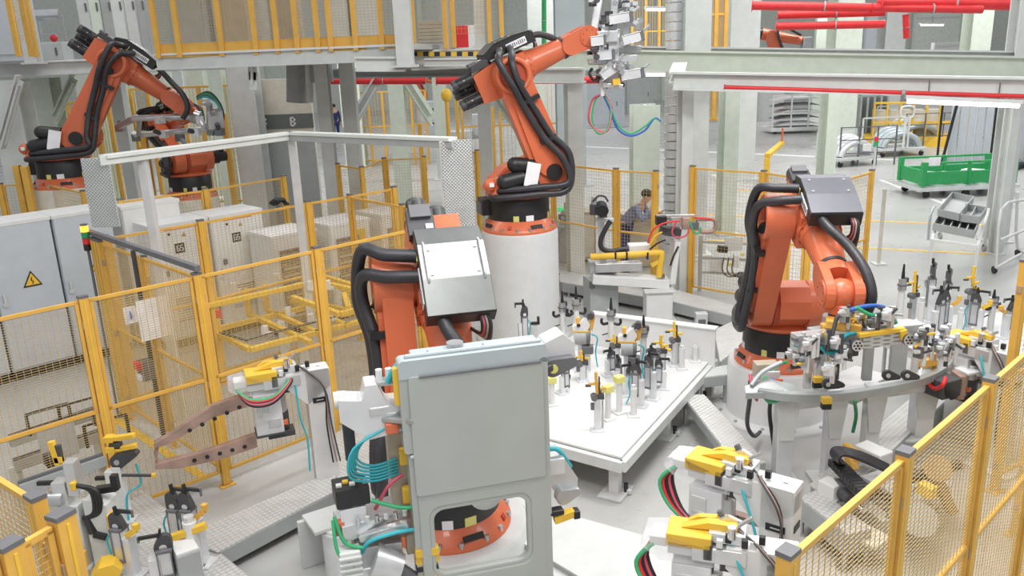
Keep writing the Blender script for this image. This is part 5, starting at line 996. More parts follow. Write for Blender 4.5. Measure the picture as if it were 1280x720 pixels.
sub(sl, 'cap', lambda m: m.cyl((0, 0, zs+0.245), (0, 0, zs+0.262), 0.038, 'dgray', n=14), 0)
# ------------------------------------------------------------------ yellow tubular rack behind the left fence
yr = thing('parts_rack', 'yellow tubular parts rack on white legs behind the left mesh fence', 'rack', G(360, 480)); yo = V(yr.location)
def YP(x, y, z): return P(x, y, z)-yo
low = 0.62; hi = 1.0
def tubes(nm, segs, w_=0.06):
    def f(m):
        for (a_, za), (c_, zc_) in segs: m.bar(YP(*a_, za), YP(*c_, zc_), w_, w_, 'yellow_b')
    sub(yr, nm, f, 0.006)
for nm, s in (('frame_rail', [(((264, 413), low), ((312, 437), low)), (((312, 437), low), ((470, 397), low)), (((264, 413), low), ((400, 380), low))]),
              ('cross_rail', [(((312, 393), low), ((388, 428), low))]), ('cross_rail', [(((335, 388), low), ((410, 422), low))]), ('cross_rail', [(((400, 380), low), ((470, 397), low))]), ('cross_rail', [(((365, 376), low), ((435, 408), low))]),
              ('upper_rail', [(((256, 383), hi), ((396, 352), hi)), (((396, 352), hi), ((440, 362), hi))]), ('upper_rail', [(((366, 372), hi), ((425, 393), hi)), (((425, 393), hi), ((480, 378), hi))]),
              ('upper_rail', [(((405, 346), hi), ((445, 358), hi))]), ('upper_rail', [(((430, 368), hi), ((436, 385), hi))])):
    tubes(nm, s)
for x, y, y2 in ((312, 395, 355), (334, 389, 370), (383, 380, 348), (436, 395, 366)): sub(yr, 'upright', lambda m: m.bar(YP(x, y, low), YP(x, y, low)+V((0, 0, 0.36)), 0.06, 0.06, 'yellow_b', (1, 0, 0)))
for x, y in ((268, 414), (378, 418), (352, 398), (470, 397), (395, 382)): sub(yr, 'leg', lambda m: (m.bar(V((YP(x, y, low).x, YP(x, y, low).y, 0)), YP(x, y, low)-V((0, 0, 0.03)), 0.10, 0.10, 'white', (1, 0, 0)), m.box(V((YP(x, y, low).x, YP(x, y, low).y, 0.01)), (0.25, 0.2, 0.02), 'lgray')))
for x, y, z in ((293, 366, hi), (346, 354, hi), (361, 396, low), (390, 405, low), (332, 420, low), (410, 363, hi), (389, 364, hi), (414, 402, low)): sub(yr, 'white_stop', lambda m: (m.box(YP(x, y, z)+V((0, 0, 0.07)), (0.07, 0.06, 0.12), 'white'), m.box(YP(x, y, z)+V((0.05, 0, 0.03)), (0.06, 0.05, 0.04), 'lgray')), 0.004)
for a_, c_ in (((262, 376), (350, 353)), ((312, 424), (395, 402)), ((410, 398), (480, 380)), ((275, 416), (310, 426))): sub(yr, 'shaft', lambda m: m.cyl(YP(*a_, low+0.06), YP(*c_, low+0.06), 0.014, 'charcoal', n=8))
sub(yr, 'red_knob', lambda m: m.box(YP(273, 392, hi), (0.05, 0.05, 0.10), 'red'), 0.01)
# ------------------------------------------------------------------ grey rail bench at the left behind the fence
gb = thing('rail_bench', 'grey rail bench with black loop handles behind the fence at lower left', 'bench', P(70, 590, 0)); go = V(gb.location)
GP = lambda x, y, z: P(x, y, z)-go
for (a_, c_, z) in (((12, 553), (118, 517), 0.62), ((18, 583), (125, 545), 0.62), ((24, 612), (132, 575), 0.62)): sub(gb, 'rail', lambda m: (m.bar(GP(*a_, z), GP(*c_, z), 0.05, 0.09, 'mgray'), m.bar(GP(*a_, z)+V((0, 0, 0.06)), GP(*c_, z)+V((0, 0, 0.06)), 0.02, 0.025, 'dgray')))
for x, y in ((18, 583), (122, 545), (28, 610), (130, 575)): sub(gb, 'leg', lambda m: m.bar(V((GP(x, y, .62).x, GP(x, y, .62).y, 0)), GP(x, y, .6), 0.07, 0.07, 'lgray', (1, 0, 0)))
sub(gb, 'panel', lambda m: m.bar(GP(50, 560, 0.70), GP(95, 545, 0.70), 0.04, 0.30, 'cab_gray'))
for x, y in ((38, 545), (78, 535), (110, 560)): sub(gb, 'loop_handle', lambda m: m.tube([GP(x, y, 0.66), GP(x, y, 0.66)+V((0, 0, 0.18)), GP(x+4, y-1, 0.66)+V((0, 0, 0.20)), GP(x+48, y-14, 0.66)+V((0, 0, 0.20)), GP(x+52, y-15, 0.66)+V((0, 0, 0.18)), GP(x+52, y-15, 0.66)], 0.014, 'black', 6), 0)
sub(gb, 'black_box', lambda m: m.bar(GP(56, 577, 0.72), GP(78, 570, 0.72), 0.10, 0.10, 'black'), 0.01); sub(gb, 'red_light', lambda m: m.bar(GP(118, 515, 0.72), GP(120, 530, 0.55), 0.04, 0.05, 'charcoal', (1, 0, 0)))
# ------------------------------------------------------------------ weld station behind the table (white pillar with yellow tube)
ws = thing('weld_station', 'white pedestal station with a yellow tube arm behind the fixture table', 'welding station', P(820, 405, 0)); wo = V(ws.location)
WY = wo.y+0.1
W_ = lambda x, y, dy=0.0: at(x, y, WY+dy)-wo
zc_ = W_(822, 358).z
sub(ws, 'pillar', lambda m: (m.box((0.02, 0, zc_/2), (0.36, 0.30, zc_), 'white'), m.box((0.02, 0, zc_-0.01), (0.42, 0.36, 0.03), 'lgray'), m.box((0.02, 0, 0.02), (0.55, 0.5, 0.04), 'lgray')), 0.01)
sub(ws, 'arm', lambda m: m.bar(W_(740, 347), W_(835, 353), 0.26, 0.13, 'white'), 0.01)
sub(ws, 'tray', lambda m: (m.bar(W_(736, 333, 0.1), W_(770, 331, 0.1), 0.25, 0.16, 'mgray'), m.bar(W_(744, 334, -0.05), W_(802, 332, -0.05), 0.14, 0.12, 'alu')), 0.008)
sub(ws, 'yellow_tube', lambda m: m.tube([W_(738, 321, -0.1), W_(780, 319, -0.1), W_(822, 316, -0.1), W_(827, 319, -0.1), W_(825, 332, -0.1), W_(824, 346, -0.1)], 0.045, 'yellow_b', 10, 4), 0)
for x in (769, 783, 809): sub(ws, 'clip', lambda m: m.bar(W_(x, 319, -0.1)-V((0.012, 0, 0)), W_(x, 319, -0.1)+V((0.012, 0, 0)), 0.10, 0.10, 'black'))
sub(ws, 'yellow_bracket', lambda m: (m.bar(W_(814, 332, -0.1), W_(826, 326, -0.1), 0.05, 0.05, 'yellow_b'), m.box(W_(828, 345, -0.1), (0.06, 0.06, 0.05), 'dgray'), m.bar(W_(822, 330, -0.05), W_(828, 344, -0.05), 0.05, 0.07, 'yellow_b', (1, 0, 0))), 0.004)
sub(ws, 'white_box', lambda m: m.bar(W_(785, 310, 0.1), W_(812, 309, 0.1), 0.2, 0.11, 'white'), 0.01)
sub(ws, 'sensor_post', lambda m: (m.bar(W_(754, 330, 0.15), W_(750, 262, 0.15), 0.06, 0.09, 'silver', (1, 0, 0)), m.bar(W_(745, 275, 0.1), W_(767, 275, 0.1), 0.08, 0.05, 'lgray')), 0.004)
sub(ws, 'sensor_head', lambda m: (m.cyl(W_(751, 258, 0.1), W_(753, 264, -0.1), 0.085, 'black', n=16), m.box(W_(742, 262, 0.05), (0.10, 0.1, 0.14), 'charcoal'), m.cyl(W_(742, 255, 0.05), W_(743, 246, 0.05), 0.04, 'mgray', n=10), m.box(W_(754, 268, 0), (0.1, 0.1, 0.08), 'dgray')), 0.006)
sub(ws, 'hose', lambda m: m.tube([W_(763, 276, 0), W_(756, 288, 0), W_(751, 300, 0), W_(752, 310, 0), W_(762, 314, 0), W_(775, 312, 0), W_(786, 311, 0)], 0.035, 'hose', 8), 0)
sub(ws, 'hose', lambda m: m.tube([W_(741, 252, 0), W_(748, 245, 0), W_(756, 246, 0), W_(760, 252, 0)], 0.015, 'charcoal', 6), 0)
sub(ws, 'foot_pin', lambda m: m.cyl(W_(740, 352, 0), W_(740, 360, 0), 0.04, 'dgray', n=10))
gk = sub(ws, 'gun', lambda m: (m.bar(W_(826, 287, 0.1), W_(850, 290, 0.1), 0.18, 0.10, 'charcoal'), m.box(W_(826, 275, 0.0), (0.14, 0.14, 0.12), 'black'), m.bar(W_(820, 270, 0.05), W_(868, 269, 0.05), 0.06, 0.03, 'alu'), m.box(W_(857, 279, 0.0), (0.10, 0.1, 0.16), 'copper'), m.bar(W_(845, 300, 0.05), W_(838, 352, 0.05), 0.08, 0.3, 'white', (0, 1, 0)), m.box(W_(868, 282, 0), (0.10, 0.12, 0.10), 'dgray'), m.box(W_(846, 277, 0.1), (0.16, 0.1, 0.12), 'alu')), 0.005)
sub(ws, 'electrode', lambda m: m.tube([W_(870, 274, 0), W_(884, 274, 0), W_(893, 275, 0), W_(894, 285, 0), W_(888, 290, 0), W_(876, 290, 0)], 0.028, 'copper', 8, 4), 0)
for m_, pts in (('red', [(810, 304), (816, 288), (830, 279), (850, 276)]), ('pink_wire', [(846, 276), (840, 290), (846, 297), (858, 294), (862, 284)]), ('black', [(812, 312), (822, 304), (832, 300)]), ('green_wire', [(862, 276), (866, 288), (872, 292), (876, 284)]), ('yellow_b', [(812, 308), (818, 296), (828, 290)]), ('black', [(848, 308), (842, 320), (838, 332)]), ('red', [(868, 272), (880, 273), (890, 274)])):
    sub(ws, 'cable', lambda m: m.tube([W_(x, y, -0.12) for x, y in pts], 0.013, m_, 6), 0)
one('control_box', 'small steel box on the floor behind the hooked posts', 'box', lambda m: m.box(P(752, 402, 0.0)+V((0, 0.1, 0.32)), (0.42, 0.3, 0.64), 'mgray', 0.25), None, 0.006)
one('junction_box', 'small grey box on the floor right of the upright channel', 'box', lambda m: (m.box(P(876, 408, 0.0)+V((0, 0, 0.10)), (0.16, 0.12, 0.20), 'silver'), m.box(P(876, 408, 0.0)+V((0, -0.065, 0.08)), (0.10, 0.02, 0.08), 'dgray')), None, 0.006)
# valve rack left of the right robot
vr = thing('valve_rack', 'grey pipework rack with gauges left of the right robot hoses', 'valve rack', P(905, 362, 0)); vo = V(vr.location); VY = vo.y
V_ = lambda x, y, dy=0.0: at(x, y, VY+dy)-vo
for x in (876, 936): sub(vr, 'post', lambda m: m.bar(V((V_(x, 300).x, 0, 0)), V_(x, 294), 0.05, 0.05, 'mgray', (1, 0, 0)))
for y in (302, 322, 340): sub(vr, 'rail', lambda m: m.bar(V_(876, y), V_(936, y+3), 0.04, 0.04, 'mgray'))
sub(vr, 'panel', lambda m: m.box(V_(917, 305, -0.05), (0.28, 0.02, 0.22), 'lgray')); sub(vr, 'panel', lambda m: m.box(V_(895, 332, -0.05), (0.2, 0.02, 0.18), 'lgray')); sub(vr, 'motor', lambda m: m.bar(V_(897, 311, -0.1), V_(909, 312, -0.1), 0.10, 0.10, 'black'), 0.01); sub(vr, 'valve', lambda m: (m.box(V_(920, 326, -0.1), (0.08, 0.08, 0.2), 'silver'), m.box(V_(912, 330, -0.1), (0.06, 0.06, 0.05), 'lemon'), m.box(V_(928, 318, -0.1), (0.05, 0.05, 0.05), 'lemon')), 0.004)
for k in range(3): sub(vr, 'cable', lambda m: m.tube([V_(905+k*6, 322, -0.1), V_(903+k*6, 338, -0.15), V_(912+k*5, 346, -0.15), V_(925+k*3, 340, -0.1)], 0.012, 'charcoal', 6), 0)
# ------------------------------------------------------------------ right station: curved car rail, fixtures and clamps
def sweep(mb, pts, w_, h_, m_):
    vs = []
    for i, p_ in enumerate(pts):
        d_ = (pts[min(i+1, len(pts)-1)]-pts[max(i-1, 0)]).normalized(); s_ = V((0, 0, 1)).cross(d_).normalized()*w_/2; u_ = V((0, 0, h_/2)); vs += [p_+s_+u_, p_-s_+u_, p_-s_-u_, p_+s_-u_]
    n_ = len(pts); mb.add(vs, [(4*i+k, 4*i+(k+1) % 4, 4*i+4+(k+1) % 4, 4*i+4+k) for i in range(n_-1) for k in range(4)]+[(0, 1, 2, 3), (4*n_-4, 4*n_-3, 4*n_-2, 4*n_-1)], m_)
zr = 0.92
def spl(pts, sub_=6):
    o = []
    for i in range(len(pts)-1):
        a_ = pts[max(i-1, 0)]; b_ = pts[i]; c_ = pts[i+1]; d_ = pts[min(i+2, len(pts)-1)]
        for k in range(sub_): t = k/sub_; o.append(0.5*((2*b_)+(c_-a_)*t+(2*a_-5*b_+4*c_-d_)*t*t+(3*b_-a_-3*c_+d_)*t**3))
    return o+[pts[-1]]
rp = [P(948, 487, zr), P(985, 492, zr), P(1040, 492, zr), P(1095, 485, zr), P(1150, 473, zr), P(1180, 458, zr), P(1193, 440, zr+0.04)]
cr_ = thing('car_rail', 'long curved grey sheet-metal rail lying on the right fixture', 'car part', V((rp[2].x, rp[2].y, zr-0.05))); co = V(cr_.location); q = spl([p-co for p in rp])
sub(cr_, 'web', lambda m: sweep(m, q, 0.06, 0.018, 'rail_gray'), 0); sub(cr_, 'flange', lambda m: sweep(m, [p+V((0, -0.03, -0.026)) for p in q], 0.012, 0.065, 'rail_gray'), 0)
sub(cr_, 'end_bracket', lambda m: (m.add([q[0]+V((-0.12, -0.05, -0.04)), q[0]+V((0.32, -0.06, -0.05)), q[0]+V((0.34, 0.07, 0.0)), q[0]+V((0.10, 0.10, 0.06)), q[0]+V((-0.10, 0.04, 0.02))], [(0, 1, 2, 3, 4)], 'rail_gray'), m.bar(q[0]+V((-0.12, -0.05, -0.03)), q[0]+V((0.34, -0.06, -0.03)), 0.02, 0.05, 'rail_gray'), m.tube([q[0]+V((-0.05, 0.03, 0.03)), q[0]+V((0.05, 0.08, 0.12)), q[0]+V((0.22, 0.10, 0.20))], 0.02, 'sheet_blue', 6)), 0)
fx = thing('rail_stand', 'grey fixture frame carrying the curved car rail at the right', 'fixture', P(1060, 560, 0)); fo = V(fx.location)
F_ = lambda x, y, z: P(x, y, z)-fo
for x, y, w_ in ((988, 500, 0.14), (1050, 497, 0.12), (1100, 490, 0.12), (1165, 475, 0.16)):
    p = F_(x, y, 0.84); sub(fx, 'pillar', lambda m: (m.bar(V((p.x, p.y+0.12, 0)), V((p.x, p.y+0.12, 0.86)), w_, w_, 'silver', (1, 0, 0)), m.prism([(p.x-w_*0.4, 0.45), (p.x+w_*0.4, 0.45), (p.x+w_*0.8, 0.86), (p.x-w_*0.8, 0.86)], p.y+0.03, p.y+0.05, 'lgray'), m.box((p.x, p.y+0.12, 0.015), (0.3, 0.3, 0.03), 'lgray')), 0.006)
for x, y, z0, z1, w_, m_ in ((1012, 480, 0.9, 1.25, 0.06, 'alu'), (1032, 478, 0.9, 1.18, 0.12, 'lgray'), (1023, 482, 0.9, 1.12, 0.05, 'silver'), (1087, 470, 0.9, 1.2, 0.08, 'mgray'), (1125, 465, 0.9, 1.3, 0.14, 'mgray'), (1147, 462, 0.9, 1.22, 0.05, 'white'), (1165, 465, 0.85, 1.0, 0.10, 'alu')):
    p = F_(x, y, z0); sub(fx, 'bracket', lambda m: (m.box((p.x, p.y+0.06, (z0+z1)/2-0.02), (w_, 0.05, z1-z0+0.08), m_), m.box((p.x, p.y+0.06, z1+0.03), (w_*1.4, 0.09, 0.05), 'steel')), 0.005)
sub(fx, 'base_beam', lambda m: (m.bar(F_(1045, 492, 0.7), F_(1090, 470, 0.7), 0.35, 0.12, 'white'), m.bar(F_(990, 503, 0.78), F_(1170, 478, 0.78), 0.12, 0.10, 'lgray')), 0.01)
for x, y in ((1022, 474), (1033, 500)): sub(fx, 'yellow_pad', lambda m: (m.box(F_(x, y, 0.95), (0.075, 0.06, 0.05), 'yellow_b'), m.box(F_(x, y, 0.95)-V((0, 0, 0.05)), (0.075, 0.05, 0.05), 'black')), 0.004)
for x, y in ((1035, 482), (1040, 481), (1110, 471), (1134, 471)): sub(fx, 'clamp', lambda m: (m.prism(hull2((F_(x, y, 0.96).x, 0.97), 0.045, (F_(x, y, 0.96).x+0.09, 0.95), 0.02), F_(x, y, 0.96).y, F_(x, y, 0.96).y+0.03, 'charcoal'), m.cyl(F_(x, y, 0.96)+V((0, -0.01, 0.01)), F_(x, y, 0.96)+V((0, 0.04, 0.01)), 0.018, 'lgray', n=10)), 0.003)
sub(fx, 'yellow_bracket', lambda m: (m.bar(F_(1152, 455, 1.0), F_(1170, 450, 1.0), 0.05, 0.07, 'yellow'), m.bar(F_(1167, 460, 0.9), F_(1165, 440, 1.1), 0.06, 0.05, 'yellow', (1, 0, 0))), 0.004)
def f(m):
    p = F_(1178, 482, 0.8); m.box(p, (0.22, 0.2, 0.16), 'charcoal', 0.4); m.box(p+V((0.16, 0.05, -0.02)), (0.06, 0.16, 0.22), 'copper'); m.cyl(p+V((-0.05, -0.08, 0.05)), p+V((0.05, -0.12, -0.05)), 0.05, 'black', n=12)
sub(fx, 'servo', f, 0.008)
sub(fx, 'cable', lambda m: m.tube([F_(1160, 478, 0.85), F_(1168, 486, 0.8), F_(1178, 482, 0.9), F_(1182, 472, 0.95)], 0.018, 'red', 6), 0)
for m_, pts, r_w in (('red', [(1050, 500, 0.8), (1050, 520, 0.55), (1048, 540, 0.3)], 0.016), ('green_wire', [(1068, 500, 0.8), (1070, 520, 0.5), (1066, 540, 0.3)], 0.016), ('black', [(965, 490, 0.85), (962, 515, 0.6), (966, 548, 0.35), (972, 585, 0.1)], 0.018), ('green_wire', [(966, 465, 0.95), (974, 456, 1.0), (984, 452, 1.05)], 0.016), ('green_wire', [(956, 470, 0.95), (958, 500, 0.8), (974, 500, 0.85), (978, 488, 0.9)], 0.016), ('pink_wire', [(938, 468, 0.95), (940, 485, 0.85), (946, 500, 0.7)], 0.016), ('pink_wire', [(944, 480, 0.9), (950, 492, 0.8), (960, 500, 0.7)], 0.016), ('charcoal', [(938, 476, 0.9), (937, 500, 0.7), (934, 530, 0.4), (942, 545, 0.2), (950, 540, 0.1)], 0.02)):
    sub(fx, 'cable', lambda m: m.tube([F_(*p) for p in pts], r_w, m_, 6), 0)
sub(fx, 'connector_block', lambda m: (m.box(F_(957, 462, 0.95), (0.20, 0.12, 0.14), 'tan'), m.box(F_(960, 466, 0.95)+V((0, -0.07, 0)), (0.16, 0.02, 0.08), 'white'), [m.box(F_(957+5*k, 470, 0.95)+V((0, -0.08, -0.02)), (0.035, 0.03, 0.05), ('yellow_b', 'blue', 'red', 'orange')[k]) for k in range(4)]), 0.004)
tb = [P(1098, 418, 0.62), P(1150, 396, 0.62), P(1290, 388, 0.62), P(1300, 440, 0.62), P(1165, 446, 0.62)]
slabpoly('fixture_table', 'white fixture table at the right edge under the tall clamps', 'table', tb, 0.5, 0.62, 'white', 'lgray', 1)
ZR = 0.62
def RB(x, y): return P(x, y, ZR)
def HR(b_, yt): return hz(b_, yt)-ZR
for fn, x, y, yt, rz, label, kw in (
    (yel, 1138, 412, 338, 0.3, 'yellow stacked clamp at the left end of the right-hand row', {}),
    (toggle, 1161, 402, 326, 1.3, 'tall dark-armed clamp with a cross handle, right-hand station', {'w': 1.1}),
    (toggle, 1181, 402, 334, 1.3, 'tall dark-armed clamp second along, right-hand station', {'w': 1.1}),
    (toggle, 1166, 428, 360, 0.2, 'nearer dark-headed clamp on a white post in front of the cross handle', {'w': 1.1}),
    (toggle, 1184, 418, 357, 2.8, 'dark clamp with an L-shaped arm and an orange pad', {'pad': 'yellow', 'w': 1.1}),
    (yel, 1209, 410, 331, 0.1, 'silver clamp with a bent yellow arm near the right edge', {'curve': True}),
    (toggle, 1222, 420, 362, 2.4, 'low clamp with a yellow shim beside the bent yellow arm', {'pad': 'yellow_b', 'w': 1.2}),
    (tallpost, 1237, 414, 362, 0.4, 'white post with two black hooks near the right edge', {}),
    (toggle, 1256, 422, 372, 0.2, 'rightmost clamp with a long black and yellow arm', {'pad': 'yellow', 'w': 1.2}),
    (pinpost, 1148, 425, 372, 0, 'white pin post left of the cross-handled clamps', {}),
    (pinpost, 1197, 428, 385, 0, 'white pin post between the dark clamps on the right', {}),
    (tallpost, 1122, 418, 330, 0, 'tall post with a dark tip at the far left of the right-hand row', {'hooks': False}),
    ):
    bpt = RB(x, y); fn(label, bpt, max(0.15, HR(bpt, yt)), rz, **kw)
spotgun('yellow-bumpered welder on a white pillar beside the right fixture table', P(1262, 440, 1.1), P(1200, 423, 1.1), 1.1)
one('box_tube', 'open-ended white rectangular tube lying by the right mesh fence', 'steel tube', lambda m: [m.bar(P(1212, 432, 0.95)+o_, P(1246, 455, 0.95)+o_, w_, h_, 'white') for o_, w_, h_ in ((V((0, 0, 0.07)), 0.2, 0.015), (V((0, 0, -0.07)), 0.2, 0.015), (V((0.07, -0.07, 0)), 0.015, 0.14), (V((-0.07, 0.07, 0)), 0.015, 0.14))])
one('fixture_pillar', 'broad grey pillar below the open white tube', 'pillar', lambda m: (m.box(P(1225, 500, 0.4)+V((0, 0.1, 0.0)), (0.42, 0.34, 0.8), 'lgray', 0.6), m.box(P(1217, 462, 0.86), (0.28, 0.16, 0.03), 'white', 0.3)), None, 0.01)
# machine behind the right foreground fence
mc = thing('servo_unit', 'servo unit with a black cable chain behind the right foreground fence', 'machine', P(1085, 615, 0)); mo_ = V(mc.location)
M_ = lambda x, y, z: P(x, y, z)-mo_
sub(mc, 'base_frame', lambda m: (m.bar(M_(1030, 600, 0.12), M_(1110, 660, 0.12), 0.12, 0.14, 'lgray'), m.bar(M_(1110, 660, 0.12), M_(1180, 610, 0.12), 0.12, 0.14, 'lgray'), m.bar(M_(1060, 575, 0.12), M_(1160, 640, 0.12), 0.10, 0.12, 'mgray')), 0.008)
sub(mc, 'white_box', lambda m: m.bar(M_(1075, 562, 0.45), M_(1108, 577, 0.45), 0.16, 0.14, 'white'), 0.01); sub(mc, 'white_box', lambda m: (m.bar(M_(1028, 607, 0.34), M_(1048, 617, 0.34), 0.12, 0.14, 'white'), m.bar(M_(1022, 615, 0.26), M_(1052, 630, 0.26), 0.18, 0.03, 'lgray')), 0.008)
sub(mc, 'cable_chain', lambda m: [m.bar(M_(1043+4*k, 577+4*k, 0.50), M_(1046.5+4*k, 580.5+4*k, 0.50), 0.11, 0.06, 'black') for k in range(10)], 0.004)
for k in range(5): sub(mc, 'hose', lambda m: m.tube([M_(1052+2*k, 580+k, 0.48), M_(1040+2*k, 568+2*k, 0.60), M_(1046+2*k, 560+2*k, 0.66), M_(1075, 566+2*k, 0.62), M_(1110, 582+2*k, 0.50)], 0.018, 'hose', 6), 0)
sub(mc, 'yellow_bracket', lambda m: (m.bar(M_(1056, 560, 0.5), M_(1072, 572, 0.5), 0.05, 0.10, 'yellow'), m.bar(M_(1060, 568, 0.5), M_(1068, 588, 0.4), 0.06, 0.06, 'yellow')), 0.004)
sub(mc, 'yellow_box', lambda m: m.bar(M_(1150, 608, 0.5), M_(1168, 617, 0.5), 0.08, 0.09, 'yellow_b'), 0.005); sub(mc, 'cylinder', lambda m: (m.cyl(M_(1040, 605, 0.35), M_(1064, 625, 0.35), 0.05, 'charcoal', n=12), m.cyl(M_(1064, 625, 0.35), M_(1080, 638, 0.35), 0.025, 'chrome', n=12), m.box(M_(1055, 612, 0.35), (0.12, 0.12, 0.14), 'dgray')), 0.004)
sub(mc, 'plate', lambda m: m.bar(M_(1090, 592, 0.38), M_(1135, 615, 0.38), 0.26, 0.03, 'silver'), 0.004); sub(mc, 'plate', lambda m: m.bar(M_(1075, 665, 0.2), M_(1105, 680, 0.2), 0.22, 0.03, 'cream'), 0.004)
sub(mc, 'gear_unit', lambda m: (m.cyl(M_(1170, 590, 0.3), M_(1172, 585, 0.6), 0.10, 'wood', n=14), m.cyl(M_(1150, 650, 0.2), M_(1150, 650, 0.42), 0.12, 'mgray', n=16), m.bar(M_(1130, 600, 0.5), M_(1200, 580, 0.55), 0.06, 0.06, 'charcoal'), m.bar(M_(1172, 600, 0.5), M_(1190, 640, 0.2), 0.07, 0.07, 'wood')), 0.005)
# ------------------------------------------------------------------ clamps at the lower left
ZL = 0.20
def LB(x, y): return P(x, y, ZL)
def HL(b_, yt): return hz(b_, yt)-ZL
tw = LB(104, 704); ht = HL(tw, 548)
r = thing('clamp_tower', 'tall silver clamp tower with a yellow tip beside the lower left fence', 'clamp', tw)
sub(r, 'riser', lambda m: (m.box((0, 0, 0.01), (0.2, 0.18, 0.02), 'silver'), m.box((0, 0, ht*0.25), (0.15, 0.12, ht*0.5), 'lgray'), m.box((-0.04, 0, ht*0.57), (0.10, 0.10, ht*0.22), 'alu')), 0.006)
sub(r, 'cylinder', lambda m: (m.box((0.06, 0, ht*0.70), (0.08, 0.09, ht*0.26), 'alu'), m.cyl((-0.12, -0.03, ht*0.55), (-0.02, -0.03, ht*0.55), 0.055, 'steel', n=16), m.box((0.08, -0.06, ht*0.66), (0.04, 0.04, 0.06), 'yellow_b')), 0.006)
sub(r, 'yellow_arm', lambda m: (m.bar((-0.03, 0, ht*0.80), (-0.05, 0, ht*0.98), 0.04, 0.04, 'yellow_b'), m.bar((-0.05, 0, ht*0.84), (0.01, 0, ht*0.84), 0.04, 0.05, 'yellow_b'), m.bar((-0.01, 0, ht*0.82), (-0.01, 0, ht*0.95), 0.04, 0.03, 'charcoal', (0, 1, 0))), 0.004)
for k in range(3): sub(r, 'air_hose', lambda m: m.tube([(0.08, -0.05, ht*0.66), (0.20+0.02*k, -0.07, ht*0.62), (0.19+0.02*k, -0.06, ht*0.45), (0.10, -0.06, ht*0.40)], 0.016, 'black', 6), 0)
sub(r, 'black_arm', lambda m: (m.bar((0.12, -0.04, ht*0.42), (0.16, -0.06, ht*0.28), 0.05, 0.06, 'black'), m.bar((0.16, -0.06, ht*0.28), (0.25, -0.06, ht*0.25), 0.05, 0.05, 'black')), 0.006); sub(r, 'black_arm', lambda m: m.box((-0.14, 0, ht*0.66), (0.14, 0.03, 0.03), 'black'), 0.004)
sub(r, 'yellow_bumper', lambda m: m.box((0.02, -0.13, ht*0.12), (0.18, 0.06, 0.12), 'yellow'), 0.008)
t2 = LB(159, 650); h2 = HL(t2, 546)
r = thing('shim_clamp', 'white post with black clamp, yellow shims and a sideways rod, lower left', 'clamp', t2)
sub(r, 'riser', lambda m: (m.box((0, 0, 0.01), (0.14, 0.12, 0.02), 'silver'), m.box((0, 0, h2*0.33), (0.07, 0.07, h2*0.66), 'white'), m.box((-0.06, 0, h2*0.52), (0.07, 0.08, 0.14), 'white')), 0.006)
sub(r, 'clamp_head', lambda m: (m.prism(hull2((0.02, h2*0.72), 0.06, (0.16, h2*0.80), 0.025), -0.03, 0.03, 'charcoal'), m.cyl((0.02, -0.04, h2*0.72), (0.02, 0.04, h2*0.72), 0.022, 'steel', n=12), m.box((0.02, 0, h2*0.90), (0.09, 0.05, 0.05), 'charcoal')), 0.004)
for z_ in (0.86, 0.98): sub(r, 'yellow_shim', lambda m: (m.bar((0.0, 0, h2*z_), (0.18, 0, h2*z_+0.02), 0.05, 0.035, 'yellow_b'), m.box((-0.02, 0, h2*z_), (0.07, 0.07, 0.05), 'yellow_b')), 0.004)
sub(r, 'side_rod', lambda m: (m.bar((0.02, -0.02, h2*0.56), (0.27, -0.03, h2*0.55), 0.02, 0.02, 'charcoal'), m.box((-0.14, 0, h2*0.52), (0.10, 0.03, 0.03), 'black'))); sub(r, 'rod_tip', lambda m: m.box((0.29, -0.03, h2*0.55), (0.03, 0.03, 0.03), 'yellow_b'))
sub(r, 'air_hose', lambda m: m.tube([(0.14, 0.02, h2*0.66), (0.15, 0.02, h2*0.42), (0.06, -0.04, h2*0.34), (0.04, -0.05, 0.03)], 0.009, 'teal', 6), 0)
for fn, x, y, yt, rz, label, kw in (
    (toggle, 168, 718, 636, 2.9, 'dark-headed clamp with a yellow pad beside the lower left tower', {'pad': 'yellow_b', 'w': 1.35}),
    (toggle, 200, 735, 668, 0.3, 'black-armed clamp at the bottom edge, lower left group', {'w': 1.5}),
    (toggle, 238, 702, 608, 2.9, 'left of the twin black-headed clamps on the tread plate', {'w': 1.3}),
    (toggle, 254, 704, 608, 2.9, 'right of the twin black-headed clamps on the tread plate', {'pad': 'yellow', 'w': 1.3}),
    (pinpost, 246, 712, 645, 0, 'white square-capped post in front of the twin black-headed clamps', {'r0': 0.05}),
    ):
    bpt = LB(x, y); fn(label, bpt, max(0.15, HL(bpt, yt)), rz, **kw)
r = thing('hook_block', 'white block with a black hook pointing left beside the twin clamps', 'clamp', LB(140, 700)); sub(r, 'block', lambda m: m.prism([(-0.08, 0), (0.08, 0), (0.08, 0.50), (-0.03, 0.55), (-0.08, 0.55)], -0.09, 0.09, 'lgray'), 0.008); sub(r, 'hook', lambda m: (m.bar((-0.02, 0, 0.58), (0.14, 0, 0.60), 0.06, 0.05, 'black'), m.bar((0.13, 0, 0.58), (0.13, 0, 0.70), 0.05, 0.05, 'black', (1, 0, 0))), 0.006); sub(r, 'yellow_pad', lambda m: m.box((0.09, -0.06, 0.36), (0.03, 0.10, 0.14), 'yellow'), 0.006)
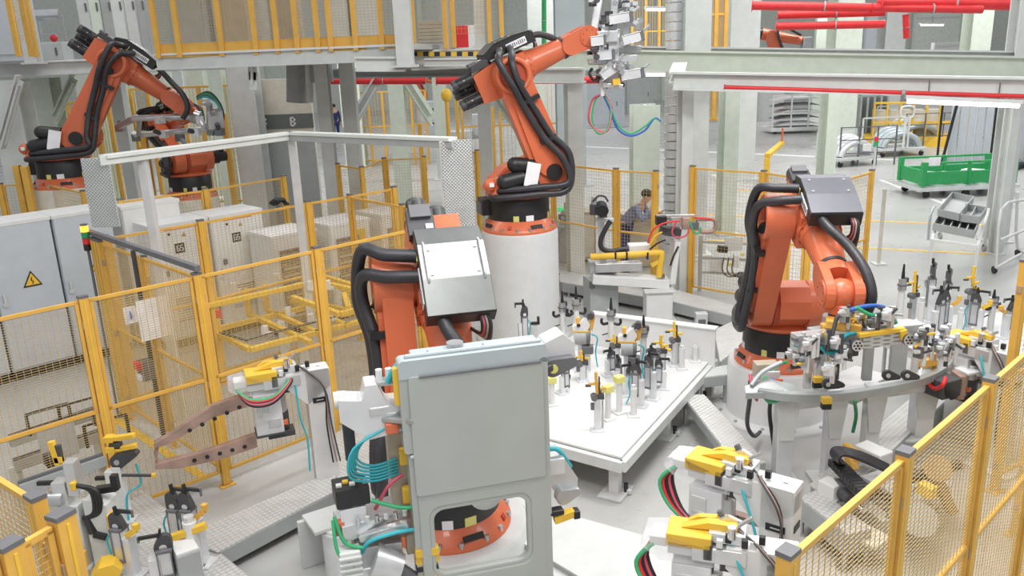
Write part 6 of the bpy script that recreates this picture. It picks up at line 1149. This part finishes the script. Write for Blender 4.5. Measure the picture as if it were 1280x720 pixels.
r = thing('bracket_block', 'grey box with a yellow bracket in front of the twin clamps', 'clamp', LB(236, 722)); sub(r, 'box', lambda m: m.box((0, 0, 0.13), (0.16, 0.26, 0.26), 'mgray', 0.6), 0.008); sub(r, 'lid', lambda m: m.box((0, 0, 0.27), (0.15, 0.25, 0.02), 'white', 0.6)); sub(r, 'yellow_bracket', lambda m: (m.bar((-0.14, 0.05, 0.28), (0.14, 0.09, 0.36), 0.05, 0.05, 'yellow_b'), m.bar((-0.14, 0.05, 0.16), (-0.14, 0.05, 0.30), 0.05, 0.05, 'yellow_b', (1, 0, 0))), 0.005)
one('bumper_block', 'yellow bumper block at the bottom edge, lower left', 'bumper', lambda m: m.prism([(0, 0), (0.20, 0), (0.23, 0.05), (0.18, 0.11), (0.08, 0.10)], -0.08, 0.08, 'yellow_b', M.Translation(P(112, 722, 0.26)) @ M.Rotation(0.3, 4, 'Z')), None, 0.01)
# ------------------------------------------------------------------ far background things
def far(x, y): return G(x, y)
# white rack of bright panels
p = far(995, 166); r = thing('parts_rack', 'white wheeled rack of silver car panels, far right aisle', 'rack', p, 0.02)
sc_ = p.y/1030*1.03
wR, hR = 66*sc_, 40*sc_
sub(r, 'base', lambda m: m.box((0, 0.4, 0.18), (wR, 1.4, 0.16), 'white'), 0.02)
for sx in (-1, -0.3, 0.35, 1): sub(r, 'post', lambda m: m.box((sx*wR*0.48, -0.25, 0.2+hR*0.5), (0.06, 0.06, hR), 'white'))
for z_ in (0.45, 0.98): sub(r, 'top_bar', lambda m: m.bar((-wR*0.48, -0.25, 0.2+hR*z_), (wR*0.48, -0.25, 0.2+hR*z_), 0.06, 0.06, 'white'))
for k in range(5): sub(r, 'car_panel', lambda m: m.prism([(-wR*0.42, 0), (-wR*0.2, 0.12), (wR*0.25, 0.12), (wR*0.42, 0.0), (wR*0.25, 0.05), (-wR*0.2, 0.05)], -0.2, 0.8, 'silver' if k % 2 == 0 else 'dgray', M.Translation((0, 0, 0.35+k*0.26))), 0.01)
for sx in (-1, 1): sub(r, 'wheel', lambda m: m.cyl((sx*wR*0.4, -0.15, 0.08), (sx*wR*0.4, -0.08, 0.08), 0.08, 'black', n=12))
def cart(lb, x, y, w_, d_, h_, m_, load=None, rz=0.0, name='parts_cart', posts=True):
    p = far(x, y); r = thing(name, lb, 'cart', p, rz)
    sub(r, 'base', lambda m: m.box((0, d_/2, 0.24), (w_, d_, 0.08), m_), 0.01)
    for sx in (-1, 1):
        for sy in (0.1, 0.9): sub(r, 'wheel', lambda m: (m.cyl((sx*w_*0.42, d_*sy-0.02, 0.08), (sx*w_*0.42, d_*sy+0.03, 0.08), 0.08, 'black', n=12), m.box((sx*w_*0.42, d_*sy, 0.17), (0.05, 0.08, 0.08), 'steel')))
    if posts:
        for sx in (-1, 1): sub(r, 'post', lambda m: m.box((sx*w_*0.48, d_*0.95, 0.28+h_/2), (0.05, 0.05, h_), m_))
        sub(r, 'push_bar', lambda m: m.bar((-w_*0.48, d_*0.95, 0.28+h_), (w_*0.48, d_*0.95, 0.28+h_), 0.05, 0.05, m_))
    if load: load(r)
    return r
def bumpers(n, w_, d_, m_):
    def f(r):
        for k in range(n): sub(r, 'car_panel', lambda m: m.tube([(-w_*0.42, d_*0.15+k*d_*0.6/n, 0.30), (-w_*0.3, d_*0.15+k*d_*0.6/n, 0.58+0.05*k), (0, d_*0.15+k*d_*0.6/n, 0.72+0.05*k), (w_*0.3, d_*0.15+k*d_*0.6/n, 0.58+0.05*k), (w_*0.42, d_*0.15+k*d_*0.6/n, 0.30)], 0.09, m_, 6), 0)
    return f
cart('low grey cart of pale curved panels left of the loop-handled cart', 1075, 208, 1.5, 1.2, 0.75, 'lgray', bumpers(4, 1.4, 1.2, 'silver'), 0.3)
cart('grey cart with a white loop handle carrying arched panels', 1130, 196, 1.6, 1.4, 0.9, 'lgray', lambda r: (bumpers(4, 1.5, 1.4, 'sheet_blue')(r), sub(r, 'loop_handle', lambda m: m.tube([(-0.1, -0.05, 0.3), (-0.1, -0.05, 1.2), (-0.25, -0.05, 1.3), (-0.25, -0.05, 1.6), (0.15, -0.05, 1.6), (0.15, -0.05, 1.3), (0.05, -0.05, 1.2), (0.05, -0.05, 0.3)], 0.035, 'white', 6, 3))), 0.1)
cart('grey cart of stacked arched panels behind the loop-handled cart', 1150, 184, 2.0, 1.4, 1.1, 'mgray', bumpers(6, 1.8, 1.4, 'sheet_blue'), 0.1)
for x, y, w_, lb in ((1052, 170, 1.3, 'tall grey sheet rack left of the carts'), (1088, 178, 1.0, 'tall narrow grey rack among the carts')):
    p = far(x, y); r = thing('sheet_rack', lb, 'rack', p)
    for k in range(5): sub(r, 'divider', lambda m: m.box((-w_/2+w_*k/4, 0.3, 0.95), (0.08, 0.8, 1.5), 'mgray'))
    sub(r, 'base', lambda m: m.box((0, 0.3, 0.1), (w_+0.1, 1.0, 0.2), 'lgray'), 0.02)
# black wire cage on a cart
for x, y, w_, lb in ((1083, 205, 1.7, 'black wire cage behind the low grey cart'), (1165, 182, 2.0, 'black wire cage beside the yellow platform')):
    p = far(x, y+2); r = thing('wire_cage', lb, 'cage', p)
    for sx in (-1, -0.33, 0.33, 1): sub(r, 'post', lambda m: m.box((sx*w_/2, 0, 0.6), (0.04, 0.04, 1.2), 'dgray'))
    for z_ in (0.4, 0.8, 1.18): sub(r, 'bar', lambda m: m.bar((-w_/2, 0, z_), (w_/2, 0, z_), 0.03, 0.03, 'dgray'))
# green stillage
a_, c_ = P(1152, 243, 0.1), P(1265, 238, 0.1); wG = (c_-a_).length; r = thing('stillage', 'green steel stillage on a pale wheeled trolley at the right', 'stillage', V((a_.x, a_.y, 0)), math.atan2(c_.y-a_.y, c_.x-a_.x))
dG = 1.1
sub(r, 'trolley', lambda m: m.box((wG/2, dG/2, 0.22), (wG+0.25, dG+0.2, 0.09), 'silver'), 0.01)
for sx in (0.06, 0.5, 0.94):
    for y_ in (0.05, dG-0.05): sub(r, 'wheel', lambda m: (m.cyl((wG*sx, y_-0.03, 0.085), (wG*sx, y_+0.03, 0.085), 0.085, 'black', n=12), m.box((wG*sx, y_, 0.17), (0.08, 0.06, 0.06), 'silver')))
for y_ in (0.0, dG): sub(r, 'side_panel', lambda m: m.box((wG/2, y_, 0.48), (wG, 0.05, 0.30), 'green'), 0.008); sub(r, 'top_rail', lambda m: m.bar((0, y_, 0.84), (wG, y_, 0.84), 0.05, 0.05, 'green'))
for x_ in (0.0, wG): sub(r, 'end_panel', lambda m: m.box((x_, dG/2, 0.50), (0.05, dG, 0.34), 'green'), 0.008)
for x_ in (0.0, wG*0.5, wG):
    for y_ in (0.0, dG): sub(r, 'post', lambda m: m.box((x_, y_, 0.58), (0.11 if x_ != wG*0.5 else 0.05, 0.11, 0.58), 'green'), 0.006)
for k in range(7): sub(r, 'car_part', lambda m: m.box((wG*(0.12+0.12*k), dG*(0.3+0.3*(k % 2)), 0.46+0.03*(k % 3)), (wG*0.16, dG*0.4, 0.06), ('silver', 'sheet_blue', 'lgray')[k % 3], 0.3*(k % 3)), 0.01)
sub(r, 'white_tag', lambda m: m.box((wG*0.10, -0.02, 0.88), (0.28, 0.02, 0.2), 'paper'))
# grey sheet rack behind the stillage
for x, y, w_, lb in ((1222, 214, 1.6, 'dark framed rack of lilac-grey sheets behind the green stillage'), (1284, 210, 1.4, 'dark framed rack of lilac-grey sheets cut off at the right edge')):
    p = far(x, y); r = thing('sheet_rack', lb, 'rack', p)
    sub(r, 'frame', lambda m: (m.bar((-w_/2-0.3, 0, 0), (-w_/2, 0, 1.9), 0.06, 0.06, 'black'), m.bar((-w_/2-0.4, 0.0, 0), (-w_/2-0.4, 0, 1.9), 0.05, 0.05, 'black', (1, 0, 0)), m.bar((w_/2, 0, 0), (w_/2, 0, 1.9), 0.07, 0.07, 'black', (1, 0, 0)), m.box((0, 0.4, 0.08), (w_+0.8, 1.0, 0.1), 'black')))
    for k in range(6): sub(r, 'sheet', lambda m: m.box((-w_/2+0.12+w_*0.155*k, 0.25, 1.0), (w_*0.13, 0.05, 1.7), 'cab_gray'), 0.006)
# yellow platform far right
a_, c_ = at(1090, 175, 30), at(1205, 178, 29); r = thing('work_platform', 'yellow railed work platform in the far right background', 'platform', V((a_.x, a_.y, 0))); v_ = V((c_.x-a_.x, c_.y-a_.y, 0))
zp = at(1150, 178, 29.5).z; zt_ = at(1150, 128, 29.5).z
sub(r, 'deck', lambda m: (m.bar(V((0, 0.8, zp)), v_+V((0, 0.8, zp)), 1.6, 0.4, 'yellow_b'), m.bar(V((0, 0.8, zp/2-0.1)), v_+V((0, 0.8, zp/2-0.1)), 1.5, max(0.1, zp-0.3), 'charcoal')), 0.01)
for z_ in (zt_, (zt_*0.5+zp*0.5)): sub(r, 'rail', lambda m: m.bar(V((0, 0, z_)), v_+V((0, 0, z_)), 0.07, 0.07, 'yellow_b'))
for k in range(8): sub(r, 'rail_post', lambda m: m.bar(v_*(k/7)+V((0, 0, zp)), v_*(k/7)+V((0, 0, zt_)), 0.06, 0.06, 'yellow_b', (1, 0, 0)))
for k in range(5): sub(r, 'drum', lambda m: m.cyl(v_*(0.2+0.14*k)+V((0, 0.9, zp+0.2)), v_*(0.2+0.14*k)+V((0, 0.9, zp+1.1)), 0.3, 'cream', n=14))
# bin cart
bc = thing('bin_cart', 'white tubular cart holding grey divided trays at the right', 'cart', P(1196, 330, 0)); bo = V(bc.location)
def trayf(px4, z, dv_, nm):
    pts = [P(x, y, z)-bo for x, y in px4]
    def f(m):
        n_ = len(pts)
        m.add([p_ for p_ in pts]+[p_+V((0, 0, 0.012)) for p_ in pts], [(0, 1, 2, 3), (4, 5, 6, 7), (0, 1, 5, 4), (1, 2, 6, 5), (2, 3, 7, 6), (3, 0, 4, 7)], 'mgray')
        for i in range(4): m.bar(pts[i]+V((0, 0, 0.06)), pts[(i+1) % 4]+V((0, 0, 0.06)), 0.015, 0.12, 'mgray')
        for k in range(1, dv_): m.bar(pts[0].lerp(pts[1], k/dv_)+V((0, 0, 0.05)), pts[3].lerp(pts[2], k/dv_)+V((0, 0, 0.05)), 0.012, 0.10, 'lgray')
    sub(bc, nm, f)
trayf([(1172, 270), (1198, 276), (1216, 254), (1190, 248)], 0.95, 1, 'tray'); trayf([(1200, 277), (1224, 280), (1232, 268), (1206, 263)], 0.93, 2, 'tray'); trayf([(1166, 288), (1217, 298), (1222, 286), (1173, 277)], 0.80, 5, 'divided_tray')
for x, y in ((1165, 300), (1222, 308), (1236, 262), (1180, 250)): sub(bc, 'post', lambda m: m.bar(V(((P(x, y, 0.75)-bo).x, (P(x, y, 0.75)-bo).y, 0.08)), P(x, y, 0.75)-bo, 0.04, 0.04, 'white', (1, 0, 0))); sub(bc, 'wheel', lambda m: m.cyl(V(((P(x, y, 0.75)-bo).x-0.02, (P(x, y, 0.75)-bo).y, 0.06)), V(((P(x, y, 0.75)-bo).x+0.02, (P(x, y, 0.75)-bo).y, 0.06)), 0.06, 'mgray', n=12))
sub(bc, 'frame', lambda m: [m.bar(P(*p_, 0.75)-bo, P(*q__, 0.75)-bo, 0.04, 0.04, 'white') for p_, q__ in (((1165, 300), (1222, 308)), ((1222, 308), (1236, 262)), ((1236, 262), (1180, 250)), ((1180, 250), (1165, 300)))])
sub(bc, 'side_frame', lambda m: m.tube([P(1160, 300, 0.5)-bo, P(1163, 270, 0.9)-bo, P(1168, 258, 1.0)-bo], 0.02, 'sheet_blue', 6), 0)
wf = thing('tube_frame_cart', 'white tubular frame cart beside the blue-grey column at the right edge', 'cart', P(1260, 320, 0)); wo_ = V(wf.location)
for s_ in (((1245, 335, 0.1), (1252, 262, 1.0), (1280, 250, 1.05), (1300, 246, 1.05)), ((1245, 335, 0.1), (1275, 318, 0.1), (1300, 305, 0.1)), ((1272, 240, 1.2), (1272, 310, 0.2), (1300, 312, 0.2)), ((1250, 300, 0.5), (1300, 280, 0.5))): sub(wf, 'tube', lambda m: m.tube([P(*p_)-wo_ for p_ in s_], 0.024, 'white', 6, 3), 0)
for p_ in ((1243, 337), (1272, 316)): sub(wf, 'wheel', lambda m: m.cyl(P(*p_, 0.06)-wo_-V((0.02, 0, 0)), P(*p_, 0.06)-wo_+V((0.02, 0, 0)), 0.06, 'black', n=12))
# barrier pole and safety beacons
r = thing('barrier', 'yellow swing barrier with an orange tip behind the right robot fence', 'barrier', P(957, 240, 0)); sub(r, 'post', lambda m: (m.box((0, 0, 0.45), (0.12, 0.12, 0.9), 'yellow_b'),)); sub(r, 'boom', lambda m: m.bar((0, 0, 0.95), P(977, 188, 0.9)-V(r.location)+V((0, 0, 0.2)), 0.14, 0.10, 'yellow_b'), 0.006); sub(r, 'tip', lambda m: m.cyl(P(977, 188, 0.9)-V(r.location)+V((0, 0, 0.2)), P(977, 188, 0.9)-V(r.location)+V((0, 0, 0.6)), 0.03, 'orange', n=8))
r = thing('stack_light', 'red and green stack light beside a white box beyond the right robot fence', 'signal lamp', P(1092, 215, 0.0)); sub(r, 'pole', lambda m: (m.box((0, 0, 0.4), (0.05, 0.05, 0.8), 'lgray'), m.box((-0.25, 0, 0.72), (0.22, 0.1, 0.2), 'white'))); sub(r, 'red_lens', lambda m: m.cyl((0, 0, 0.9), (0, 0, 1.02), 0.06, 'red', n=12)); sub(r, 'green_lens', lambda m: m.cyl((0, 0, 0.76), (0, 0, 0.89), 0.06, 'green', n=12))
r = thing('guard_post', 'slim white guard post right of the right robot', 'post', P(1098, 330, 0.0)); sub(r, 'post', lambda m: m.box((0, 0, 0.65), (0.05, 0.05, 1.3), 'cream')); sub(r, 'foot', lambda m: m.box((0, 0, 0.01), (0.2, 0.2, 0.02), 'lgray'))
# machines in the middle distance
r = thing('machine_cabinet', 'pale machine box with dark fittings in the middle distance', 'machine', P(545, 178, 0)); sB = 21/1030*r.location.y/20*1.0; yy_ = r.location.y
k_ = yy_/1030
sub(r, 'body', lambda m: m.box((0, 0, 30*k_), (22*k_, 0.8, 40*k_), 'cab_gray'), 0.02); sub(r, 'fitting', lambda m: (m.cyl((0, -0.42, 40*k_), (0, -0.40, 40*k_), 2.2*k_, 'charcoal', n=12), m.cyl((5*k_, -0.42, 26*k_), (5*k_, -0.40, 26*k_), 2*k_, 'charcoal', n=12), m.bar((-6*k_, -0.42, 24*k_), (4*k_, -0.42, 24*k_), 0.06, 0.06, 'charcoal'))); sub(r, 'foot', lambda m: m.box((0, 0, 5*k_), (24*k_, 0.9, 10*k_), 'lgray'), 0.02)
for x, y, w_, h_, m_, lb in ((757, 160, 46, 58, 'cab_gray', 'lilac-grey cabinet behind the looped cables'), (600, 172, 18, 28, 'cab_gray', 'grey box just left of the centre robot arm'), (800, 142, 32, 46, 'mgray', 'grey machine behind the short far fluorescent light'), (560, 175, 60, 10, 'lgray', 'low pale plinth in front of the pale machine box'), (975, 300, 18, 46, 'lgray', 'pale cabinet behind the link arm of the right robot')):
    p = G(x, y); kk = p.y/1030
    r = thing('machine_cabinet', lb, 'machine', p); sub(r, 'body', lambda m: m.box((0, 0.3, h_*kk/2), (w_*kk, 0.7, h_*kk), m_), 0.02); sub(r, 'door', lambda m: m.box((0, -0.06, h_*kk/2), (w_*kk*0.8, 0.03, h_*kk*0.85), m_), 0.01); sub(r, 'handle', lambda m: m.box((w_*kk*0.3, -0.09, h_*kk*0.5), (0.04, 0.03, 0.2), 'dgray'))
# beige workbench box and low clutter behind the back fence
r = thing('work_cabinet', 'beige cabinet the crouching man leans over', 'cabinet', P(806, 352, 0)); k_ = r.location.y/1030; sub(r, 'body', lambda m: m.box((0, 0.3, 38*k_), (58*k_, 0.55, 74*k_), 'tan'), 0.01); sub(r, 'top', lambda m: m.box((0, 0.3, 75*k_), (60*k_, 0.6, 2*k_), 'cream'), 0.01)
r.location.y += 0.9; r.location.x += 0.12
r = thing('work_cabinet', 'beige cabinet left of the column, by the green lamp', 'cabinet', P(737, 345, 0)); r.location.y += 0.9; sub(r, 'body', lambda m: m.box((0, 0.3, 38*k_), (34*k_, 0.5, 70*k_), 'tan'), 0.01); sub(r, 'door', lambda m: m.box((0, 0.04, 38*k_), (28*k_, 0.02, 60*k_), 'cream'), 0.006)
r = thing('test_bench', 'clutter of silver fittings with a green lamp behind the fence', 'machine', P(702, 345, 0)); r.location.y += 0.9
sub(r, 'stand', lambda m: (m.box((0, 0.2, 0.4), (0.4, 0.4, 0.8), 'mgray'),), 0.01)
for i in range(8): sub(r, 'fitting', lambda m: (m.box((-0.15+0.05*i, -0.02, 0.3+0.11*i % 0.9), (0.12, 0.12, 0.12), ('silver', 'dgray', 'alu', 'tan')[i % 4], i*0.4), m.cyl((-0.1+0.04*i, -0.12, 0.35+0.1*i), (-0.1+0.04*i, 0.05, 0.4+0.1*i), 0.04, 'steel', n=10)))
sub(r, 'green_lamp', lambda m: m.ball((0.05, -0.1, 1.02), 0.05, 'led_g'))
# far orange robots
def farrobot(lb, x, yb, hpx, flip=1):
    p = G(x, yb); k = p.y/1030*hpx; r = thing('welding_robot', lb, 'robot', p)
    sub(r, 'base', lambda m: (m.cyl((0, 0, 0), (0, 0, 0.35*k), 0.14*k, 'lgray', n=20), m.cyl((0, 0, 0.35*k), (0, 0, 0.45*k), 0.13*k, 'black', n=20)))
    sub(r, 'carousel', lambda m: (m.cyl((0, 0, 0.45*k), (0, 0, 0.52*k), 0.14*k, 'orange', n=20), m.box((0.03*k*flip, 0, 0.57*k), (0.24*k, 0.16*k, 0.12*k), 'orange')), 0.02*k)
    sub(r, 'link_arm', lambda m: m.prism(hull2((0.08*k*flip, 0.58*k), 0.075*k, (-0.05*k*flip, 0.9*k), 0.06*k), -0.12*k, -0.05*k, 'orange'), 0.01*k)
    sub(r, 'forearm', lambda m: (m.cyl((-0.14*k*flip, 0, 0.93*k), (0.30*k*flip, 0, 0.84*k), 0.065*k, 'orange', 0.045*k, 16), m.cyl((-0.25*k*flip, 0, 0.95*k), (-0.14*k*flip, 0, 0.93*k), 0.06*k, 'black', n=12)))
    sub(r, 'hose', lambda m: m.tube([(0, -0.14*k, 0.5*k), (0.10*k*flip, -0.16*k, 0.62*k), (0, -0.16*k, 0.9*k), (0.05*k*flip, -0.1*k, 1.0*k), (0.28*k*flip, -0.05*k, 0.9*k)], 0.016*k, 'hose', 6), 0)
    sub(r, 'tool', lambda m: (m.box((0.36*k*flip, 0, 0.8*k), (0.10*k, 0.1*k, 0.16*k), 'steel'), m.bar((0.36*k*flip, 0, 0.75*k), (0.40*k*flip, 0, 0.62*k), 0.05*k, 0.05*k, 'dgray')), 0.01*k)
    return r
farrobot('tiny orange robot in the background below the gallery, middle distance', 528, 152, 56, 1)
farrobot('tiny orange robot at the far upper right below the red pipes', 962, 150, 110, 1)
one('dome_helmet', 'yellow domed machine cover beside the pale machine box', 'machine cover', lambda m: (m.ball(at(558, 119, 19.5), 0.13, 'yellow_b', (1, 1, 1.2)), m.cyl(at(558, 119, 19.5)-V((0, 0, 0.1)), V((at(558, 119, 19.5).x, 19.5, 0)), 0.05, 'yellow', n=10)))
for i, (x, y, Y, h_, lb) in enumerate(((523, 135, 20, 2.2, 'yellow post left of the pale machine box'), (570, 120, 24, 2.6, 'yellow post right of the pale machine box'), (30, 205, 13.0, 2.3, 'yellow guard post by the far left robot base'), (20, 205, 13.2, 2.3, 'second yellow guard post by the far left robot base'), (185, 205, 15.5, 2.6, 'yellow post between the two left robots'), (283, 170, 16.5, 2.8, 'yellow post left of the broad grey column'), (615, 140, 22, 2.4, 'yellow post just right of the grey box'))):
    p = at(x, y, Y); one('guard_post', lb, 'post', lambda m: (m.box((p.x, p.y, h_/2), (0.10, 0.09, h_), 'yellow'), m.box((p.x, p.y, 0.01), (0.22, 0.2, 0.02), 'yellow')), None, 0.005)
# middle-distance yellow cell frames at the left and right backgrounds
def cell(lb, x0, x1, Y, z0, z1, n=5, m_='yellow'):
    a_, c_ = at(x0, 100, Y), at(x1, 100, Y); r = thing('cell_frame', lb, 'frame', (a_.x, Y, 0)); w_ = c_.x-a_.x
    for k in range(n): sub(r, 'post', lambda m: m.box((w_*k/(n-1), 0, (z1+(z0 if z0 > 1 else 0))/2), (0.08, 0.08, z1-(z0 if z0 > 1 else 0)), m_))
    for z_ in (z0, (z0+z1)/2, z1): sub(r, 'rail', lambda m: m.bar((0, 0, z_), (w_, 0, z_), 0.05, 0.05, m_))
    sub(r, 'mesh_panel', lambda m: [m.bar((w_*k/(n*4), 0, z0), (w_*k/(n*4), 0, z1), 0.012, 0.012, m_, (1, 0, 0)) for k in range(n*4)], 0)
    return r
cell('yellow mesh cell frame in the distance behind the far left robot', 60, 130, 20, 0.2, 3.0); cell('yellow mesh cell frame in the distance right of the far left robot', 160, 290, 22, 0.2, 3.2, 7); cell('yellow mesh frame far behind the centre robot', 575, 720, 26, 0.2, 3.0, 7); cell('yellow mesh frame in the far distance above the beams at centre right', 790, 840, 30, 3.0, 5.6, 4); cell('tall yellow lattice frame at the top right of the centre gripper', 881, 905, 18, 2.2, 6.5, 3)
cell('yellow mesh frame far away below the gallery, left of the small robot', 440, 530, 30, 0.2, 2.6, 6)
# glazed low partitions and wall panels far away
for x0, x1, y0, y1, Y, m_, lb in ((1080, 1110, 20, 65, 48, 'cab_gray', 'far pale wall cabinet under the red pipes'), (1140, 1200, 15, 66, 50, 'wall_paint', 'far pale wall panel at the upper right'), (1165, 1205, 52, 66, 40, 'white', 'far white machine at the upper right'), (1018, 1048, 22, 66, 45, 'mint', 'far mint wall panel under the red pipes')):
    a_, c_ = at(x0, y1, Y), at(x1, y0, Y); one('wall_panel', lb, 'wall panel', lambda m: (m.box(((a_.x+c_.x)/2, Y, c_.z/2), (c_.x-a_.x, 0.3, c_.z), m_), m.box(((a_.x+c_.x)/2, Y-0.17, c_.z*0.96), (c_.x-a_.x, 0.06, 0.1), 'lgray')))
# ------------------------------------------------------------------ people
def skinned(name, joints, edges, m_, parent, sub_=2):
    me = bpy.data.meshes.new(name); me.from_pydata([j[0] for j in joints], edges, []); me.materials.append(MATS[m_])
    o = bpy.data.objects.new(name, me); C.objects.link(o); o.parent = parent
    sk = o.modifiers.new('skin', 'SKIN'); sk.use_smooth_shade = True; lay = me.skin_vertices[0] if me.skin_vertices else None
    if lay is None:
        bpy.context.view_layer.objects.active = o
    for i, j in enumerate(joints):
        rr_ = j[1] if isinstance(j[1], tuple) else (j[1], j[1]); me.skin_vertices[0].data[i].radius = rr_
    me.skin_vertices[0].data[0].use_root = True
    s_ = o.modifiers.new('sub', 'SUBSURF'); s_.levels = sub_; s_.render_levels = sub_; return o
def person(label, loc, rz, lean, arm, shirt, trousers, s=1.0, kneel=False):
    """standing person, local -Y is the facing direction"""
    r = thing('person', label, 'person', loc, rz, None, s)
    hip = V((0, 0, 0.95)); ln = lambda d_: V((0, -math.sin(lean)*d_, math.cos(lean)*d_))
    che = hip+ln(0.30); sh = hip+ln(0.47); nk = hip+ln(0.55); hd = nk+V((0, -0.05-0.05*lean, 0.13)); 
    J = [(hip, (0.15, 0.11)), (hip+ln(0.15), (0.135, 0.10)), (che, (0.16, 0.115)), (sh, (0.12, 0.085)), (nk, 0.055), (hd-V((0, 0, 0.03)), (0.075, 0.09)), (hd+V((0, 0, 0.07)), (0.075, 0.09))]; E_ = [(0, 1), (1, 2), (2, 3), (3, 4), (4, 5), (5, 6)]
    SJ = [(hip-V((0, 0, 0.05)), (0.165, 0.125)), (hip+ln(0.15), (0.15, 0.115)), (che, (0.175, 0.13)), (sh, (0.13, 0.095)), (nk-ln(0.03), 0.07)]; SE = [(0, 1), (1, 2), (2, 3), (3, 4)]
    hands = []
    for sx, ar in ((-1, arm[0]), (1, arm[1])):
        a_ = sh+V((sx*0.17, 0, -0.01)); e_ = a_+V(ar[0]); w_ = e_+V(ar[1]); k = len(J)
        J += [(a_, 0.055), (e_, 0.042), (w_, 0.030), (w_+(w_-e_).normalized()*0.07, (0.040, 0.022))]; E_ += [(3, k), (k, k+1), (k+1, k+2), (k+2, k+3)]; hands.append((w_, (w_-e_).normalized()))
        kk = len(J)
        d_ = (w_-e_).normalized(); s1 = d_.cross(V((0, 1, 0.3))).normalized(); base = w_+d_*0.08
        for q_ in range(4): J.append((base+s1*(0.027*(q_-1.5)*1.0)+d_*(0.035), 0.009)); J.append((base+s1*(0.026*(q_-1.5))+d_*(0.075-0.006*abs(q_-1.3))+V((0, -0.012, -0.012)), 0.008)); E_ += [(k+3, kk+2*q_), (kk+2*q_, kk+2*q_+1)]
        J.append((w_+d_*0.05+s1*0.05+V((0, -0.01, 0)), 0.010)); J.append((w_+d_*0.085+s1*0.06+V((0, -0.015, 0)), 0.009)); E_ += [(k+2, kk+8), (kk+8, kk+9)]
        m2 = len(SJ); SJ += [(a_, 0.07), (e_, 0.056), (w_-(w_-e_)*0.12, 0.045)]; SE += [(3, m2), (m2, m2+1), (m2+1, m2+2)]
    TJ = [(hip, (0.165, 0.125))]; TE = []
    for sx in (-1, 1):
        k = len(J); J += [(hip+V((sx*0.09, 0, -0.06)), 0.085), (V((sx*0.10, -0.03, 0.5)), 0.058), (V((sx*0.10, 0.0, 0.09)), 0.04), (V((sx*0.10, -0.13, 0.035)), (0.04, 0.03))]; E_ += [(0, k), (k, k+1), (k+1, k+2), (k+2, k+3)]
        m2 = len(TJ); TJ += [(hip+V((sx*0.09, 0, -0.06)), 0.10), (V((sx*0.10, -0.03, 0.5)), 0.075), (V((sx*0.10, 0.0, 0.11)), 0.06)]; TE += [(0, m2), (m2, m2+1), (m2+1, m2+2)]
        sub(r, 'shoe', lambda m: m.ball((sx*0.10, -0.06, 0.05), 0.055, 'black', (0.9, 2.3, 0.9), 14), 0)
    body = skinned('body', J, E_, 'skin', r); skinned('shirt', SJ, SE, shirt, r); skinned('trousers', TJ, TE, trousers, r)
    f_ = MB(M.Translation(hd)); f_.ball((0, -0.085, 0.0), 0.016, 'skin', (0.8, 1.2, 1.4)); [f_.ball((sx*0.085, 0.0, 0.0), 0.025, 'skin', (0.4, 0.8, 1.2)) for sx in (-1, 1)]; [f_.ball((sx*0.03, -0.082, 0.03), 0.009, 'black') for sx in (-1, 1)]; f_.box((0, -0.085, -0.045), (0.04, 0.01, 0.008), 'orange_dark'); f_.build('face', r)
    h_ = MB(M.Translation(hd)); h_.ball((0, 0.015, 0.06), 0.098, 'hair', (0.92, 1.08, 0.92), 16); h_.build('hair', r)
    return r
pm = at(779, 275, 13.9)
person('person in a blue-grey shirt leaning over the beige cabinet with a hand at the chin', (pm.x, 13.9, 0.0), R(62), 0.78, (((-0.08, -0.14, -0.22), (0.14, -0.12, 0.24)), ((0.06, -0.14, -0.24), (-0.10, -0.17, 0.10))), 'shirt', 'navy', 0.9)
pf = at(420, 161, 40)
person('person in dark blue workwear standing far away under the gallery', (pf.x, 40, 0), R(200), 0.03, (((-0.05, 0.02, -0.28), (0.0, -0.06, -0.25)), ((0.05, 0.02, -0.28), (0.05, -0.10, -0.22))), 'navy', 'navy', 1.0)
# ------------------------------------------------------------------ light
sc = bpy.context.scene
wd = bpy.data.worlds.new('world'); sc.world = wd; wd.use_nodes = True
bg = wd.node_tree.nodes['Background']; bg.inputs[0].default_value = (0.95, 0.97, 1.0, 1); bg.inputs[1].default_value = 0.52
def area(name, loc, sx, sy, e, col=(1, 0.99, 0.97)):
    l = bpy.data.lights.new(name, 'AREA'); l.shape = 'RECTANGLE'; l.size = sx; l.size_y = sy; l.energy = e; l.color = col
    o = bpy.data.objects.new(name, l); C.objects.link(o); o.location = loc; return o
for i, (x, y) in enumerate(((-4, -2), (3, -2), (-6, 4), (1, 4), (8, 4), (-6, 13), (2, 13), (10, 13), (-8, 26), (4, 26), (16, 26), (0, 42), (16, 42))):  # pair behind the camera is unseen fill, added to brighten the front robot
    area('ceiling_and_fill_lamp', (x, y, 8.5), 4, 1.2, (150 if x < -2 else 205) if y < 20 else 560)
area('cell_fill_light', (2.2, 6.6, 6.5), 2.5, 1.0, 230)  # unseen fill light, added to brighten the robots near the centre
area('cell_fill_light', (-0.5, 2.2, 6.8), 2.0, 0.8, 130); area('aisle_fill_light', (11, 20, 7.5), 5, 1.2, 420); area('aisle_fill_light', (5, 16, 7.5), 4, 1.2, 200)  # unseen fill added: first brightens the front robot, others the right-hand background
sc.view_settings.view_transform = 'Standard'; sc.view_settings.look = 'None'; sc.view_settings.gamma = 1; sc.view_settings.use_curve_mapping = False
sc.view_settings.exposure = 0.0
